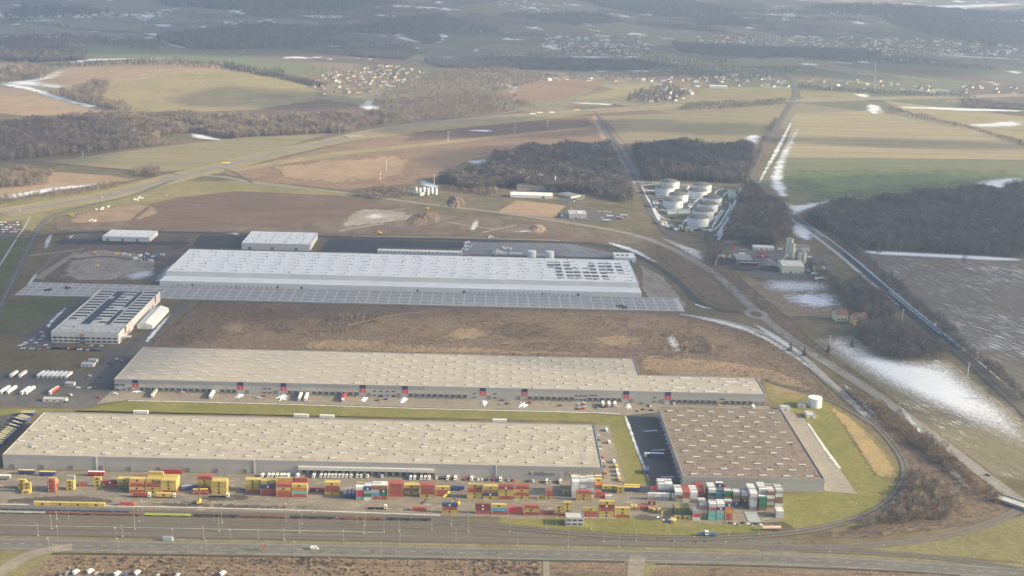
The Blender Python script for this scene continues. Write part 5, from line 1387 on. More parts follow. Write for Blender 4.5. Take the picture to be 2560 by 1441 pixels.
def core(k, L, loc):
    CORE.box(loc[0] - L / 2, loc[0] + L / 2, loc[1] - 1.2, loc[1] + 1.2, loc[2], loc[2] + CH - .02, list(CC).index(k))
LV = ['bottom', 'second', 'third', 'fourth', 'fifth', 'sixth']
def stack(z, xl, yb, L, rows, cols, where, gap=.12):
    """rows: how many containers deep; cols: colour letters from the ground up, one string per row or one for all"""
    p = GZ(z, xl, yb)
    Lm = {20: 6.06, 40: 12.19, 45: 13.7}[L]
    for r_ in range(rows):
        cs = cols if isinstance(cols, str) else cols[min(r_, len(cols) - 1)]
        for i, k in enumerate(cs):
            jx, jr = random.uniform(-.12, .12), random.uniform(-.006, .006)
            lv = 'single' if len(cs) == 1 else ('top' if i == len(cs) - 1 else LV[i])
            rw = '' if rows == 1 else (', front' if r_ == 0 else ', %s behind' % ORD[r_ - 1])
            if (r_ and i < len(cs) - 1 and i < max(len(q) for q in ([cols] if isinstance(cols, str) else cols[:r_]))) or r_ > 1:
                core(k, Lm, (p[0] + Lm / 2, p[1] + 1.22 + r_ * (2.44 + gap), .2 + i * CH))
                continue
            container(k, Lm, (p[0] + Lm / 2 + jx, p[1] + 1.22 + r_ * (2.44 + gap), .2 + i * CH), jr, '%s container, %s of %s%s' % (CC[k][0], lv, where, rw), 'containers in the freight yard')
def nthst(i): return '%s stack from left, back line' % nth(i)
back = [('1', 138, 792, 20, 2, ['YRY', 'YY']), ('1', 165, 826, 20, 2, ['Y', 'YYY']), ('1', 359, 815, 20, 3, ['RRRR', 'RRRY', 'YYY']), ('1', 497, 800, 20, 2, ['YYY', 'YYYS']), ('1', 588, 770, 20, 1, 'R'), ('1', 703, 773, 20, 1, 'YYY'),
        ('1', 770, 775, 40, 1, 'RM'), ('1', 880, 786, 40, 2, ['VVY', 'YYY']), ('1', 968, 820, 40, 4, ['RYR', 'RYRY', 'RYRY', 'YRYM']), ('1', 1089, 822, 40, 5, ['YYR', 'YYRY', 'YYRY', 'YYRY', 'YYRYY']), ('1', 1208, 822, 40, 5, ['RYYY']),
        ('1', 1478, 790, 40, 2, 'RYYR'), ('1', 1585, 828, 40, 3, 'YYYY'), ('1', 1838, 815, 40, 3, ['RYYY', 'RYYY', 'RYY']),
        ('2', 33, 833, 40, 3, ['RRN', 'RRNY', 'RRNY']), ('2', 150, 848, 40, 3, ['RRYR', 'RRYR', 'RRYRY']), ('2', 268, 850, 40, 3, ['RTOY', 'RTYR', 'RTYRR']), ('2', 402, 808, 40, 1, 'M'), ('2', 513, 835, 40, 2, 'YRRY'),
        ('2', 748, 870, 20, 4, ['TCCW', 'TCCW', 'TCSG', 'TCSY']), ('2', 808, 872, 20, 4, ['WGSN', 'WGSW', 'WSSW', 'WSSL']), ('2', 868, 866, 20, 4, ['RBSK', 'RBSW', 'RBSL', 'RBSW']), ('2', 926, 866, 20, 4, ['RGNK', 'RGKW', 'SSKW', 'SSKW']),
        ('2', 988, 845, 40, 3, 'RRRR'), ('2', 1108, 830, 40, 2, 'YKY'), ('2', 1225, 853, 40, 2, 'YRRR'), ('2', 1341, 843, 40, 1, 'RRY'), ('2', 1580, 860, 40, 2, ['YYR', 'YYRY']), ('2', 1698, 865, 40, 2, 'YNKY'), ('2', 1814, 865, 40, 2, 'RYYM'),
        ('3', 15, 862, 40, 2, 'YRYR'), ('3', 186, 865, 20, 1, 'Y'), ('3', 246, 868, 20, 1, 'YRR'), ('3', 376, 828, 20, 1, 'D'), ('3', 480, 874, 40, 1, 'YYR'), ('v', 498, 382, 20, 1, 'RR'), ('v', 658, 396, 20, 1, 'W'), ('v', 720, 302, 20, 1, 'YY'), ('v', 832, 318, 20, 1, 'YY')]
for i, (z, x_, y_, L, rw, cs) in enumerate(back):
    stack(z, x_, y_, L, rw, cs, nthst(i))
front = [('1', 890, 915, 40, 1, 'R', 'the lone spot beside the four long yellow ones'), ('1', 1445, 832, 40, 1, 'R', 'the spot beside the reach stacker'), ('2', 1160, 952, 40, 1, 'R', 'the low spot behind the lamp posts'), ('2', 1393, 970, 40, 1, 'YRN', 'the stack under the crane arm'),
         ('2', 1640, 975, 40, 1, 'RMM', 'the first stack of the front row'), ('2', 1760, 978, 40, 1, 'RBY', 'the second stack of the front row'), ('2', 1880, 979, 40, 1, 'RC', 'the third stack of the front row'), ('3', 85, 985, 40, 1, 'RYR', 'the fourth stack of the front row'), ('3', 205, 982, 40, 1, 'R', 'the fifth place of the front row'),
         ('3', 322, 988, 20, 1, 'RYY', 'the sixth stack of the front row'), ('3', 385, 988, 20, 1, 'RYYY', 'the seventh stack of the front row'), ('3', 528, 1003, 40, 1, 'RRY', 'the third last stack of the front row'), ('3', 648, 1003, 40, 1, 'YYRMY', 'the tallest stack of the front row'), ('3', 768, 1003, 40, 1, 'RYY', 'the last stack of the front row'),
         ('3', 944, 942, 40, 1, 'R', 'the spot behind the heaped yellow ones'), ('3', 1215, 1016, 20, 1, 'Y', 'the left of the two small yellow spots by the lawn'), ('3', 1283, 1018, 20, 1, 'Y', 'the right of the two small yellow spots by the lawn'), ('u', 330, 412, 40, 4, 'VV', 'the olive block by the lawn'), ('3', 1085, 975, 40, 1, 'V', 'the spot beside the rubbish heap')]
for z, x_, y_, L, rw, cs, wh in front:
    stack(z, x_, y_, L, rw, cs, wh)
p0 = GZ('1', 252, 912)
for i in range(4):
    container('Y', 13.7, (p0[0] + 6.85 + i * 14.0, p0[1] + 1.22, .2), 0, 'long yellow container, %s of the four in line above the tracks' % ORD[i], 'containers in the freight yard')
for i, (x_, y_, rz, k) in enumerate([(1045, 955, -.7, 'Y'), (1110, 965, -1.0, 'Y'), (1200, 1035, 1.45, 'Y'), (900, 935, 1.52, 'Y'), (928, 937, 1.5, 'Y'), (1045, 905, 0, 'M')]):
    w = GZ('3', x_, y_)
    container(k, 6.06, (w[0], w[1], .2), rz, '%s small container %s' % (CC[k][0], ['lying askew left of the rubbish', 'lying askew on the rubbish heap', 'standing end-on by the lawn edge', 'end-on left of the pair behind the front row', 'end-on right of the pair behind the front row', 'alone in the middle of the right yard'][i]), 'containers in the freight yard')
# white, red and dark blocks at the right end of the yard: short containers in close rows
blocks = [('v', 168, 378, 3, 5, ['WWWWW', 'SWSWS', 'WSWSS'], 'white block by postal checkers'), ('v', 396, 300, 1, 3, 'SSWY', 'yellow and white stack by postal vans'), ('v', 505, 290, 1, 3, 'SKOY', 'orange stack by postal vans'), ('v', 617, 300, 2, 1, 'GY', 'green and yellow pair by postal vans'), ('v', 612, 372, 1, 1, 'C', 'crimson spot beside white one'),
          ('u', 70, 270, 3, 1, 'SW', 'front white row, right cluster'), ('u', 300, 280, 1, 1, 'SW', 'short stack right of front white row'), ('u', 168, 208, 2, 4, 'SWW', 'rear white block, right cluster'), ('u', 100, 208, 1, 1, 'SC', 'crimson stack left of rear white block'), ('u', 333, 285, 3, 5, ['SRW', 'WRR', 'SWW'], 'red and white block, right cluster'), ('u', 542, 270, 1, 6, 'RRR', 'red end column, right cluster'),
          ('u', 650, 292, 1, 5, 'KSGW', 'white-topped column right of red end'), ('u', 722, 300, 1, 2, ['WSB'], 'lower mixed column beside it'), ('u', 722, 240, 1, 2, 'SGSN', 'navy-topped column behind it'), ('u', 806, 316, 1, 3, 'SKKG', 'green-topped column, right cluster'), ('u', 886, 322, 1, 3, 'NSVS', 'dark column left of the slab'), ('u', 966, 324, 1, 3, 'GMVW', 'dark column above the slab'),
          ('u', 1046, 364, 1, 7, 'SWWSW', 'tall white column at the end'), ('u', 1135, 372, 1, 2, 'KGGG', 'green column at the end'), ('u', 1130, 320, 1, 5, 'WKSWW', 'white column behind the green one'), ('u', 1212, 350, 1, 6, 'KSKWK', 'brown column at the end'), ('u', 1290, 335, 1, 5, 'WKKWS', 'last brown column at the end'), ('u', 1304, 442, 1, 3, 'WW', 'white pair at the very end'),
          ('u', 572, 462, 1, 6, ['GKSK'], 'first column of lower coloured group'), ('u', 652, 466, 1, 3, 'TTTRW', 'second column of lower coloured group'), ('u', 730, 464, 1, 3, 'TTLNW', 'third column of lower coloured group'), ('u', 808, 462, 1, 4, 'RROON', 'fourth column of lower coloured group'), ('u', 500, 466, 1, 2, 'WCS', 'short column left of coloured group')]
TOPS = 'WRYGSWNRWKSR'
for bi, (z, x_, y_, nc, rw, cs, wh) in enumerate(blocks):
    p = GZ(z, x_, y_)
    for c in range(nc):
        css = cs if isinstance(cs, str) else cs[c % len(cs)]
        for r_ in range(rw):
            for i, k in enumerate(css):
                if r_ and i < len(css) - 1:
                    core(k, 6.06, (p[0] + 3.03 + c * 6.25, p[1] + 1.22 + r_ * 2.85, .2 + i * CH))
                    continue
                kk = k
                if i == len(css) - 1 and r_:
                    if r_ > 1:
                        core({'W': 'WWSW', 'R': 'RRCR', 'K': 'KWWS', 'G': 'SWKG', 'S': 'WSWS'}.get(k, 'WRYG')[(r_ * 3 + c + bi) % 4], 6.06, (p[0] + 3.03 + c * 6.25, p[1] + 1.22 + r_ * 2.85, .2 + i * CH))
                        continue
                    kk = {'W': 'WWSW', 'R': 'RRCR', 'K': 'KWWS', 'G': 'SWKG', 'S': 'WSWS'}.get(k, 'WRYG')[(r_ * 3 + c + bi) % 4]
                lv = 'single' if len(css) == 1 else ('top' if i == len(css) - 1 else LV[i])
                container(kk, 6.06, (p[0] + 3.03 + c * 6.25 + random.uniform(-.1, .1), p[1] + 1.22 + r_ * 2.85, .2 + i * CH), random.uniform(-.01, .01),
                          '%s container, %s of %s%s%s' % (CC[kk][0], lv, wh, '' if nc == 1 else ', column %s' % ORD[c], '' if rw == 1 else ', row %s' % ORD[r_]), 'containers in the freight yard')
tag(CORE.build('stacked_containers', [MATS['container_' + n_.replace(' ', '_')] for n_, c_ in CC.values()]), 'rear and inner containers of the freight yard stacks', 'containers', None, 'stuff')
print('containers', NCONT[0])

# ------------------------------------------------------------------ vehicles
TYRE = plain('tyre', (.02, .02, .022), .8, .1)
CAR = {'white': (.78, .78, .77), 'silver': (.42, .43, .44), 'black': (.03, .03, .033), 'dark grey': (.09, .095, .10), 'red': (.45, .03, .035), 'blue': (.05, .10, .28), 'teal': (.10, .26, .28), 'maroon': (.18, .03, .04), 'yellow': (.70, .50, .06), 'green': (.08, .17, .09)}
for n_, c_ in CAR.items():
    plain('car_' + n_.replace(' ', '_'), c_, .3, .03, .5, spec=.5)
CARM = {}
def car_parts(kind, colour):
    if (kind, colour) in CARM: return CARM[(kind, colour)]
    m = MATS['car_' + colour.replace(' ', '_')]
    b, g, w = MB(), MB(), MB()
    if kind == 'car':
        prof = [(-2.15, .32), (2.15, .32), (2.2, .68), (2.0, .86), (1.0, .95), (.35, 1.42), (-1.0, 1.46), (-1.75, 1.0), (-2.2, .9)]
        b.prism([(u, v) for u, v in prof], 'y', -.86, .86)
        gl = [(.92, .97), (.36, 1.37), (-.98, 1.40), (-1.6, 1.02)]
        for s in (-1, 1):
            q = [(u, s * .875, v) for u, v in gl]
            g.quad(q if s > 0 else q[::-1])
        g.quad([(1.0, -.74, .975), (1.0, .74, .975), (.40, .70, 1.40), (.40, -.70, 1.40)])
        g.quad([(-1.04, -.70, 1.45), (-1.04, .70, 1.45), (-1.76, .74, 1.02), (-1.76, -.74, 1.02)])
        wx_ = (-1.35, 1.35)
        wr = .32
    else:
        prof = [(-2.9, .4), (2.9, .4), (2.95, 1.0), (2.35, 1.3), (1.75, 2.35), (-2.9, 2.45)]
        b.prism(prof, 'y', -1.0, 1.0)
        g.quad([(2.36, -.85, 1.36), (2.36, .85, 1.36), (1.84, .82, 2.25), (1.84, -.82, 2.25)])
        for s in (-1, 1):
            q = [(2.2, s * 1.015, 1.35), (1.7, s * 1.015, 2.15), (.9, s * 1.015, 2.15), (.9, s * 1.015, 1.35)]
            g.quad(q if s > 0 else q[::-1])
        wx_ = (-1.8, 1.9)
        wr = .36
    for u in wx_:
        for s in (-1, 1):
            ybase = .80 if kind == 'car' else .92
            w.prism([(u + wr * math.cos(a_), wr + wr * math.sin(a_)) for a_ in np.linspace(0, 2 * math.pi, 9)[:-1]], 'y', s * ybase - .1, s * ybase + .1)
    CARM[(kind, colour)] = (b.mesh('body', [m]), g.mesh('glazing', [GLASS]), w.mesh('wheels', [TYRE]))
    return CARM[(kind, colour)]
def vehicle(kind, colour, w, rz, label, group):
    t_ = thing('parked_car' if kind == 'car' else 'delivery_van', label, kind, (w[0], w[1], .25), rz, group)
    ms_ = car_parts(kind, colour)
    bd = link('body', ms_[0], t_)
    link('glazing', ms_[1], bd)
    link('wheels', ms_[2], t_)
# vans in front of the near warehouse
vx = [(('2', x_, 699)) for x_ in (47, 97, 125, 158, 190, 213, 240, 311, 432, 488, 519, 547, 573, 598, 626, 652, 680, 713, 760, 788, 836, 945)] + [('2', x_, 714) for x_ in (1158, 1188, 1238, 1267, 1295)] + [('2', 1436, 716), ('2', 1490, 718), ('2', 1613, 721), ('2', 1830, 727), ('3', 260, 742), ('3', 362, 744)]
for i, (z, x_, y_) in enumerate(vx):
    vehicle('van', 'white', GZ(z, x_, y_), -math.pi / 2 - .08 + random.uniform(-.04, .04), '%s white van from the left in the row before the near warehouse' % nth(i), 'white vans before the near warehouse')
for i, (z, x_, y_, c_) in enumerate([('2', 1352, 712, 'white'), ('2', 1382, 712, 'black'), ('2', 1462, 714, 'red'), ('2', 1565, 722, 'red'), ('2', 1665, 722, 'white'), ('2', 1692, 722, 'white'), ('2', 1730, 724, 'black'), ('2', 1782, 724, 'red'), ('2', 1890, 726, 'silver'), ('3', 120, 734, 'black'), ('3', 160, 735, 'white'), ('3', 285, 738, 'silver'), ('3', 335, 740, 'dark grey'), ('3', 10, 728, 'red')]):
    vehicle('car', c_, GZ(z, x_, y_), -math.pi / 2 + random.uniform(-.1, .1), '%s car, %s from the left among the cars right of the vans' % (c_, ORD[i]), 'cars before the near warehouse')
# postal vans along the side of the near warehouse
for i, (x_, y_) in enumerate([(706, 352), (728, 445), (763, 590), (780, 625), (786, 660), (795, 690), (803, 722)]):
    vehicle('van', 'white' if i < 3 else 'yellow' if i in (3, 6) else 'white', GZ('3', x_, y_), math.pi / 2 + .05, '%s van, %s from the back along the side parking of the near warehouse' % ('yellow' if i in (3, 6) else 'white', ORD[i]), 'vans in the side parking')
for i, (x_, y_) in enumerate([(640, 392), (645, 425), (657, 470), (660, 500), (670, 555), (676, 590), (682, 625), (690, 675)]):
    c_ = ['white', 'blue', 'silver', 'white', 'red', 'white', 'dark grey', 'red'][i]
    vehicle('car', c_, GZ('3', x_, y_), math.pi + random.uniform(-.05, .05), '%s car, %s from the back against the right end wall of the near warehouse' % (c_, ORD[i]), 'cars against the end wall')
# dock yard of the second warehouse
dy = [('k', 175, 835, 'white'), ('k', 225, 780, 'blue'), ('k', 1190, 810, 'white'), ('k', 2310, 880, 'silver'), ('k', 2360, 895, 'white'), ('k', 2440, 865, 'red'), ('l', 1620, 745, 'dark grey'), ('l', 1665, 690, 'black'), ('l', 1735, 730, 'blue'), ('l', 1860, 690, 'black'), ('l', 95, 610, 'white'), ('m', 450, 625, 'dark grey'), ('m', 525, 620, 'silver'), ('m', 440, 690, 'silver'), ('m', 530, 680, 'black'), ('m', 1340, 705, 'maroon'),
      ('m', 1620, 680, 'white'), ('m', 1700, 665, 'white'), ('m', 1620, 710, 'silver'), ('m', 1690, 700, 'black'), ('m', 1630, 745, 'white'), ('m', 1700, 725, 'white'), ('m', 1620, 760, 'red'), ('m', 1690, 755, 'red'), ('m', 1890, 735, 'dark grey'), ('m', 1960, 735, 'black'), ('m', 2020, 730, 'black'), ('m', 1930, 755, 'silver'), ('n', 270, 795, 'teal'), ('n', 395, 820, 'black'), ('n', 400, 835, 'white'), ('n', 290, 890, 'maroon'), ('n', 410, 900, 'black'), ('n', 225, 910, 'silver'), ('n', 650, 800, 'white'), ('n', 1450, 825, 'yellow'), ('m', 880, 660, 'red'), ('n', 760, 800, 'white')]
for i, (z, x_, y_, c_) in enumerate(dy):
    vehicle('car', c_, GZ(z, x_, y_), random.choice([0.0, .1, math.pi, -1.5]) + random.uniform(-.1, .1), '%s car, %s from the left in the dock yard' % (c_, nth(i)), 'cars in the dock yard')
# cars at the factory hall, left parking and the edge of the picture
def car_list(lst, rz, where, group, jitter=.08):
    for i, (z, x_, y_, c_) in enumerate(lst):
        vehicle('car', c_, GZ(z, x_, y_) if z else G(x_, y_), rz + random.uniform(-jitter, jitter), '%s car, %s %s' % (c_, nth(i), where), group)
cc_ = ['white', 'white', 'silver', 'white', 'dark grey', 'white', 'blue', 'silver', 'black', 'white', 'red']
car_list([('o', x_, y_, cc_[i % 11]) for i, (x_, y_) in enumerate([(20, 760), (75, 800), (45, 850), (15, 880), (110, 925), (95, 975), (250, 965), (140, 1025), (370, 1035), (490, 1035), (535, 1035), (650, 1050), (690, 1050), (800, 1060), (870, 985), (945, 990), (1030, 990), (1000, 1070)])], .3, 'from the left before the office windows', 'cars before the factory office')
car_list([('d', 150 + i * 14 + (i % 3) * 6, 1150 - i * 8, cc_[i % 11]) for i in range(9)] + [('d', 255 + i * 13, 1140 - i * 12, cc_[(i + 4) % 11]) for i in range(7)] + [('d', 165 + i * 22, 1170 + i, cc_[(i * 3) % 11]) for i in range(8)], .2, 'along the left parking of the factory hall', 'cars in the left parking of the factory')
car_list([('d', 780, 1245, 'maroon'), ('d', 870, 1248, 'white'), ('d', 905, 1260, 'silver'), ('d', 835, 1285, 'black'), ('d', 810, 1280, 'dark grey'), ('d', 665, 1375, 'white'), ('d', 745, 1385, 'black'), ('1', 530, 88, 'white'), ('1', 585, 35, 'white'), ('1', 672, 35, 'white'), ('1', 715, 35, 'red'), ('1', 742, 105, 'red'), ('1', 490, 138, 'black'), ('1', 860, 78, 'white')], .2, 'from the back on the lane between the halls', 'cars on the lane between the halls', 1.0)
car_list([('d', 10 + (i % 5) * 30 + (i // 5) * 4, 230 + (i // 5) * 18, cc_[(i * 5) % 11]) for i in range(25)], .6, 'from the back in the car park at the left edge', 'cars in the car park at the left edge')
car_list([('1', x_, y_, c_) for x_, y_, c_ in ((505, 1425, 'silver'), (720, 1425, 'silver'), (790, 1428, 'dark grey'), (940, 1440, 'blue'), (1180, 1440, 'silver'), (1260, 1440, 'black'), (1330, 1438, 'white'), (450, 1432, 'dark grey'))], 1.2, 'from the left in the car park at the bottom edge', 'cars at the bottom edge')
for i, (x_, y_) in enumerate([(570, 1420), (678, 1415), (880, 1432), (1030, 1425), (1670, 1430)]):
    vehicle('van', 'white', GZ('1', x_, y_), 1.2, '%s white van from the left in the car park at the bottom edge' % ORD[i], 'vans at the bottom edge')
car_list([('s', 1560 - i * 34, 470 + (i % 3) * 8 + i * 9, cc_[i % 11]) for i in range(8)] + [('s', 1600 - (i % 6) * 36, 395 + (i % 6) * 12 + (i // 6) * 18, cc_[(i * 3 + 1) % 11]) for i in range(12)], .4, 'in the parking right of the arched shed', 'cars by the arched shed')
car_list([('s', 1840, 708, 'white'), ('s', 1915, 715, 'white'), ('s', 1965, 712, 'white'), ('s', 2030, 722, 'white'), ('s', 1880, 820, 'white'), ('s', 1985, 765, 'silver'), ('s', 1340, 655, 'white'), ('s', 1240, 680, 'blue'), ('s', 1070, 780, 'white')], .2, 'around the flat grey office by the country road', 'cars by the flat grey office')
car_list([('4', 1000, 200, 'silver'), ('4', 1645, 690, 'black'), ('b', 385, 960, 'white'), ('b', 760, 920, 'white'), ('a', 2418, 1052, 'white'), ('a', 1825, 1195, 'white'), ('d', 145, 142, 'white'), ('d', 760, 42, 'white'), ('d', 1240, 30, 'white'), ('c', 1210, 745, 'white'), ('c', 2030, 718, 'white')], -.6, 'along the roads, listed from the nearest', 'cars on the roads')
vehicle('van', 'white', GZ('2', 437, 1242), 0.0, 'white van driving on the main road in the foreground', 'vans on the road')

# trucks
CURT = {n_: plain('trailer_' + n_, c_, .5, .06, .2) for n_, c_ in {'white': (.74, .74, .72), 'grey': (.36, .35, .33), 'red': (.45, .06, .06), 'blue': (.05, .07, .24), 'yellow': (.68, .50, .12), 'cream': (.72, .68, .52)}.items()}
TR_ME = {}
def truck(w, rz, label, group, cab='white', box='white', with_cab=True, L=13.6, roof='white', name='truck'):
    t_ = thing(name, label, 'truck' if with_cab else 'trailer', (w[0], w[1], .2), rz, group)
    k = (box, roof, L)
    if k not in TR_ME:
        TR_ME[k] = (MB().box(-L, 0, -1.27, 1.27, 1.15, 3.85, 0, 1).box(-L - .04, -L, -1.2, 1.2, 1.2, 3.8, 1).mesh('trailer_box', [CURT[box], CURT[roof]]),
                    MB().box(-L + .2, -.3, -.5, .5, .85, 1.14).box(-L + .6, -L + 4.6, -1.15, 1.15, .1, .95).box(-5.5, -4.6, -.7, .7, .1, .9).mesh('chassis', [TYRE]))
    link('trailer_box', TR_ME[k][0], t_)
    link('chassis', TR_ME[k][1], t_)
    if with_cab:
        ck = 'cab_' + cab
        if ck not in TR_ME:
            TR_ME[ck] = (MB().prism([(.45, .5), (2.75, .5), (2.8, 1.7), (2.6, 3.3), (2.2, 3.75), (.5, 3.8)], 'y', -1.22, 1.22).mesh('cab', [CURT[cab]]),
                         MB().quad([(2.81, -1.05, 1.75), (2.81, 1.05, 1.75), (2.63, 1.02, 2.9), (2.63, -1.02, 2.9)]).box(1.4, 2.3, -1.235, -1.225, 1.8, 2.7).box(1.4, 2.3, 1.225, 1.235, 1.8, 2.7).mesh('windscreen', [GLASS]),
                         MB().box(1.3, 2.2, -1.24, 1.24, .02, .95).box(-1.9, -.9, -1.2, 1.2, .02, .95).box(-1.9, 2.4, -.45, .45, .6, .84).mesh('wheels', [TYRE]))
        for n_, me in zip(('cab', 'windscreen', 'wheels'), TR_ME[ck]):
            link(n_, me, t_)
    return t_
S_ = -math.pi / 2
def backed(px, label, **kw):
    truck((w2x(px), 1127 - 1.2 - 13.7, 0), S_ + random.uniform(-.02, .02), label, 'trucks at the docks', **kw)
backed(396.5, 'truck with grey roof at the docks, leftmost of those parked', box='grey', roof='grey')
backed(538, 'white truck at the docks left of the second red panel')
backed(756, 'left of the two white trucks side by side at the docks')
backed(771, 'right of the two white trucks side by side at the docks')
backed(863, 'truck with red trailer at the docks', box='red', roof='red')
for i, px in enumerate((1505, 1520, 1535)):
    backed(px, '%s of the three white trailers close together at the right docks' % ORD[i], with_cab=False, L=8.5, name='trailer')
backed(1879, 'white trailer at the last right dock', with_cab=False, L=8.0, name='trailer')
for i in range(9):
    a = G(75 + i * 11.5 if i > 1 else 30 + i * 22, 944 + i * .3)
    truck(a, S_ - .12, '%s truck from the left in the row of the upper truck park' % nth(i), 'trucks in the upper truck park', box='white', roof='white', L=11)
for i, (px, py) in enumerate([(5, 985), (57, 987), (68, 986), (22, 985)]):
    truck(G(px, py), S_ - .15, '%s white truck of the lower truck park' % ['second', 'third', 'rightmost', 'middle'][i] if i else 'leftmost white truck of the lower truck park', 'trucks in the lower truck park')
truck(G(128, 986), S_ - .2, 'truck with cream roof right in the lower truck park', 'trucks in the lower truck park', box='red', roof='cream')
CURT['olive yellow'] = plain('trailer_olive_yellow', (.46, .41, .20), .5, .06, .2)
for i, (x_, y_) in enumerate([(735, 72), (700, 98), (612, 190), (565, 215), (515, 248), (460, 318), (400, 382), (340, 442), (298, 480), (258, 515), (222, 545), (185, 582), (150, 612), (105, 645), (72, 690), (40, 728)]):
    truck(GZ('w', x_, y_, 3.9), math.radians(-28) if i > 1 else 0.0, 'olive yellow-roofed trailer, %s from the back in the dark trailer park' % ORD[i], 'yellow trailers at the left edge', box='blue', roof='olive yellow', with_cab=False, L=12.5, name='trailer')
for i, (k, x_, y_) in enumerate([('1', 1108, 204), ('2', 392, 230), ('2', 585, 236), ('2', 1878, 268)]):
    w = GZ(k, x_, y_, 3.8)
    truck((w[0], max(w[1], 1041), 0), 0.0, '%s white trailer from the left parked behind the near warehouse' % ORD[i], 'trailers behind the near warehouse', with_cab=False, name='trailer')
bt = truck(GZ('3', 1012, 548), math.pi, 'blue lorry with white roof and trailer in the dark yard', 'trucks in the dark yard', box='blue', L=15)
truck(GZ('3', 1015, 650), 1.4, 'dark blue trailer at the left edge of the dark yard', 'trucks in the dark yard', box='blue', roof='blue', with_cab=False, L=9, name='trailer')
for i, x_ in enumerate((665, 697, 728)):
    truck(GZ('2', x_, 858), S_, '%s blue trailer of the three standing end-on in the container yard' % ORD[i], 'blue trailers in the container yard', box='blue', roof='grey', with_cab=False, L=12, name='trailer')
for i, (x_, y_) in enumerate([(225, 678), (380, 690), (745, 690), (40, 718)]):
    truck(GZ('1', x_ + 40, y_), 0.0, '%s flat-roofed trailer from the left behind the left container stacks' % ORD[i], 'trailers behind the containers', box='blue' if i < 2 else 'red' if i == 2 else 'grey', roof='yellow' if i < 2 else 'white', with_cab=False, name='trailer')
truck(GZ('1', 1360, 800), math.radians(200), 'dark blue trailer standing diagonal among the stacks', 'trailers behind the containers', box='blue', roof='grey', with_cab=False, name='trailer')
for i, (x_, y_) in enumerate([(955, 805), (960, 790)]):
    truck(GZ('3', x_, y_), 0.0, '%s yellow-topped trailer by the lawn corner' % ['front', 'rear'][i], 'trailers by the lawn', box='blue', roof='yellow', with_cab=False, name='trailer')
truck(GZ('2', 1560, 800), 0.0, 'dark trailer between the container stacks', 'trailers behind the containers', box='blue', roof='blue', with_cab=False, name='trailer')
# container trucks driving in the yard
for i, (x0_, y_, k) in enumerate([(1105, 850, 'R'), (1290, 853, 'Y')]):
    w = GZ('1', x0_, y_)
    t_ = truck(w, 0.0, 'yard truck with cream cab pulling a %s container' % CC[k][0], 'container trucks in the yard', cab='cream', L=12.6)
    for c in list(t_.children):
        if c.name.startswith('trailer_box'): bpy.data.objects.remove(c)
    container(k, 12.19, (w[0] - 6.4, w[1], 1.36), 0, '%s container loaded on the %s yard truck' % (CC[k][0], 'left' if i == 0 else 'right'), 'containers on yard trucks')
for k_, x_, y_, lab in (('1', 1690, 852, 'cream yard tractor with empty chassis before the yellow stack'), ('2', 955, 940, 'cream yard tractor with empty chassis near the tracks')):
    t_ = truck(GZ(k_, x_, y_), 0.0, lab, 'container trucks in the yard', cab='cream', L=12.6)
    for c in list(t_.children):
        if c.name.startswith('trailer_box'): bpy.data.objects.remove(c)
for i, (x_, y_, bx_) in enumerate([(2060, 815, 'white'), (2310, 800, 'white'), (2240, 845, 'red'), (2000, 890, 'white')]):
    truck(GZ('s', x_, y_), -.1, '%s of the %s' % (ORD[i], 'trucks parked right of the flat grey office'), 'trucks by the flat grey office', box=bx_, L=10)
for i, (k_, x_, y_, bx_) in enumerate([('b', 1775, 830, 'yellow'), ('b', 1500, 850, 'white'), ('b', 1590, 845, 'white'), ('a', 1700, 1222, 'yellow'), ('b', 1450, 857, 'white'), ('c', 750, 762, 'white')]):
    truck(GZ(k_, x_, y_), .25, '%s lorry, %s on the motorway embankment' % (bx_, ['far right', 'fifth', 'fourth', 'leftmost', 'second', 'last before the railway'][i]), 'lorries on the motorway', box=bx_, roof=bx_)
for i, (x_, y_, bx_, L_2) in enumerate([(930, 540, 'red', 8), (880, 605, 'red', 7), (1000, 608, 'red', 7), (1780, 720, 'red', 6), (1500, 745, 'grey', 6), (1840, 915, 'white', 6), (1900, 1000, 'white', 6), (1990, 1000, 'cream', 6), (2080, 980, 'red', 6), (1740, 620, 'white', 8), (1260, 480, 'white', 8), (1700, 860, 'grey', 8), (620, 500, 'grey', 9), (560, 560, 'white', 7)]):
    truck(GZ('r', x_, y_), random.uniform(-.3, .3), '%s lorry, %s among the machines of the mixing plant' % (bx_, ORD[i]), 'lorries in the mixing plant', box=bx_, roof=bx_, L=L_2, with_cab=bool(i % 2), name='lorry')
# reach stackers
def stacker(w, rz, label, up):
    t_ = thing('reach_stacker', label, 'reach stacker', (w[0], w[1], .2), rz)
    MB().box(-3.6, 3.4, -1.5, 1.5, .9, 2.0).box(-3.9, -2.2, -1.4, 1.4, 2.0, 2.9).build('chassis', YEL, t_)
    MB().box(-1.2, .5, -.8, .8, 2.0, 3.6).build('cab', YEL, t_)
    MB().box(.5, .56, -.7, .7, 2.3, 3.4).build('glazing', GLASS, t_)
    for u in (-2.7, 2.4):
        for s in (-1, 1):
            MB().prism([(u + .85 * math.cos(a_), .85 + .85 * math.sin(a_)) for a_ in np.linspace(0, 2 * math.pi, 11)[:-1]], 'y', s * 1.45 - .35, s * 1.45 + .35).build('wheel', TYRE, t_)
    e = (7.6, 0, up)
    MB().tube((-2.8, 0, 3.2), e, .5, .38, 6).build('boom', plain('boom_dark', (.09, .09, .09), .6, .1), t_)
    MB().box(7.0, 8.4, -5.8, 5.8, up - 1.4, up - .8).tube((7.6, 0, up), (7.6, 0, up - 1.0), .35).build('spreader', YEL, t_)
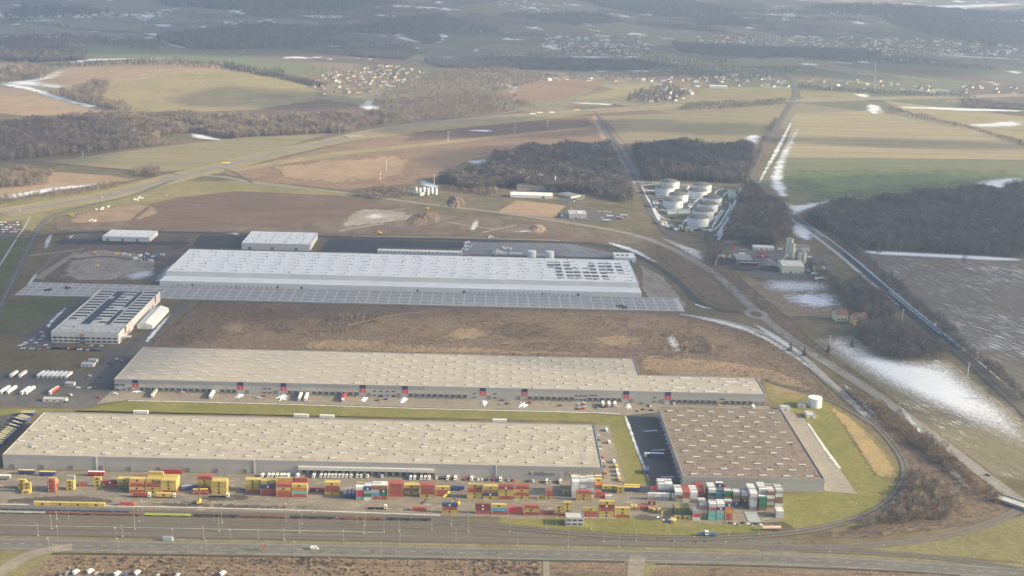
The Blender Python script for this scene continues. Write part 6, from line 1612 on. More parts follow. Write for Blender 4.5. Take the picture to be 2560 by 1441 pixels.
stacker(GZ('1', 1492, 893), math.radians(95), 'yellow reach stacker with raised boom left of the centre', 9.5)
stacker(GZ('2', 1490, 905), math.radians(158), 'yellow reach stacker behind the navy container stack', 8.5)
# red skips by the near warehouse
for i in range(6):
    for k in range(2):
        w = GZ('1', 1222 + i * 26 + k * 10, 672 - k * 14)
        t_ = thing('red_skip', 'red open skip, %s in the %s row by the near warehouse wall' % (ORD[i], 'front' if k == 0 else 'rear'), 'skip', (w[0], w[1], .2), 0, 'red skips by the warehouse')
        MB().prism([(-1.6, .1), (1.6, .1), (1.9, 1.9), (-1.9, 1.9)], 'y', -1.1, 1.1).build('tub', MATS['car_red'], t_)
        MB().box(-2.0, 2.0, -1.25, -1.1, 1.7, 1.9).box(-2.0, 2.0, 1.1, 1.25, 1.7, 1.9).box(-.15, .15, -1.3, 1.3, .9, 1.2).build('rim', RED, t_)
# junk at the end of the yard
for i in range(10):
    w = GZ('3', 1090 + i * 14 + (i % 3) * 8, 1000 + (i * 7) % 22)
    heap('rubbish_heap', 'pale rubbish pile, %s from the left below the askew yellow containers' % ORD[i], w, 1.6, 1.6, 1.1, [WHITEP, GRAV, plain('rust', (.22, .10, .06), .9, .3)][i % 3], 60 + i, 'rubbish')
w = GZ('3', 1800, 1000)
tag(MB().box(-5, 5, -9, 9, .2, .5).build('concrete_slab_stack', plain('slab_grey', (.30, .33, .35), .8, .1), None, (w[0], w[1], 0)), 'grey slab lying in front of the dark container stacks', 'slab')
for i in range(9):
    w = GZ('3', 1600 + i * 32, 1040 + (i * 5) % 16 + (8 if i > 5 else 0))
    heap('rubbish_heap', 'grey scrap pile, %s from the left at the end of the yard' % ORD[i], w, 2.6, 2.0, 1.4, [GRAV, BLACK, CONCB][i % 3], 80 + i, 'rubbish')
for i in range(13):
    w = GZ('3', 545 + i * 19, 1008 + i * .4)
    tag(MB().box(-.8, .8, -.6, .6, .18, 1.0).build('concrete_block', CONCB, None, (w[0], w[1], 0)), '%s concrete block from the left along the front stacks' % ORD[i], 'block', 'concrete blocks before the front stacks')

# ------------------------------------------------------------------ trains
def flat_wagon(w, L, mat, label, group, load=None):
    t_ = thing('flat_wagon', label, 'wagon', (w[0], w[1], .25), math.atan2(0, 1), group)
    MB().box(-L / 2, L / 2, -1.35, -1.05, .95, 1.35).box(-L / 2, L / 2, 1.05, 1.35, .95, 1.35).box(-L / 2, L / 2, -.2, .2, .9, 1.2).build('frame', mat, t_)
    d = MB()
    for i in range(int(L / 2.2)):
        u = -L / 2 + .6 + i * 2.2
        d.box(u, u + .35, -1.04, 1.04, 1.0, 1.25)
    d.build('cross_beams', mat, t_)
    for u in (-L * .38, 0, L * .38):
        b = MB()
        for v in (-.9, .9):
            for s in (-1, 1):
                b.prism([(u + v + .46 * math.cos(a_), .46 + .46 * math.sin(a_)) for a_ in np.linspace(0, 2 * math.pi, 9)[:-1]], 'y', s * .78 - .06, s * .78 + .06)
        b.box(u - 1.5, u + 1.5, -1.0, 1.0, .55, .8).build('bogie', TYRE, t_)
WGM = [plain('wagon_grey', (.42, .43, .40), .6, .15), plain('wagon_rust', (.24, .10, .07), .7, .2), MATS['wagon_rust'], plain('wagon_lime', (.42, .55, .06), .5, .1), plain('wagon_black', (.05, .05, .052), .7, .2), MATS['wagon_rust'], MATS['wagon_black'], MATS['wagon_rust'], MATS['wagon_black'], MATS['wagon_rust']]
wn_ = ['grey-green', 'rust red', 'rust red', 'lime green', 'black', 'rust red', 'black', 'rust red', 'black', 'rust red']
a, b_ = GZ('1', 0, 968), GZ('2', 1310, 1024)
for i in range(10):
    L = 35.5
    cx_ = a[0] + 5 + i * 37.5
    f_ = (cx_ - a[0]) / (b_[0] - a[0])
    if cx_ + L / 2 > b_[0] + 6: break
    flat_wagon((cx_ + 12, a[1] + (b_[1] - a[1]) * f_, 0), L, WGM[i], '%s empty container wagon, %s from the left in the long train' % (wn_[i], ORD[i]), 'empty wagons in the long train')
a = GZ('1', 20, 942)
BLW = plain('wagon_blue', (.12, .16, .24), .6, .15)
for i in range(5):
    flat_wagon((a[0] + 10 + i * 20, a[1] + .0, 0), 18.5, BLW, 'blue-grey empty flat wagon, %s from the left on the upper track' % ORD[i], 'blue-grey flat wagons')
w = GZ('3', 1465, 1140)
lo = thing('locomotive', 'blue and white diesel locomotive on the lower track', 'locomotive', (w[0], w[1], .3))
LOB = plain('loco_blue', (.10, .17, .27), .5, .1)
MB().box(-7, 7, -1.4, 1.4, 1.0, 1.4).box(-6.4, -2.4, -.9, .9, 1.4, 3.0).box(.2, 6.4, -.9, .9, 1.4, 3.0).build('hood', LOB, lo)
MB().box(-2.38, .18, -1.45, 1.45, 1.4, 4.0).build('cab', WHITEP, lo)
MB().box(-2.0, -.2, -1.5, -1.46, 2.7, 3.5).build('window', GLASS, lo)
for u in (-4, 4):
    b = MB()
    for v in (-1.1, 1.1):
        for s in (-1, 1):
            b.prism([(u + v + .5 * math.cos(a_), .5 + .5 * math.sin(a_)) for a_ in np.linspace(0, 2 * math.pi, 9)[:-1]], 'y', s * .85 - .08, s * .85 + .08)
    b.build('bogie', TYRE, lo)
w = G(1928, 1327)
tw = thing('tank_wagon', 'pale pink tank wagon standing at the end of the siding', 'wagon', (w[0], w[1], .3), .06)
PINK = plain('pink_tank', (.60, .40, .34), .5, .12)
c_ = MB()
c_.prism([(1.4 * math.cos(a_), 2.4 + 1.4 * math.sin(a_)) for a_ in np.linspace(0, 2 * math.pi, 17)[:-1]], 'x', -7.5, 7.5)
c_.build('barrel', PINK, tw)
MB().cyl(0, 0, 3.75, 4.1, .5, n=10).build('dome', WHITEP, tw)
MB().box(-8, 8, -.4, .4, .7, 1.05).build('frame', TYRE, tw)
# blue freight train on the main line
BLT = plain('train_blue', (.045, .16, .34), .5, .1, .3)
BLT2 = plain('train_blue_dull', (.10, .17, .24), .6, .15, .3)
mlp = chaikin_open([G(*p)[:2] for p in main_line[:6]][::-1], 3)
seg = np.concatenate([[0], np.cumsum(np.linalg.norm(np.diff(mlp, axis=0), axis=1))])
def hopper():
    b = MB()
    b.prism([(-1.35, 1.3), (1.35, 1.3), (1.45, 2.6), (1.25, 3.7), (-1.25, 3.7), (-1.45, 2.6)], 'x', -5.6, 5.6)
    d = MB().box(-5.0, 5.0, -.9, .9, 3.7, 3.95)
    for u in (-3.6, 0, 3.6): d.box(u - 1.3, u + 1.3, -.75, .75, 3.95, 4.15)
    return b, d
hb, hd_ = hopper()
HB1, HB2 = hb.mesh('body', [BLT]), hb.mesh('body', [BLT2])
HD1 = hd_.mesh('hatches', [plain('pale_hatch', (.30, .38, .45), .5, .1)])
HW = MB().box(-4.6, -2.6, -1.0, 1.0, .1, 1.0).box(2.6, 4.6, -1.0, 1.0, .1, 1.0).box(-5.9, 5.9, -.6, .6, 1.0, 1.28).mesh('running_gear', [TYRE])
def s_on_line(s):
    p = np.array([np.interp(s, seg, mlp[:, k]) for k in (0, 1)])
    q = np.array([np.interp(s + 1, seg, mlp[:, k]) for k in (0, 1)])
    d = (q - p) / np.linalg.norm(q - p)
    return p, d, np.array([-d[1], d[0]])
st_ = G(2118, 637)[:2]
s0 = seg[np.argmin(np.linalg.norm(mlp - st_, axis=1))]
en_ = G(2392, 868)[:2]
s1 = seg[np.argmin(np.linalg.norm(mlp - en_, axis=1))]
i = 0
for off, sa, me, lb in ((3.2, s0, HB1, 'bright blue'), (-1.2, s0 + .52 * (s1 - s0), HB2, 'dull blue')):
    i, s = 0, sa
    while s < s1 + (20 if off > 0 else -25):
        p, d, n_ = s_on_line(s)
        t_ = thing('hopper_wagon', '%s hopper wagon, %s from the far end of the %s train' % (lb, nth(i), 'long' if off > 0 else 'shorter'), 'wagon', (p[0] + n_[0] * off, p[1] + n_[1] * off, .6), math.atan2(d[1], d[0]), 'blue hopper wagons')
        link('body', me, t_); link('hatches', HD1, t_); link('running_gear', HW, t_)
        s += 12.6; i += 1

# ------------------------------------------------------------------ masts and poles
POLE = plain('mast_concrete', (.27, .26, .24), .8, .1)
POLED = plain('lamp_steel', (.30, .30, .29), .6, .1)
PME = {}
def pole(k, x_, yt, yb, i, kind='mast'):
    w = GZ(k, x_, yb)
    h_ = max(6.0, min(22.0, (yb - yt) / 2.995 / 2.75))
    hk = (kind, round(h_))
    if hk not in PME:
        H = float(round(h_))
        if kind == 'mast':
            PME[hk] = [('post', MB().cyl(0, 0, 0, H, .2, .13, 8).mesh('post', [POLE])), ('footing', MB().box(-.6, .6, -.6, .6, 0, .5).mesh('footing', [CONCB])), ('bracket', MB().tube((0, 0, H - 1.5), (0, -3.0, H - .8), .07).tube((0, 0, H - 2.6), (0, -2.6, H - .9), .06).mesh('bracket', [STEEL]))]
        else:
            PME[hk] = [('post', MB().cyl(0, 0, 0, H, .11, .08, 8).mesh('post', [POLED])), ('lamp_head', MB().tube((0, 0, H - .05), (0, -1.6, H + .15), .07).box(-.15, .15, -2.2, -1.3, H + .08, H + .22).mesh('lamp_head', [WHITEP]))]
    t_ = thing('catenary_mast' if kind == 'mast' else 'lamp_post', '%s from the left of the %s along the tracks' % (nth(i), 'pale catenary masts' if kind == 'mast' else 'thin lamp posts'), 'mast' if kind == 'mast' else 'lamp post', (w[0], w[1], .1), 0, 'catenary masts' if kind == 'mast' else 'lamp posts')
    for n_, me in PME[hk]: link(n_, me, t_)
masts = [('1', 285, 1045, 1138), ('1', 387, 985, 1088), ('1', 425, 945, 1015), ('1', 918, 1055, 1145), ('1', 1010, 985, 1092), ('1', 1042, 940, 1028), ('1', 1525, 1065, 1158), ('1', 1640, 1000, 1105), ('1', 1662, 955, 1040), ('2', 20, 1090, 1158), ('2', 210, 1078, 1170), ('2', 325, 1030, 1118), ('2', 343, 965, 1048), ('2', 808, 1020, 1125), ('2', 818, 980, 1060), ('2', 958, 1055, 1110), ('2', 1070, 1010, 1110), ('2', 1315, 960, 1095), ('2', 1463, 1005, 1058), ('2', 1590, 960, 1108), ('2', 1900, 990, 1105), ('3', 40, 1120, 1215), ('3', 258, 1045, 1085), ('3', 420, 1020, 1220), ('3', 590, 1040, 1092), ('3', 685, 1090, 1185), ('3', 798, 1130, 1225), ('3', 928, 1040, 1180), ('3', 1155, 1040, 1105), ('3', 1365, 1055, 1150), ('3', 1620, 1055, 1135), ('3', 1850, 1050, 1130), ('4', 215, 1040, 1100), ('4', 460, 1190, 1260), ('4', 1540, 1230, 1300), ('4', 700, 220, 280), ('4', 925, 355, 420)]
for i, m_ in enumerate(masts): pole(*m_, i)
lamps = [('1', 372, 1165, 1280), ('1', 435, 1075, 1172), ('1', 517, 900, 1020), ('1', 870, 1080, 1165), ('1', 890, 1170, 1285), ('1', 1072, 880, 1030), ('1', 1298, 1090, 1175), ('1', 1550, 1180, 1290), ('1', 1603, 890, 1040), ('1', 1725, 1095, 1170), ('2', 227, 900, 1050), ('2', 290, 1190, 1305), ('2', 655, 1105, 1185), ('2', 757, 905, 1060), ('2', 935, 1200, 1315), ('2', 1078, 1100, 1215), ('2', 1160, 930, 1045), ('2', 1497, 1120, 1195), ('2', 1580, 1215, 1325), ('3', 333, 1000, 1075), ('3', 877, 980, 1105), ('3', 1208, 1180, 1255), ('3', 1333, 1035, 1100), ('3', 1405, 1030, 1085), ('3', 1590, 1185, 1260), ('4', 850, 1215, 1320), ('4', 878, 780, 870), ('4', 645, 895, 990), ('4', 1550, 1275, 1365)]
for i, m_ in enumerate(lamps): pole(*m_, i, 'lamp')
# sign gantry over the road
w = G(1942, 1402)
t_ = thing('sign_gantry', 'pale lattice sign gantry beside the main road', 'gantry', (w[0], w[1], .2), 0)
g_ = MB()
for k in range(18):
    g_.tube((-13 + k * 1.5, 0, 6), (-13 + (k + 1) * 1.5, 0, 7.4 if k % 2 else 6), .12, n=4)
g_.tube((-13, 0, 6), (14, 0, 6), .14).tube((-13, 0, 7.4), (14, 0, 7.4), .14).build('truss', STEEL, t_)
for u in (-13, 14): MB().tube((u, 0, 0), (u, 0, 7.5), .2).build('post', STEEL, t_)
# pylons in the fields
for i, (px, yt, yb, lab) in enumerate([(1120, 330, 358, 'slim white pylon in the brown field above the snow'), (966, 398, 430, 'slim white pylon in the brown field left of the mast'), (1287, 310, 337, 'slim white pylon in the dark field'), (1369, 298, 318, 'slim white pylon nearest the railway crossing'), (1085, 435, 470, 'slim pole at the small gas station'), (2255, 770, 803, 'slim pylon beside the blue train'), (2074, 848, 862, 'short pylon at the snowy field edge'), (2418, 900, 945, 'slim pylon right of the snowy field'), (207, 378, 392, 'small pylon at the wood edge far left')]):
    w = G(px, yb)
    Hh = float(np.clip((yb - yt) / (3000.0 / w[1]), 12, 40))
    t_ = thing('power_pylon', lab, 'pylon', (w[0], w[1], 0))
    MB().cyl(0, 0, 0, Hh, .55, .3, 8).build('post', plain('pylon_white', (.62, .62, .60), .6, .08), t_)
    for z in (Hh - 1.5, Hh - 5): MB().tube((-3, 0, z), (3, 0, z), .18).build('cross_arm', STEEL, t_)
w = G(951, 455)
t_ = thing('radio_mast', 'red and white striped mast at the wood edge', 'mast', (w[0], w[1], 0))
for k in range(5): MB().cyl(0, 0, k * 4.4, k * 4.4 + 4.38, .9 - k * .08, .85 - k * .08, 8).build('mast_section', [RED, WHITEP][k % 2], t_)
# bridge by the right edge, motorway bridges
w = G(2538, 1262)
br = thing('road_bridge', 'pale concrete road bridge over the rail cutting at the right edge', 'bridge', (w[0], w[1], 0), math.radians(-47))
MB().box(-16, 16, -6, 6, 1.0, 1.9).build('deck', CONCB, br)
for s in (-1, 1):
    MB().box(-16, 16, s * 5.9 - .15, s * 5.9 + .15, 1.9, 2.9).build('railing', STEEL, br)
    MB().box(s * 12 - 1, s * 12 + 1, -6, 6, -.2, .99).build('abutment', CONCB, br)
for px, py, rz, lab in ((888, 345, .45, 'small motorway bridge over the farm track in the middle distance'), (1472, 280, .1, 'motorway bridge where the forest road passes'), (1985, 257, .02, 'pale motorway bridge across the railway'), (2190, 252, .0, 'motorway bridge at the right village road')):
    w = G(px, py)
    br = thing('motorway_bridge', lab, 'bridge', (w[0], w[1], 0), rz)
    MB().box(-22, 22, -14, -13.2, 1.0, 2.6).box(-22, 22, 13.2, 14, 1.0, 2.6).box(-22, 22, -13.2, 13.2, .9, 1.4).build('deck', plain('bridge_concrete', (.27, .255, .23), .9, .15), br)
    for u in (-18, 18): MB().box(u - 1, u + 1, -12, 12, 0, .89).build('pier', CONCB, br)

# ------------------------------------------------------------------ vegetation
def bark(name, c, var=.25):
    m, nt, b, out = _nt(name)
    o = nt.nodes.new('ShaderNodeObjectInfo').outputs['Random']
    n = _noise(nt, _pos(nt), .02, 3)
    k = _math(nt, 'ADD', _math(nt, 'MULTIPLY_ADD', o, 2 * var, 1 - var), _math(nt, 'MULTIPLY_ADD', n, .6, -.3))
    h = nt.nodes.new('ShaderNodeHueSaturation')
    h.inputs['Color'].default_value = (*c, 1)
    nt.links.new(k, h.inputs['Value'])
    nt.links.new(_math(nt, 'MULTIPLY_ADD', o, .04, .48), h.inputs['Hue'])
    nt.links.new(h.outputs[0], b.inputs['Base Color'])
    b.inputs['Roughness'].default_value = .9
    b.inputs['Specular IOR Level'].default_value = .1
    MATS[name] = m
    return m
TW1 = bark('bare_twigs', (.18, .142, .115))
TW2 = bark('pale_twigs', (.26, .205, .155))
TRK = bark('bark', (.13, .11, .09))
TRKP = bark('birch_bark', (.36, .34, .31))
CON = bark('conifer_needles', (.04, .048, .042))
TW3 = bark('shaded_twigs', (.12, .108, .10))  # cloud shade over the woods put into the twig colour
TW4 = bark('pale_shaded_twigs', (.17, .15, .135))  # paler twigs, the same shade put into their colour
SHR = bark('dry_shrub', (.20, .14, .095))
RSD = bark('dry_reed', (.29, .215, .145))
def tree_meshes(seed, wide=.32, base=.28, twigs=190, tw=TW1, trk=TRK, tlen=.085):
    """unit-height leafless tree: trunk with limbs, and a crown of many small twig blades"""
    r = random.Random(seed)
    t, c = MB(), MB()
    t.tube((0, 0, 0), (r.uniform(-.02, .02), r.uniform(-.02, .02), .62), .017, .009, 5)
    for i in range(7):
        a = i * 2.4 + r.uniform(-.4, .4)
        z = base + .07 * i * r.uniform(.6, 1.0)
        l = wide * r.uniform(.6, .95)
        t.tube((0, 0, z), (math.cos(a) * l, math.sin(a) * l, min(.93, z + l * r.uniform(.8, 1.4))), .008, .003, 3)
    cz = (1 + base) / 2
    for i in range(twigs):
        while True:
            x, y, z = r.uniform(-1, 1), r.uniform(-1, 1), r.uniform(-1, 1)
            d = x * x + y * y + z * z
            if .12 < d < 1: break
        lump = 1 + .22 * math.sin(3.1 * math.atan2(y, x) + seed) + .14 * math.sin(5 * z + seed)
        p = Vector((x * wide * lump, y * wide * lump, cz + z * (1 - base) / 2))
        di = Vector((x + r.uniform(-.8, .8), y + r.uniform(-.8, .8), z * .6 + r.uniform(-.2, 1.0))).normalized()
        sd = di.orthogonal().normalized()
        sd.rotate(Matrix.Rotation(r.uniform(0, 6.28), 3, di))
        L, w = tlen * r.uniform(.7, 1.5), tlen * r.uniform(.16, .34)
        c.quad([p - sd * w, p + sd * w, p + di * L])
    return t, c
def joined(name, t, c, mats):
    m = MB()
    m.v, m.f, m.m = list(t.v), list(t.f), [0] * len(t.f)
    o = len(m.v)
    m.v += c.v
    m.f += [tuple(o + i for i in f) for f in c.f]
    m.m += [1] * len(c.f)
    return m.mesh(name, mats)
def tmpl_collection(name, meshes):
    c = bpy.data.collections.new(name)
    for i, me in enumerate(meshes):
        o = bpy.data.objects.new(me.name, me)
        c.objects.link(o)
    return c
TREES = [tree_meshes(s, w_, b_, 190, tlen=l_) for s, w_, b_, l_ in ((1, .33, .25, .09), (2, .27, .3, .08), (3, .36, .22, .10), (4, .24, .2, .08))]
COL_TREE = tmpl_collection('bare_tree_kinds', [joined('bare_tree', *TREES[0], [TRK, TW1]), joined('bare_tree', *TREES[1], [TRK, TW1]), joined('bare_tree', *TREES[2], [TRK, TW2]), joined('birch', *TREES[3], [TRKP, TW2])])
def conifer(seed):
    r = random.Random(seed)
    t, c = MB(), MB()
    t.tube((0, 0, 0), (0, 0, .9), .014, .004, 5)
    for i in range(150):
        z = r.uniform(.1, .99)
        rad = .17 * (1.02 - z) * r.uniform(.5, 1.1) + .01
        a = r.uniform(0, 6.28)
        p = Vector((math.cos(a) * rad * .4, math.sin(a) * rad * .4, z))
        q = Vector((math.cos(a) * rad * 1.2, math.sin(a) * rad * 1.2, z - .05))
        s = Vector((-math.sin(a), math.cos(a), 0)) * (.02 + rad * .3)
        c.quad([p, q - s, q + s])
    return t, c
COL_SHADED = tmpl_collection('shaded_wood_kinds', [joined('bare_tree', *TREES[0], [TRK, TW3]), joined('bare_tree', *TREES[1], [TRK, TW3]), joined('bare_tree', *TREES[2], [TRK, TW4]), joined('birch', *TREES[3], [TRKP, TW4])])  # trees of the shaded woods, shade painted into the twigs
COL_MIX = tmpl_collection('dark_wood_kinds', [joined('conifer', *conifer(5), [TRK, CON]), joined('conifer', *conifer(6), [TRK, CON]), joined('bare_tree', *TREES[0], [TRK, TW3]), joined('bare_tree', *TREES[2], [TRK, TW3])])  # conifers, and bare trees with shade in the twig colour
SHRUBS = [tree_meshes(s, .55, .0, 110, tlen=.17) for s in (11, 12, 13)]
COL_SHRUB = tmpl_collection('shrub_kinds', [joined('shrub', *SHRUBS[0], [TRK, SHR]), joined('shrub', *SHRUBS[1], [TRK, TW1]), joined('shrub', *SHRUBS[2], [TRK, SHR])])
def tuft(seed):
    r = random.Random(seed)
    c = MB()
    for i in range(26):
        a, d = r.uniform(0, 6.28), r.uniform(0, .5)
        x, y = math.cos(a) * d, math.sin(a) * d
        w = r.uniform(.05, .12)
        c.quad([(x - w, y, 0), (x + w, y, 0), (x + r.uniform(-.3, .3), y + r.uniform(-.3, .3), r.uniform(.5, 1.0))])
    return c.mesh('tuft', [RSD if seed % 2 else SHR])
COL_TUFT = tmpl_collection('tuft_kinds', [tuft(i) for i in range(4)])

ng = bpy.data.node_groups.new('scatter', 'GeometryNodeTree')
ng.interface.new_socket('Geometry', in_out='INPUT', socket_type='NodeSocketGeometry')
ng.interface.new_socket('Kinds', in_out='INPUT', socket_type='NodeSocketCollection')
ng.interface.new_socket('Geometry', in_out='OUTPUT', socket_type='NodeSocketGeometry')
N_ = ng.nodes
gi, go = N_.new('NodeGroupInput'), N_.new('NodeGroupOutput')
ci = N_.new('GeometryNodeCollectionInfo')
ci.inputs['Separate Children'].default_value = True
ci.inputs['Reset Children'].default_value = True
ip = N_.new('GeometryNodeInstanceOnPoints')
ip.inputs['Pick Instance'].default_value = True
def named(n, t):
    a = N_.new('GeometryNodeInputNamedAttribute')
    a.data_type = t
    a.inputs['Name'].default_value = n
    return a.outputs[0]
L_ = ng.links.new
L_(gi.outputs[0], ip.inputs['Points'])
L_(gi.outputs[1], ci.inputs['Collection'])
L_(ci.outputs[0], ip.inputs['Instance'])
L_(named('vi', 'INT'), ip.inputs['Instance Index'])
L_(named('rot', 'FLOAT_VECTOR'), ip.inputs['Rotation'])
L_(named('sc', 'FLOAT_VECTOR'), ip.inputs['Scale'])
L_(ip.outputs[0], go.inputs[0])
KIDS = ng.interface.items_tree['Kinds'].identifier
TOTAL = [0]
def scatter(name, pts, spacing, h0, h1, colx, nk, label, cat, squash=1.0, zpx=0.0, holes=(), world_pts=False, keep=1.0):
    w = np.array([p[:2] if world_pts else G(p[0], p[1], zpx)[:2] for p in pts], float)
    x0, y0 = w.min(0); x1, y1 = w.max(0)
    gx, gy = np.meshgrid(np.arange(x0, x1, spacing), np.arange(y0, y1, spacing))
    gx = gx.ravel() + rng.uniform(-.5, .5, gx.size) * spacing
    gy = gy.ravel() + rng.uniform(-.5, .5, gy.size) * spacing
    k = inside(gx, gy, w)
    for h_ in holes:
        k &= ~inside(gx, gy, np.array([G(*p)[:2] for p in h_]))
    # natural gaps
    g = np.sin(gx / 37.0 + 1.3 * np.sin(gy / 53.0)) + np.sin(gy / 41.0 + 1.1 * np.sin(gx / 29.0))
    k &= rng.uniform(0, 1, gx.size) < np.clip(keep + .12 * g, 0, 1)
    gx, gy = gx[k], gy[k]
    n = len(gx)
    if n == 0: return None
    TOTAL[0] += n
    c = w.mean(0)
    me = bpy.data.meshes.new(name)
    me.vertices.add(n)
    co = np.zeros((n, 3), np.float32)
    co[:, 0], co[:, 1], co[:, 2] = gx - c[0], gy - c[1], H(gx, gy)
    me.vertices.foreach_set('co', co.ravel())
    a = me.attributes.new('vi', 'INT', 'POINT'); a.data.foreach_set('value', rng.integers(0, nk, n).astype(np.int32))
    r_ = np.zeros((n, 3), np.float32); r_[:, 2] = rng.uniform(0, 6.28, n)
    a = me.attributes.new('rot', 'FLOAT_VECTOR', 'POINT'); a.data.foreach_set('vector', r_.ravel())
    h = (rng.uniform(h0, h1, n) * (1 + .22 * np.sin(gx / 23.0 + 2 * np.sin(gy / 31.0))) * np.where(rng.uniform(0, 1, n) < .12, .55, 1.0)).astype(np.float32)
    s_ = np.stack([h * squash * rng.uniform(.85, 1.2, n), h * squash * rng.uniform(.85, 1.2, n), h], 1).astype(np.float32)
    a = me.attributes.new('sc', 'FLOAT_VECTOR', 'POINT'); a.data.foreach_set('vector', s_.ravel())
    o = link(name, me, None, (c[0], c[1], 0))
    md = o.modifiers.new('scatter', 'NODES')
    md.node_group = ng
    md[KIDS] = colx
    return tag(o, label, cat, None, 'stuff')

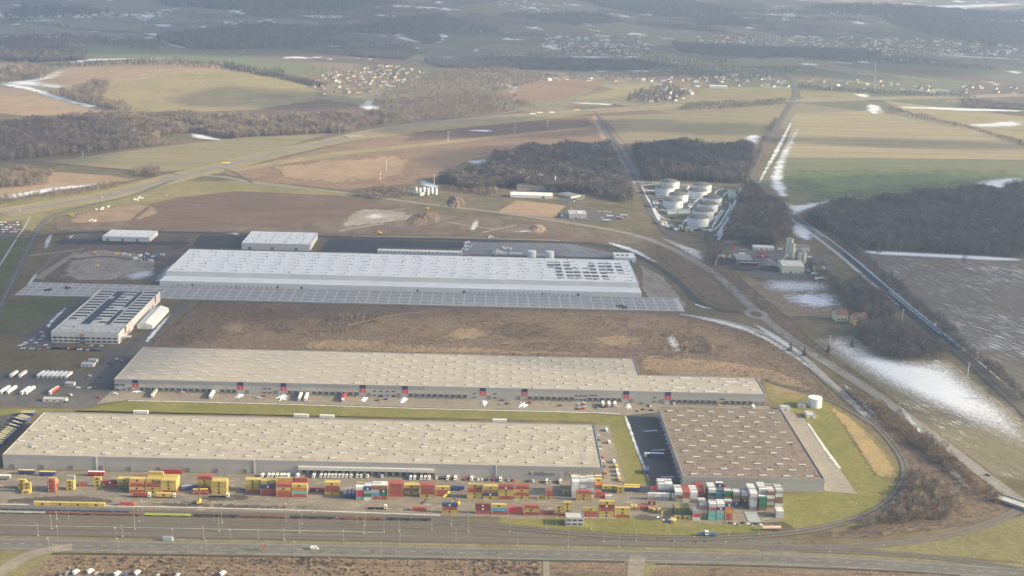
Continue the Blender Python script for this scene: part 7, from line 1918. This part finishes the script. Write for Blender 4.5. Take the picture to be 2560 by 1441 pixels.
woods = [
 ('wood', [(0, 315), (200, 300), (420, 293), (640, 302), (860, 292), (960, 288), (1005, 305), (860, 335), (640, 345), (400, 366), (160, 390), (0, 405)], 8, 13, 20, COL_TREE, 4, 'brown leafless wood across the left middle distance', ([(400, 345), (480, 333), (600, 352), (470, 362), (390, 362)],)),
 ('scrub_wood', [(0, 440), (60, 420), (130, 438), (120, 462), (60, 470), (0, 472)], 7, 8, 13, COL_TREE, 4, 'brown thicket at the left edge above the stubble', ()),
 ('hedge', [(0, 500), (180, 476), (330, 452), (340, 458), (190, 488), (0, 512)], 6, 5, 9, COL_TREE, 4, 'long brown hedge beside the motorway at left', ()),
 ('wood', [(0, 185), (60, 165), (130, 185), (110, 200), (0, 210)], 11, 14, 20, COL_TREE, 4, 'sunlit brown wood at the left edge by the snow', ()),
 ('gully_wood', [(120, 238), (200, 225), (240, 206), (275, 212), (268, 236), (250, 250), (340, 280), (300, 284), (200, 260)], 10, 12, 19, COL_TREE, 4, 'leafless trees in the gully below the hill', ()),
 ('wood', [(940, 245), (1060, 188), (1250, 172), (1400, 195), (1240, 236), (1290, 246), (1350, 270), (1280, 280), (1100, 305), (930, 315), (860, 295), (980, 285), (930, 268)], 14, 8, 14, COL_TREE, 4, 'large leafless wood right of the hillside village', ()),
 ('wood', [(1110, 448), (1200, 433), (1240, 400), (1340, 380), (1530, 372), (1560, 410), (1598, 497), (1590, 512), (1480, 488), (1360, 478), (1280, 468), (1180, 478), (1100, 458)], 6.5, 15, 22, COL_SHADED, 4, 'dense grey wood behind the red-striped hall', ([(1515, 350), (1560, 350), (1640, 520), (1588, 520)],)),
 ('thicket', [(880, 478), (960, 468), (1010, 478), (1020, 492), (960, 500), (890, 492)], 5, 5, 9, COL_TREE, 4, 'low reddish thicket near the gas station', ()),
 ('thicket', [(1090, 470), (1180, 475), (1250, 480), (1230, 490), (1120, 478)], 6, 6, 10, COL_TREE, 4, 'low thicket in front of the grey wood', ()),
 ('wood', [(1552, 375), (1640, 366), (1880, 375), (1872, 445), (1862, 462), (1800, 458), (1700, 452), (1592, 455), (1562, 410)], 6.5, 15, 22, COL_MIX, 4, 'dark wood behind the fuel depot', ([(1515, 350), (1572, 350), (1640, 520), (1588, 520)],)),
 ('wood', [(1866, 475), (1900, 490), (1955, 525), (1975, 560), (1968, 608), (1940, 622), (1860, 612), (1812, 606), (1848, 510)], 6, 14, 22, COL_SHADED, 4, 'triangular leafless wood right of the fuel depot', ()),
 ('wood', [(2015, 560), (2040, 530), (2200, 515), (2330, 488), (2480, 490), (2570, 470), (2570, 645), (2400, 636), (2160, 624), (2125, 610), (2060, 572)], 6.5, 15, 23, COL_SHADED, 4, 'big dark wood at the right above the furrowed field', ()),
 ('wood', [(2095, 720), (2150, 700), (2200, 745), (2240, 790), (2230, 800), (2160, 800), (2110, 760)], 5.5, 10, 16, COL_SHADED, 4, 'grey thicket between the plant and the blue train', ()),
 ('wood', [(2140, 830), (2200, 800), (2290, 830), (2360, 895), (2280, 905), (2190, 888)], 5.5, 10, 16, COL_SHADED, 4, 'dark wood above the snowy field', ()),
 ('hedge', [(2100, 605), (2125, 612), (2250, 720), (2400, 850), (2570, 1000), (2570, 1020), (2390, 870), (2240, 735)], 5, 7, 12, COL_SHADED, 4, 'line of bare trees along the far side of the main line', ()),
 ('thicket', [(1990, 640), (2060, 680), (2110, 720), (2090, 730), (2020, 670)], 6, 8, 14, COL_SHADED, 4, 'bare trees right of the mixing plant', ()),
 ('thicket', [(1760, 600), (1830, 615), (1820, 650), (1790, 670), (1770, 650)], 6, 6, 10, COL_SHADED, 4, 'bare scrub left of the mixing plant', ()),
 ('thicket', [(2100, 970), (2200, 1010), (2350, 1120), (2440, 1200), (2520, 1255), (2490, 1262), (2400, 1215), (2300, 1130), (2200, 1050)], 4.2, 3.5, 7.5, COL_SHRUB, 3, 'bare bushes along the ditch beside the country road', ()),
 ('thicket', [(2265, 1180), (2330, 1190), (2420, 1270), (2380, 1300), (2260, 1310), (2160, 1325), (2250, 1260)], 4, 4, 9, COL_TREE, 4, 'leafless thicket inside the railway curve', ()),
 ('far_wood', [(390, 98), (520, 78), (640, 64), (760, 72), (860, 72), (1000, 48), (1100, 43), (1180, 63), (1250, 83), (1000, 88), (870, 85), (760, 98), (860, 112), (620, 126), (480, 124), (420, 110)], 18, 17, 26, COL_MIX, 4, 'long dark wood across the far hills at left', ()),
 ('far_wood', [(0, 42), (60, 22), (160, 22), (280, 36), (200, 42), (60, 48)], 24, 18, 28, COL_MIX, 4, 'dark far wood at the upper left', ()),
 ('far_wood', [(380, 8), (700, 2), (1020, 8), (860, 36), (640, 32), (420, 18)], 30, 20, 30, COL_MIX, 4, 'broad dark wood along the top left', ()),
 ('far_wood', [(1010, 85), (1090, 88), (1105, 106), (1060, 113)], 14, 15, 22, COL_MIX, 4, 'small dark copse beside the snow drift', ()),
 ('far_wood', [(0, 122), (120, 120), (220, 132), (210, 152), (100, 157), (0, 152)], 13, 15, 22, COL_MIX, 4, 'dark wood at the left under the green field', ()),
 ('far_wood', [(860, 127), (1000, 117), (1040, 132), (1020, 152), (880, 142)], 13, 14, 20, COL_MIX, 4, 'dark wood behind the hillside village', ()),
 ('far_wood', [(1450, 2), (1700, 4), (1850, 32), (1700, 46), (1560, 32)], 30, 20, 30, COL_MIX, 4, 'dark wood at the top centre right', ()),
 ('far_wood', [(1740, 44), (1850, 47), (1870, 66), (1740, 64)], 18, 16, 24, COL_MIX, 4, 'dark wood strip above the town', ()),
 ('far_wood', [(2000, 24), (2200, 18), (2560, 30), (2560, 54), (2300, 62), (2200, 44)], 34, 22, 32, COL_MIX, 4, 'broad dark wood at the upper right', ()),
 ('far_wood', [(2200, 46), (2560, 64), (2560, 112), (2480, 117), (2350, 93), (2250, 73)], 24, 18, 28, COL_MIX, 4, 'dark wood above the town at the right edge', ()),
 ('far_wood', [(1250, 42), (1500, 37), (1560, 57), (1440, 67)], 22, 16, 24, COL_MIX, 4, 'dark wood strip at the top centre', ()),
 ('far_wood', [(1680, 110), (2100, 128), (2200, 133), (2200, 147), (1900, 142), (1700, 133)], 14, 12, 18, COL_MIX, 4, 'tree belt in front of the town', ()),
 ('far_wood', [(1060, 152), (1300, 150), (1600, 158), (1700, 170), (1600, 178), (1300, 176), (1100, 170)], 14, 12, 18, COL_MIX, 4, 'dark tree belt behind the strung-out village', ()),
 ('far_wood', [(560, 165), (700, 190), (820, 215), (800, 222), (690, 198), (560, 172)], 9, 6, 12, COL_MIX, 4, 'hedge line over the hill top', ()),
 ('far_wood', [(1600, 225), (1680, 215), (1720, 235), (1700, 255), (1600, 262), (1560, 255)], 22, 9, 14, COL_MIX, 4, 'trees round the village by the motorway', ()),
 ('hedge', [(1720, 262), (1960, 252), (1970, 262), (1800, 275), (1700, 278)], 9, 7, 12, COL_TREE, 4, 'bare hedge below the motorway left of the railway', ()),
 ('hedge', [(2230, 268), (2290, 290), (2330, 298), (2560, 360), (2560, 366), (2420, 326), (2300, 302), (2210, 285)], 10, 6, 11, COL_TREE, 4, 'bush line between the two right fields', ()),
 ('far_wood', [(1990, 215), (2180, 228), (2430, 240), (2440, 248), (2200, 238), (2000, 226)], 11, 6, 12, COL_MIX, 4, 'garden trees along the right village', ()),
 ('far_wood', [(2400, 255), (2560, 268), (2560, 278), (2420, 270)], 10, 9, 14, COL_TREE, 4, 'row of poplars at the right edge', ()),
 ('hedge', [(1885, 400), (1905, 350), (1935, 300), (1942, 303), (1915, 355), (1895, 405), (1870, 450), (1862, 448)], 7, 7, 12, COL_TREE, 4, 'bare trees along the left side of the railway', ()),
 ('scrub', [(330, 428), (400, 424), (395, 444), (335, 442)], 7, 6, 11, COL_TREE, 4, 'small clump of trees at the motorway junction', ()),
 ('far_wood', [(770, 180), (1000, 168), (1060, 195), (1000, 230), (880, 245), (790, 235)], 24, 8, 14, COL_TREE, 4, 'garden trees in the hillside village', ()),
 ('far_wood', [(1270, 195), (1660, 200), (1760, 215), (1990, 190), (2000, 170), (1720, 165), (1500, 190), (1280, 188)], 26, 9, 15, COL_MIX, 4, 'garden trees in the strung-out village', ()),
 ('far_wood', [(1350, 85), (1600, 95), (1640, 145), (1500, 140), (1350, 120)], 40, 10, 17, COL_MIX, 4, 'garden trees in the far centre village', ()),
 ('far_wood', [(1740, 85), (2560, 108), (2560, 150), (2200, 145), (1760, 125)], 42, 10, 17, COL_MIX, 4, 'garden trees in the far town', ()),
]
for n_, p_, sp_, h0, h1, cx_, nk, lab, hol in woods:
    dens = .72 if n_ == 'far_wood' and 'garden' not in lab else 1.0
    scatter(n_, p_, sp_ * dens, h0, h1, cx_, nk, lab, 'wood' if 'wood' in n_ else 'shrubs', holes=hol, keep=1.0, squash=1.25 if dens < 1 else 1.0)
for i in range(70):      # field hedges in the far country, each its own line of trees
    px, py = random.uniform(0, 2560), 20 + 140 * random.random() ** 1.2
    a = G(px, py)
    if 1730 < px < 2560 and 80 < py < 130: continue
    ln, an = random.uniform(250, 900), random.choice([random.uniform(-.35, .35), random.uniform(-1.2, 1.2)])
    d_ = np.array([math.cos(an), math.sin(an)]); n2 = np.array([-d_[1], d_[0]]) * random.choice([6, 10, 20, 60, 120])
    c_ = a[:2]
    scatter('far_hedge', [c_ - d_ * ln / 2 - n2, c_ + d_ * ln / 2 - n2, c_ + d_ * ln / 2 + n2, c_ - d_ * ln / 2 + n2], 16, 9, 16, COL_MIX, 4, 'thin line of trees between far fields', 'shrubs', world_pts=True)
heathp = [(420, 862), (500, 765), (1700, 795), (1760, 805), (1900, 832), (2020, 925), (2130, 1050), (2060, 998), (1900, 952), (1605, 945), (1580, 900), (390, 872)]
scatter('heath_shrubs', heathp, 4.0, .8, 2.2, COL_SHRUB, 3, 'brown dry shrubs on the heath between the halls', 'shrubs', squash=1.3, keep=.22)
scatter('heath_grass', heathp, 3.2, .4, 1.0, COL_TUFT, 4, 'dry grass tufts on the heath between the halls', 'grass', squash=1.6, keep=.6)
scatter('heath_trees', [(750, 850), (780, 790), (980, 775), (1000, 800), (850, 850)], 7, 3, 6, COL_TREE, 4, 'young bare trees on the left part of the heath', 'shrubs', keep=.6)
scatter('heath_trees', [(1640, 900), (1680, 820), (1760, 830), (1800, 900)], 8, 3, 7, COL_TREE, 4, 'young bare trees on the right part of the heath', 'shrubs', keep=.6)
scatter('roadside_shrubs', [(160, 1391), (640, 1396), (1280, 1404), (1350, 1406), (1350, 1441), (90, 1441), (110, 1410)], 2.6, .7, 1.7, COL_TUFT, 4, 'dry reeds in the strip below the main road', 'grass', squash=1.5, keep=.7)
scatter('roadside_shrubs', [(160, 1395), (640, 1400), (1340, 1410), (1340, 1435), (110, 1432)], 5, 1.2, 2.6, COL_SHRUB, 3, 'brown shrubs in the strip below the main road', 'shrubs', squash=1.2, keep=.18)
scatter('roadside_shrubs', [(1380, 1408), (1560, 1410), (1570, 1441), (1380, 1441)], 4, .8, 2.0, COL_SHRUB, 3, 'brown shrubs left of the side road', 'shrubs', squash=1.2, keep=.6)
scatter('roadside_shrubs', [(1650, 1418), (1900, 1424), (2300, 1434), (2420, 1441), (1640, 1441)], 3.5, .7, 1.8, COL_SHRUB, 3, 'brown shrubs right of the side road', 'shrubs', squash=1.2, keep=.6)
scatter('bank_grass', [(2050, 945), (2180, 990), (2330, 1105), (2540, 1275), (2400, 1318), (2150, 1348), (2040, 1342), (2200, 1300), (2268, 1215), (2262, 1150), (2180, 1060)], 3.4, .7, 2.0, COL_SHRUB, 3, 'brown scrub on the banks of the railway loop', 'shrubs', squash=1.3, keep=.5)
scatter('bank_grass', [(1700, 618), (1800, 645), (1860, 705), (1980, 805), (2130, 935), (2110, 940), (1960, 845), (1850, 750), (1740, 660)], 5, 1.0, 2.6, COL_SHRUB, 3, 'scrub on the bank of the country road', 'shrubs', squash=1.2, keep=.5)
scatter('track_scrub', [(1450, 1343), (1900, 1352), (2030, 1345), (2050, 1362), (1700, 1358)], 3, .5, 1.2, COL_TUFT, 4, 'dry tufts between the right tracks', 'grass', squash=1.6, keep=.5)
# single trees
TRUNKS = [t.mesh('trunk', [TRK]) for t, c in TREES]
CROWNS = [c.mesh('crown', [TW1]) for t, c in TREES]
CROWN_R = TREES[2][1].mesh('crown', [bark('russet_twigs', (.27, .10, .075))])
def tree(px, py, h_, k, lab, crown=None):
    w = G(px, py)
    t_ = thing('bare_tree', lab, 'tree', (w[0], w[1], 0), random.uniform(0, 6), None)
    link('trunk', TRUNKS[k], t_, None, 0, h_)
    link('crown', crown or CROWNS[k], t_, None, 0, h_)
tree(659, 1378, 6.5, 2, 'round russet tree at the edge of the main road', CROWN_R)
tree(2337, 1292, 8, 2, 'orange-brown tree in the thicket inside the railway curve', CROWN_R)
for i, px in enumerate((735, 800, 865, 930, 985, 1095, 1240, 1115, 465, 530, 590)):
    tree(px, 1380 + px * .006, 3.6, i % 4, '%s of the small bare roadside trees along the main road' % ORD[i])
for i, (px, py, h_) in enumerate([(2250, 830, 18), (2170, 890, 12), (2315, 915, 14), (2470, 1000, 12), (1720, 845, 12), (2160, 740, 16), (2195, 765, 15), (2085, 560, 18), (1938, 610, 20), (1900, 612, 20), (2195, 640, 14), (2410, 660, 16)]):
    tree(px, py, h_, i % 4, 'bare tree standing out ' + ['above the snowy field', 'at the left of the snowy field', 'at the right tip of the dark wood', 'near the lower end of the main line', 'on the heath right of the white hall', 'in the thicket by the plant, left', 'in the thicket by the plant, right', 'at the left tip of the big right wood', 'at the front of the triangular wood, right', 'at the front of the triangular wood, left', 'at the upper corner of the furrowed field', 'at the upper edge of the furrowed field'][i])
for i, (px, py) in enumerate([(1975, 878), (2130, 868), (2070, 880), (2010, 890)]):
    w = G(px, py)
    t_ = thing('conifer', '%s dark conifer by the two houses beside the country road' % ['leftmost', 'rightmost', 'middle', 'front'][i], 'tree', (w[0], w[1], 0))
    a_, c_ = conifer(30 + i)
    link('trunk', a_.mesh('trunk', [TRK]), t_, None, 0, 11)
    link('crown', c_.mesh('crown', [CON]), t_, None, 0, (18, 18, 11))

# ------------------------------------------------------------------ houses
RT = [plain('red_tiles', (.20, .095, .07), .8, .15), plain('brown_tiles', (.16, .095, .07), .8, .15), plain('grey_tiles', (.17, .17, .175), .8, .1), plain('snowy_tiles', (.55, .56, .58), .8, .1)]
HW_ = [plain('white_render', (.74, .73, .69), .8, .05), plain('cream_render', (.66, .60, .46), .8, .05), plain('yellow_render', (.68, .52, .22), .8, .05), plain('grey_render', (.42, .41, .40), .8, .08)]
HM = {}
def house_mesh(i, j, s):
    if (i, j, s) in HM: return HM[(i, j, s)]
    a, b_, e, r_ = [(5.5, 4.5, 5.5, 9.5), (7, 4.5, 4.0, 8), (5, 5, 6.2, 9.2), (9, 5, 4, 7)][s]
    w = MB().prism([(-b_, 0), (b_, 0), (b_, e), (0, r_ - .3), (-b_, e)], 'x', -a, a)
    for u in (-a * .55, a * .1, a * .6):
        w.box(u - .6, u + .6, -b_ - .06, -b_, 1.2, 2.7, 2)
    rf = MB()
    for sg in (-1, 1):
        q = [(-a - .4, sg * (b_ + .5), e - .35), (a + .4, sg * (b_ + .5), e - .35), (a + .4, 0, r_), (-a - .4, 0, r_)]
        rf.quad(q if sg < 0 else q[::-1])
        q2 = [(x, y, z + .3) for x, y, z in q]
        rf.quad(q2 if sg < 0 else q2[::-1])
    rf.box(a * .3, a * .3 + .8, -.4, .4, r_ - .6, r_ + 1.0)
    HM[(i, j, s)] = (w.mesh('wall', [HW_[i], HW_[i], GLASS]), rf.mesh('roof', [RT[j]]))
    return HM[(i, j, s)]
def house(w, rz, label, group, sc_=1.0):
    i, j, s = random.choices(range(4), (5, 3, 1.5, 1.5))[0], random.choices(range(4), (4, 3, 2, 1.5))[0], random.randrange(4)
    if group: label = '%s house with %s roof ' % (['white', 'cream', 'yellow', 'grey'][i], ['red', 'brown', 'grey', 'snowy'][j]) + label
    t_ = thing('house', label, 'house', (w[0], w[1], 0), rz, group)
    a, b_ = house_mesh(i, j, s)
    link('wall', a, t_, None, 0, sc_)
    link('roof', b_, t_, None, 0, sc_)
def village(poly, n, label, group, sc_=1.0):
    w = np.array([G(*p)[:2] for p in poly])
    x0, y0 = w.min(0); x1, y1 = w.max(0)
    pts = []
    tries = 0
    while len(pts) < n and tries < 6000:
        tries += 1
        p = np.array([random.uniform(x0, x1), random.uniform(y0, y1)])
        if inside(p[:1], p[1:], w)[0] and all(np.hypot(*(p - q)) > 20 for q in pts):
            pts.append(p)
    for p in pts:
        house(p, random.choice([0, .3, 1.57, 1.9]) + random.uniform(-.2, .2), label, group, sc_)
village([(775, 195), (860, 178), (980, 165), (1060, 185), (1040, 205), (960, 232), (850, 240), (790, 238)], 96, 'in the sunlit village on the slope right of the hill', 'houses of the hillside village')
village([(1275, 196), (1400, 192), (1560, 200), (1680, 198), (1690, 208), (1500, 204), (1280, 202)], 46, 'in the thin village strip behind the brown field', 'houses of the strung-out village')
village([(1590, 232), (1660, 218), (1740, 232), (1720, 254), (1610, 258)], 26, 'in the village just behind the motorway', 'houses by the motorway')
village([(1700, 205), (1760, 190), (1880, 185), (2000, 212), (1960, 222), (1860, 218), (1720, 218)], 54, 'in the village left of the railway bend', 'houses by the railway bend')
village([(1995, 195), (2200, 205), (2560, 222), (2560, 236), (2300, 232), (2000, 222)], 42, 'in the long village at the right', 'houses of the right village')
for px, py, lab in ((2098, 800, 'large grey house with hipped roof beside the country road'), (2145, 810, 'smaller house behind the large grey house by the country road')):
    house(G(px, py), 0.1, lab, None, 1.5)
def far_town(name, polys, n, label):
    """far rows of houses that read as one scatter of light specks"""
    m_ = MB()
    for poly, k in zip(polys, n):
        w = np.array([G(*p)[:2] for p in poly])
        x0, y0 = w.min(0); x1, y1 = w.max(0)
        c = 0
        for _ in range(20000):
            p = np.array([random.uniform(x0, x1), random.uniform(y0, y1)])
            if not inside(p[:1], p[1:], w)[0]: continue
            a, b_, e = random.uniform(6, 11), random.uniform(5, 7), random.uniform(5, 9)
            hz_ = float(H(p[0], p[1]))
            e += hz_
            i, j = random.choices(range(4), (5, 3, 1, 2))[0], 4 + random.choices(range(4), (3, 3, 2, 3))[0]
            m_.prism([(p[1] - b_, hz_ - 2), (p[1] + b_, hz_ - 2), (p[1] + b_, e), (p[1] - b_, e)], 'x', p[0] - a, p[0] + a, i)
            m_.prism([(p[1] - b_ - .6, e + .01), (p[1] + b_ + .6, e + .01), (p[1], e + 5)], 'x', p[0] - a - .6, p[0] + a + .6, j)
            c += 1
            if c >= k: break
    tag(m_.build(name, HW_ + RT), label, 'houses', None, 'stuff')
far_town('far_houses', [[(1350, 88), (1600, 98), (1640, 142), (1500, 140), (1350, 118)], [(1240, 4), (1420, 10), (1400, 34), (1250, 28)]], [110, 40], 'far village of light houses in the upper centre')
far_town('far_houses', [[(1740, 85), (2150, 95), (2560, 108), (2560, 140), (2200, 135), (1900, 122), (1740, 115)], [(2350, 70), (2560, 80), (2560, 100)]], [210, 30], 'far town of light houses at the upper right')
far_town('far_houses', [[(0, 34), (130, 36), (420, 34), (400, 44), (150, 46), (0, 46)], [(560, 55), (700, 60), (680, 72), (560, 68)]], [70, 30], 'far village of light houses at the upper left')
for i in range(7):
    w = G(1893 + i * 8.5, 104 + (i % 2))
    t_ = thing('apartment_block', '%s tall pale apartment block from the left in the far town' % ORD[i], 'apartment block', (w[0], w[1], 0), 0, 'apartment blocks of the far town')
    MB().box(-8, 8, -7, 7, 0, 30).build('wall', HW_[1 if i % 2 else 0], t_)
    for z in range(9):
        MB().box(-6.5, 6.5, -7.12, -7.01, 2 + z * 3, 3.4 + z * 3).build('window_band', GLASS, t_)
    MB().box(-8.3, 8.3, -7.3, 7.3, 30.003, 31).build('roof', RT[2], t_)
w = G(2188, 117)
t_ = thing('church_tower', 'white tower rising from the far town at the right', 'tower', (w[0], w[1], 0))
MB().box(-6, 6, -6, 6, 0, 36).build('wall', HW_[0], t_)
MB().cyl(0, 0, 36.003, 44, 8.0, .3, 4).build('roof', RT[2], t_)
w = G(1795, 221)
t_ = thing('farm_hall', 'long white farm hall at the edge of the village left of the railway', 'hall', (w[0], w[1], 0), -.05)
MB().box(-30, 30, -9, 9, 0, 7).build('wall', HW_[0], t_)
MB().prism([(-9.5, 7.003), (9.5, 7.003), (0, 10)], 'x', -30.5, 30.5).build('roof', RT[3], t_)
# earth movers and cabins on the building sites
for i, (x_, y_, k) in enumerate([(870, 470, 'Y'), (925, 470, 'W'), (960, 480, 'W'), (990, 470, 'S'), (1045, 480, 'W'), (1075, 490, 'N'), (1095, 470, 'W'), (1040, 520, 'D'), (1080, 510, 'N'), (1125, 518, 'W'), (1165, 480, 'B'), (1160, 500, 'N'), (1210, 475, 'W'), (1090, 455, 'N'), (1010, 500, 'W'), (1140, 490, 'S')]):
    w = GZ('d', x_, y_)
    container(k, 6.06, (w[0], w[1], .15), random.uniform(-.4, .9), '%s site cabin, %s from the left in the cluster beside the white hall' % (CC[k][0], nth(i)), 'site cabins beside the white hall', 'site_cabin', 'cabin')
def digger(w, rz, lab):
    t_ = thing('excavator', lab, 'excavator', (w[0], w[1], 0), rz)
    MB().box(-2, 2, -1.4, -.8, 0, .9).box(-2, 2, .8, 1.4, 0, .9).build('tracks', TYRE, t_)
    MB().box(-2.2, 1.4, -1.3, 1.3, 1.0, 2.2).box(-.2, 1.4, -1.2, 0, 2.2, 3.1).build('cab', YEL, t_)
    MB().tube((1.2, .3, 1.8), (4.2, .3, 4.4), .3).tube((4.2, .3, 4.4), (6.2, .3, 1.0), .25).box(5.7, 6.9, -.3, .9, .3, 1.1).build('arm', YEL, t_)
for i, (k_, x_, y_, lab) in enumerate([('d', 730, 560, 'yellow excavator in the mud left of the white hall'), ('d', 700, 460, 'yellow excavator at the ring road'), ('e', 655, 130, 'orange excavator on the brown soil mound'), ('d', 525, 180, 'excavator on the sunlit earth at left'), ('e', 300, 310, 'excavator by the black yard')]):
    digger(GZ(k_, x_, y_), random.uniform(0, 6), lab)
for i in range(14):
    k_, x_, y_ = [('d', 740, 130), ('d', 790, 115), ('d', 690, 215), ('d', 1045, 48), ('d', 1010, 62), ('e', 1120, 342), ('e', 1230, 425), ('e', 1255, 430), ('e', 940, 380), ('e', 955, 410), ('e', 930, 430), ('f', 390, 420), ('f', 620, 458), ('f', 980, 530)][i]
    w = GZ(k_, x_, y_)
    m_ = MB()
    for q in range(5):
        a_, b_ = random.uniform(-5, 5), random.uniform(-6, 6)
        m_.box(a_ - 1.5, a_ + 1.5, b_ - 1.2, b_ + 1.2, 0, random.uniform(.8, 2.4))
    tag(m_.build('material_pile', [WHITEP, CREAM, RED][(i > 10) * 2 if i != 13 else 2], None, (w[0], w[1], .1)), 'pile of building material, ' + ['back left on the sunlit earth', 'second on the sunlit earth', 'front on the sunlit earth', 'right end by the meadow', 'by the meadow, left', 'by the black road', 'beside the gravel cone, left', 'beside the gravel cone, right', 'at the end of the low building, back', 'at the end of the low building, middle', 'at the end of the low building, front', 'red one left of the plant', 'red one in the middle of the plant', 'red one right of the short silos'][i], 'material pile')
print('instances', TOTAL[0])

# ------------------------------------------------------------------ broken cloud that shades parts of the land
def cloud_mat(name='cloud_vapour', top=.70):
    m, nt, b, out = _nt(name)
    at = nt.nodes.new('ShaderNodeAttribute')
    at.attribute_name = 'e'
    n = _noise(nt, _pos(nt), 1 / 260.0, 5, .6)
    s = _math(nt, 'ADD', at.outputs['Fac'], _math(nt, 'MULTIPLY_ADD', n, 1.2, -.6))
    a = _ramp(nt, s, .2, 1.2, 0, top)
    b.inputs['Base Color'].default_value = (.9, .9, .9, 1)
    b.inputs['Roughness'].default_value = 1
    b.inputs['Specular IOR Level'].default_value = 0
    tr = nt.nodes.new('ShaderNodeBsdfTransparent')
    tl_ = nt.nodes.new('ShaderNodeBsdfTranslucent')
    tl_.inputs[0].default_value = (.95, .95, .95, 1)
    m2 = nt.nodes.new('ShaderNodeMixShader')
    m2.inputs[0].default_value = .5
    nt.links.new(b.outputs[0], m2.inputs[1]); nt.links.new(tl_.outputs[0], m2.inputs[2])
    ms = nt.nodes.new('ShaderNodeMixShader')
    nt.links.new(a, ms.inputs[0]); nt.links.new(tr.outputs[0], ms.inputs[1]); nt.links.new(m2.outputs[0], ms.inputs[2])
    nt.links.new(ms.outputs[0], out.inputs[0])
    return m
CLM = cloud_mat()
CLM2 = cloud_mat('thick_cloud_vapour', .84)
def cloud(pts, alt=1300.0, soft=110.0, mat=None):
    """a shallow cloud floating between the sun and the ground outlined by pts"""
    w = smooth([G(*p)[:2] for p in pts], 2)
    off = np.array([SUNV.x, SUNV.y]) * (alt / SUNV.z)
    w = w + off
    c = w.mean(0)
    wl = w - c
    x0, y0 = wl.min(0); x1, y1 = wl.max(0)
    step = max(soft * .5, math.sqrt((x1 - x0) * (y1 - y0) / 1500.0))
    gx, gy = np.meshgrid(np.arange(x0, x1, step), np.arange(y0, y1, step))
    gx, gy = gx.ravel(), gy.ravel()
    k = inside(gx, gy, wl); gx, gy = gx[k], gy[k]
    ds = seg_dist(gx, gy, wl); k = ds > step * .3; gx, gy = gx[k], gy[k]
    n = len(wl)
    r = delaunay_2d_cdt([Vector(p) for p in wl] + [Vector((a, b_)) for a, b_ in zip(gx, gy)], [(i, (i + 1) % n) for i in range(n)], [], 1, 1e-3)
    vv = np.array([tuple(v) for v in r[0]])
    e = np.clip(seg_dist(vv[:, 0], vv[:, 1], wl) / soft, 0, 1)
    th = 90 * np.sqrt(e)
    nv = len(vv)
    verts = [(x, y, t) for (x, y), t in zip(vv, th)] + [(x, y, -t * .25 - 1) for (x, y), t in zip(vv, th)]
    faces = [tuple(f) for f in r[2]] + [tuple(nv + i for i in reversed(f)) for f in r[2]]
    me = bpy.data.meshes.new('cloud')
    me.from_pydata(verts, [], faces)
    at = me.attributes.new('e', 'FLOAT', 'POINT')
    at.data.foreach_set('value', np.concatenate([e, e]).astype(np.float32) * 1.2)
    me.materials.append(mat or CLM)
    tag(link('cloud', me, None, (c[0], c[1], alt)), kind='structure')
cloud([(1200, 400), (1330, 370), (1540, 360), (1880, 365), (1880, 425), (1590, 430), (1560, 470), (1300, 455)], soft=70)
CLM3 = cloud_mat('medium_cloud_vapour', .77)
cloud([(-400, 570), (150, 575), (500, 572), (900, 578), (1300, 585), (1580, 605), (1780, 650), (1870, 610), (1910, 500), (1970, 460), (2250, 440), (2560, 430), (2900, 560), (2900, 1200), (2560, 1060), (2330, 915), (2130, 855), (1900, 808), (1500, 806), (900, 806), (560, 835), (440, 900), (330, 985), (100, 1010), (-400, 1010)], soft=70, mat=CLM3)
cloud([(330, 870), (480, 860), (760, 880), (700, 960), (480, 985), (330, 980)], soft=90)
cloud([(1400, 885), (1900, 930), (1940, 980), (1700, 985), (1400, 960)], soft=60)
cloud([(-300, 1290), (300, 1300), (900, 1315), (1200, 1350), (900, 1400), (-300, 1420)], soft=90)
cloud([(-1500, -30), (0, -40), (900, -30), (1400, -20), (2000, 5), (3200, 40), (2900, 190), (2200, 215), (1600, 205), (1200, 175), (1080, 140), (800, 145), (500, 145), (240, 142), (-300, 150)], alt=1500, soft=260, mat=CLM2)
cloud([(1050, 310), (1300, 290), (1560, 300), (1560, 340), (1300, 360), (1050, 350)], soft=90)
cloud([(-300, 295), (160, 290), (330, 310), (300, 400), (120, 430), (-300, 420)], soft=90)
cloud([(550, 225), (700, 210), (830, 240), (950, 235), (1000, 262), (700, 285), (500, 275)], soft=90)
cloud([(1560, 300), (1900, 300), (1920, 345), (1600, 345)], soft=70)
cloud([(2000, 345), (2300, 345), (2700, 360), (2700, 385), (2000, 372)], soft=60)

# ------------------------------------------------------------------ the air
hz, nt, b, out = _nt('haze_air')
nt.nodes.remove(b)
pv = nt.nodes.new('ShaderNodeVolumePrincipled')
pv.inputs['Color'].default_value = (.53, .69, 1.0, 1)
pv.inputs['Density'].default_value = 7.2e-5
pv.inputs['Anisotropy'].default_value = .25
nt.links.new(pv.outputs[0], out.inputs['Volume'])
HB = MB().box(-S - 500, S + 500, -S * .2 - 500, S * 1.3 + 500, -2.0, CAMH + 25)
tag(HB.build('haze', hz), kind='stuff')
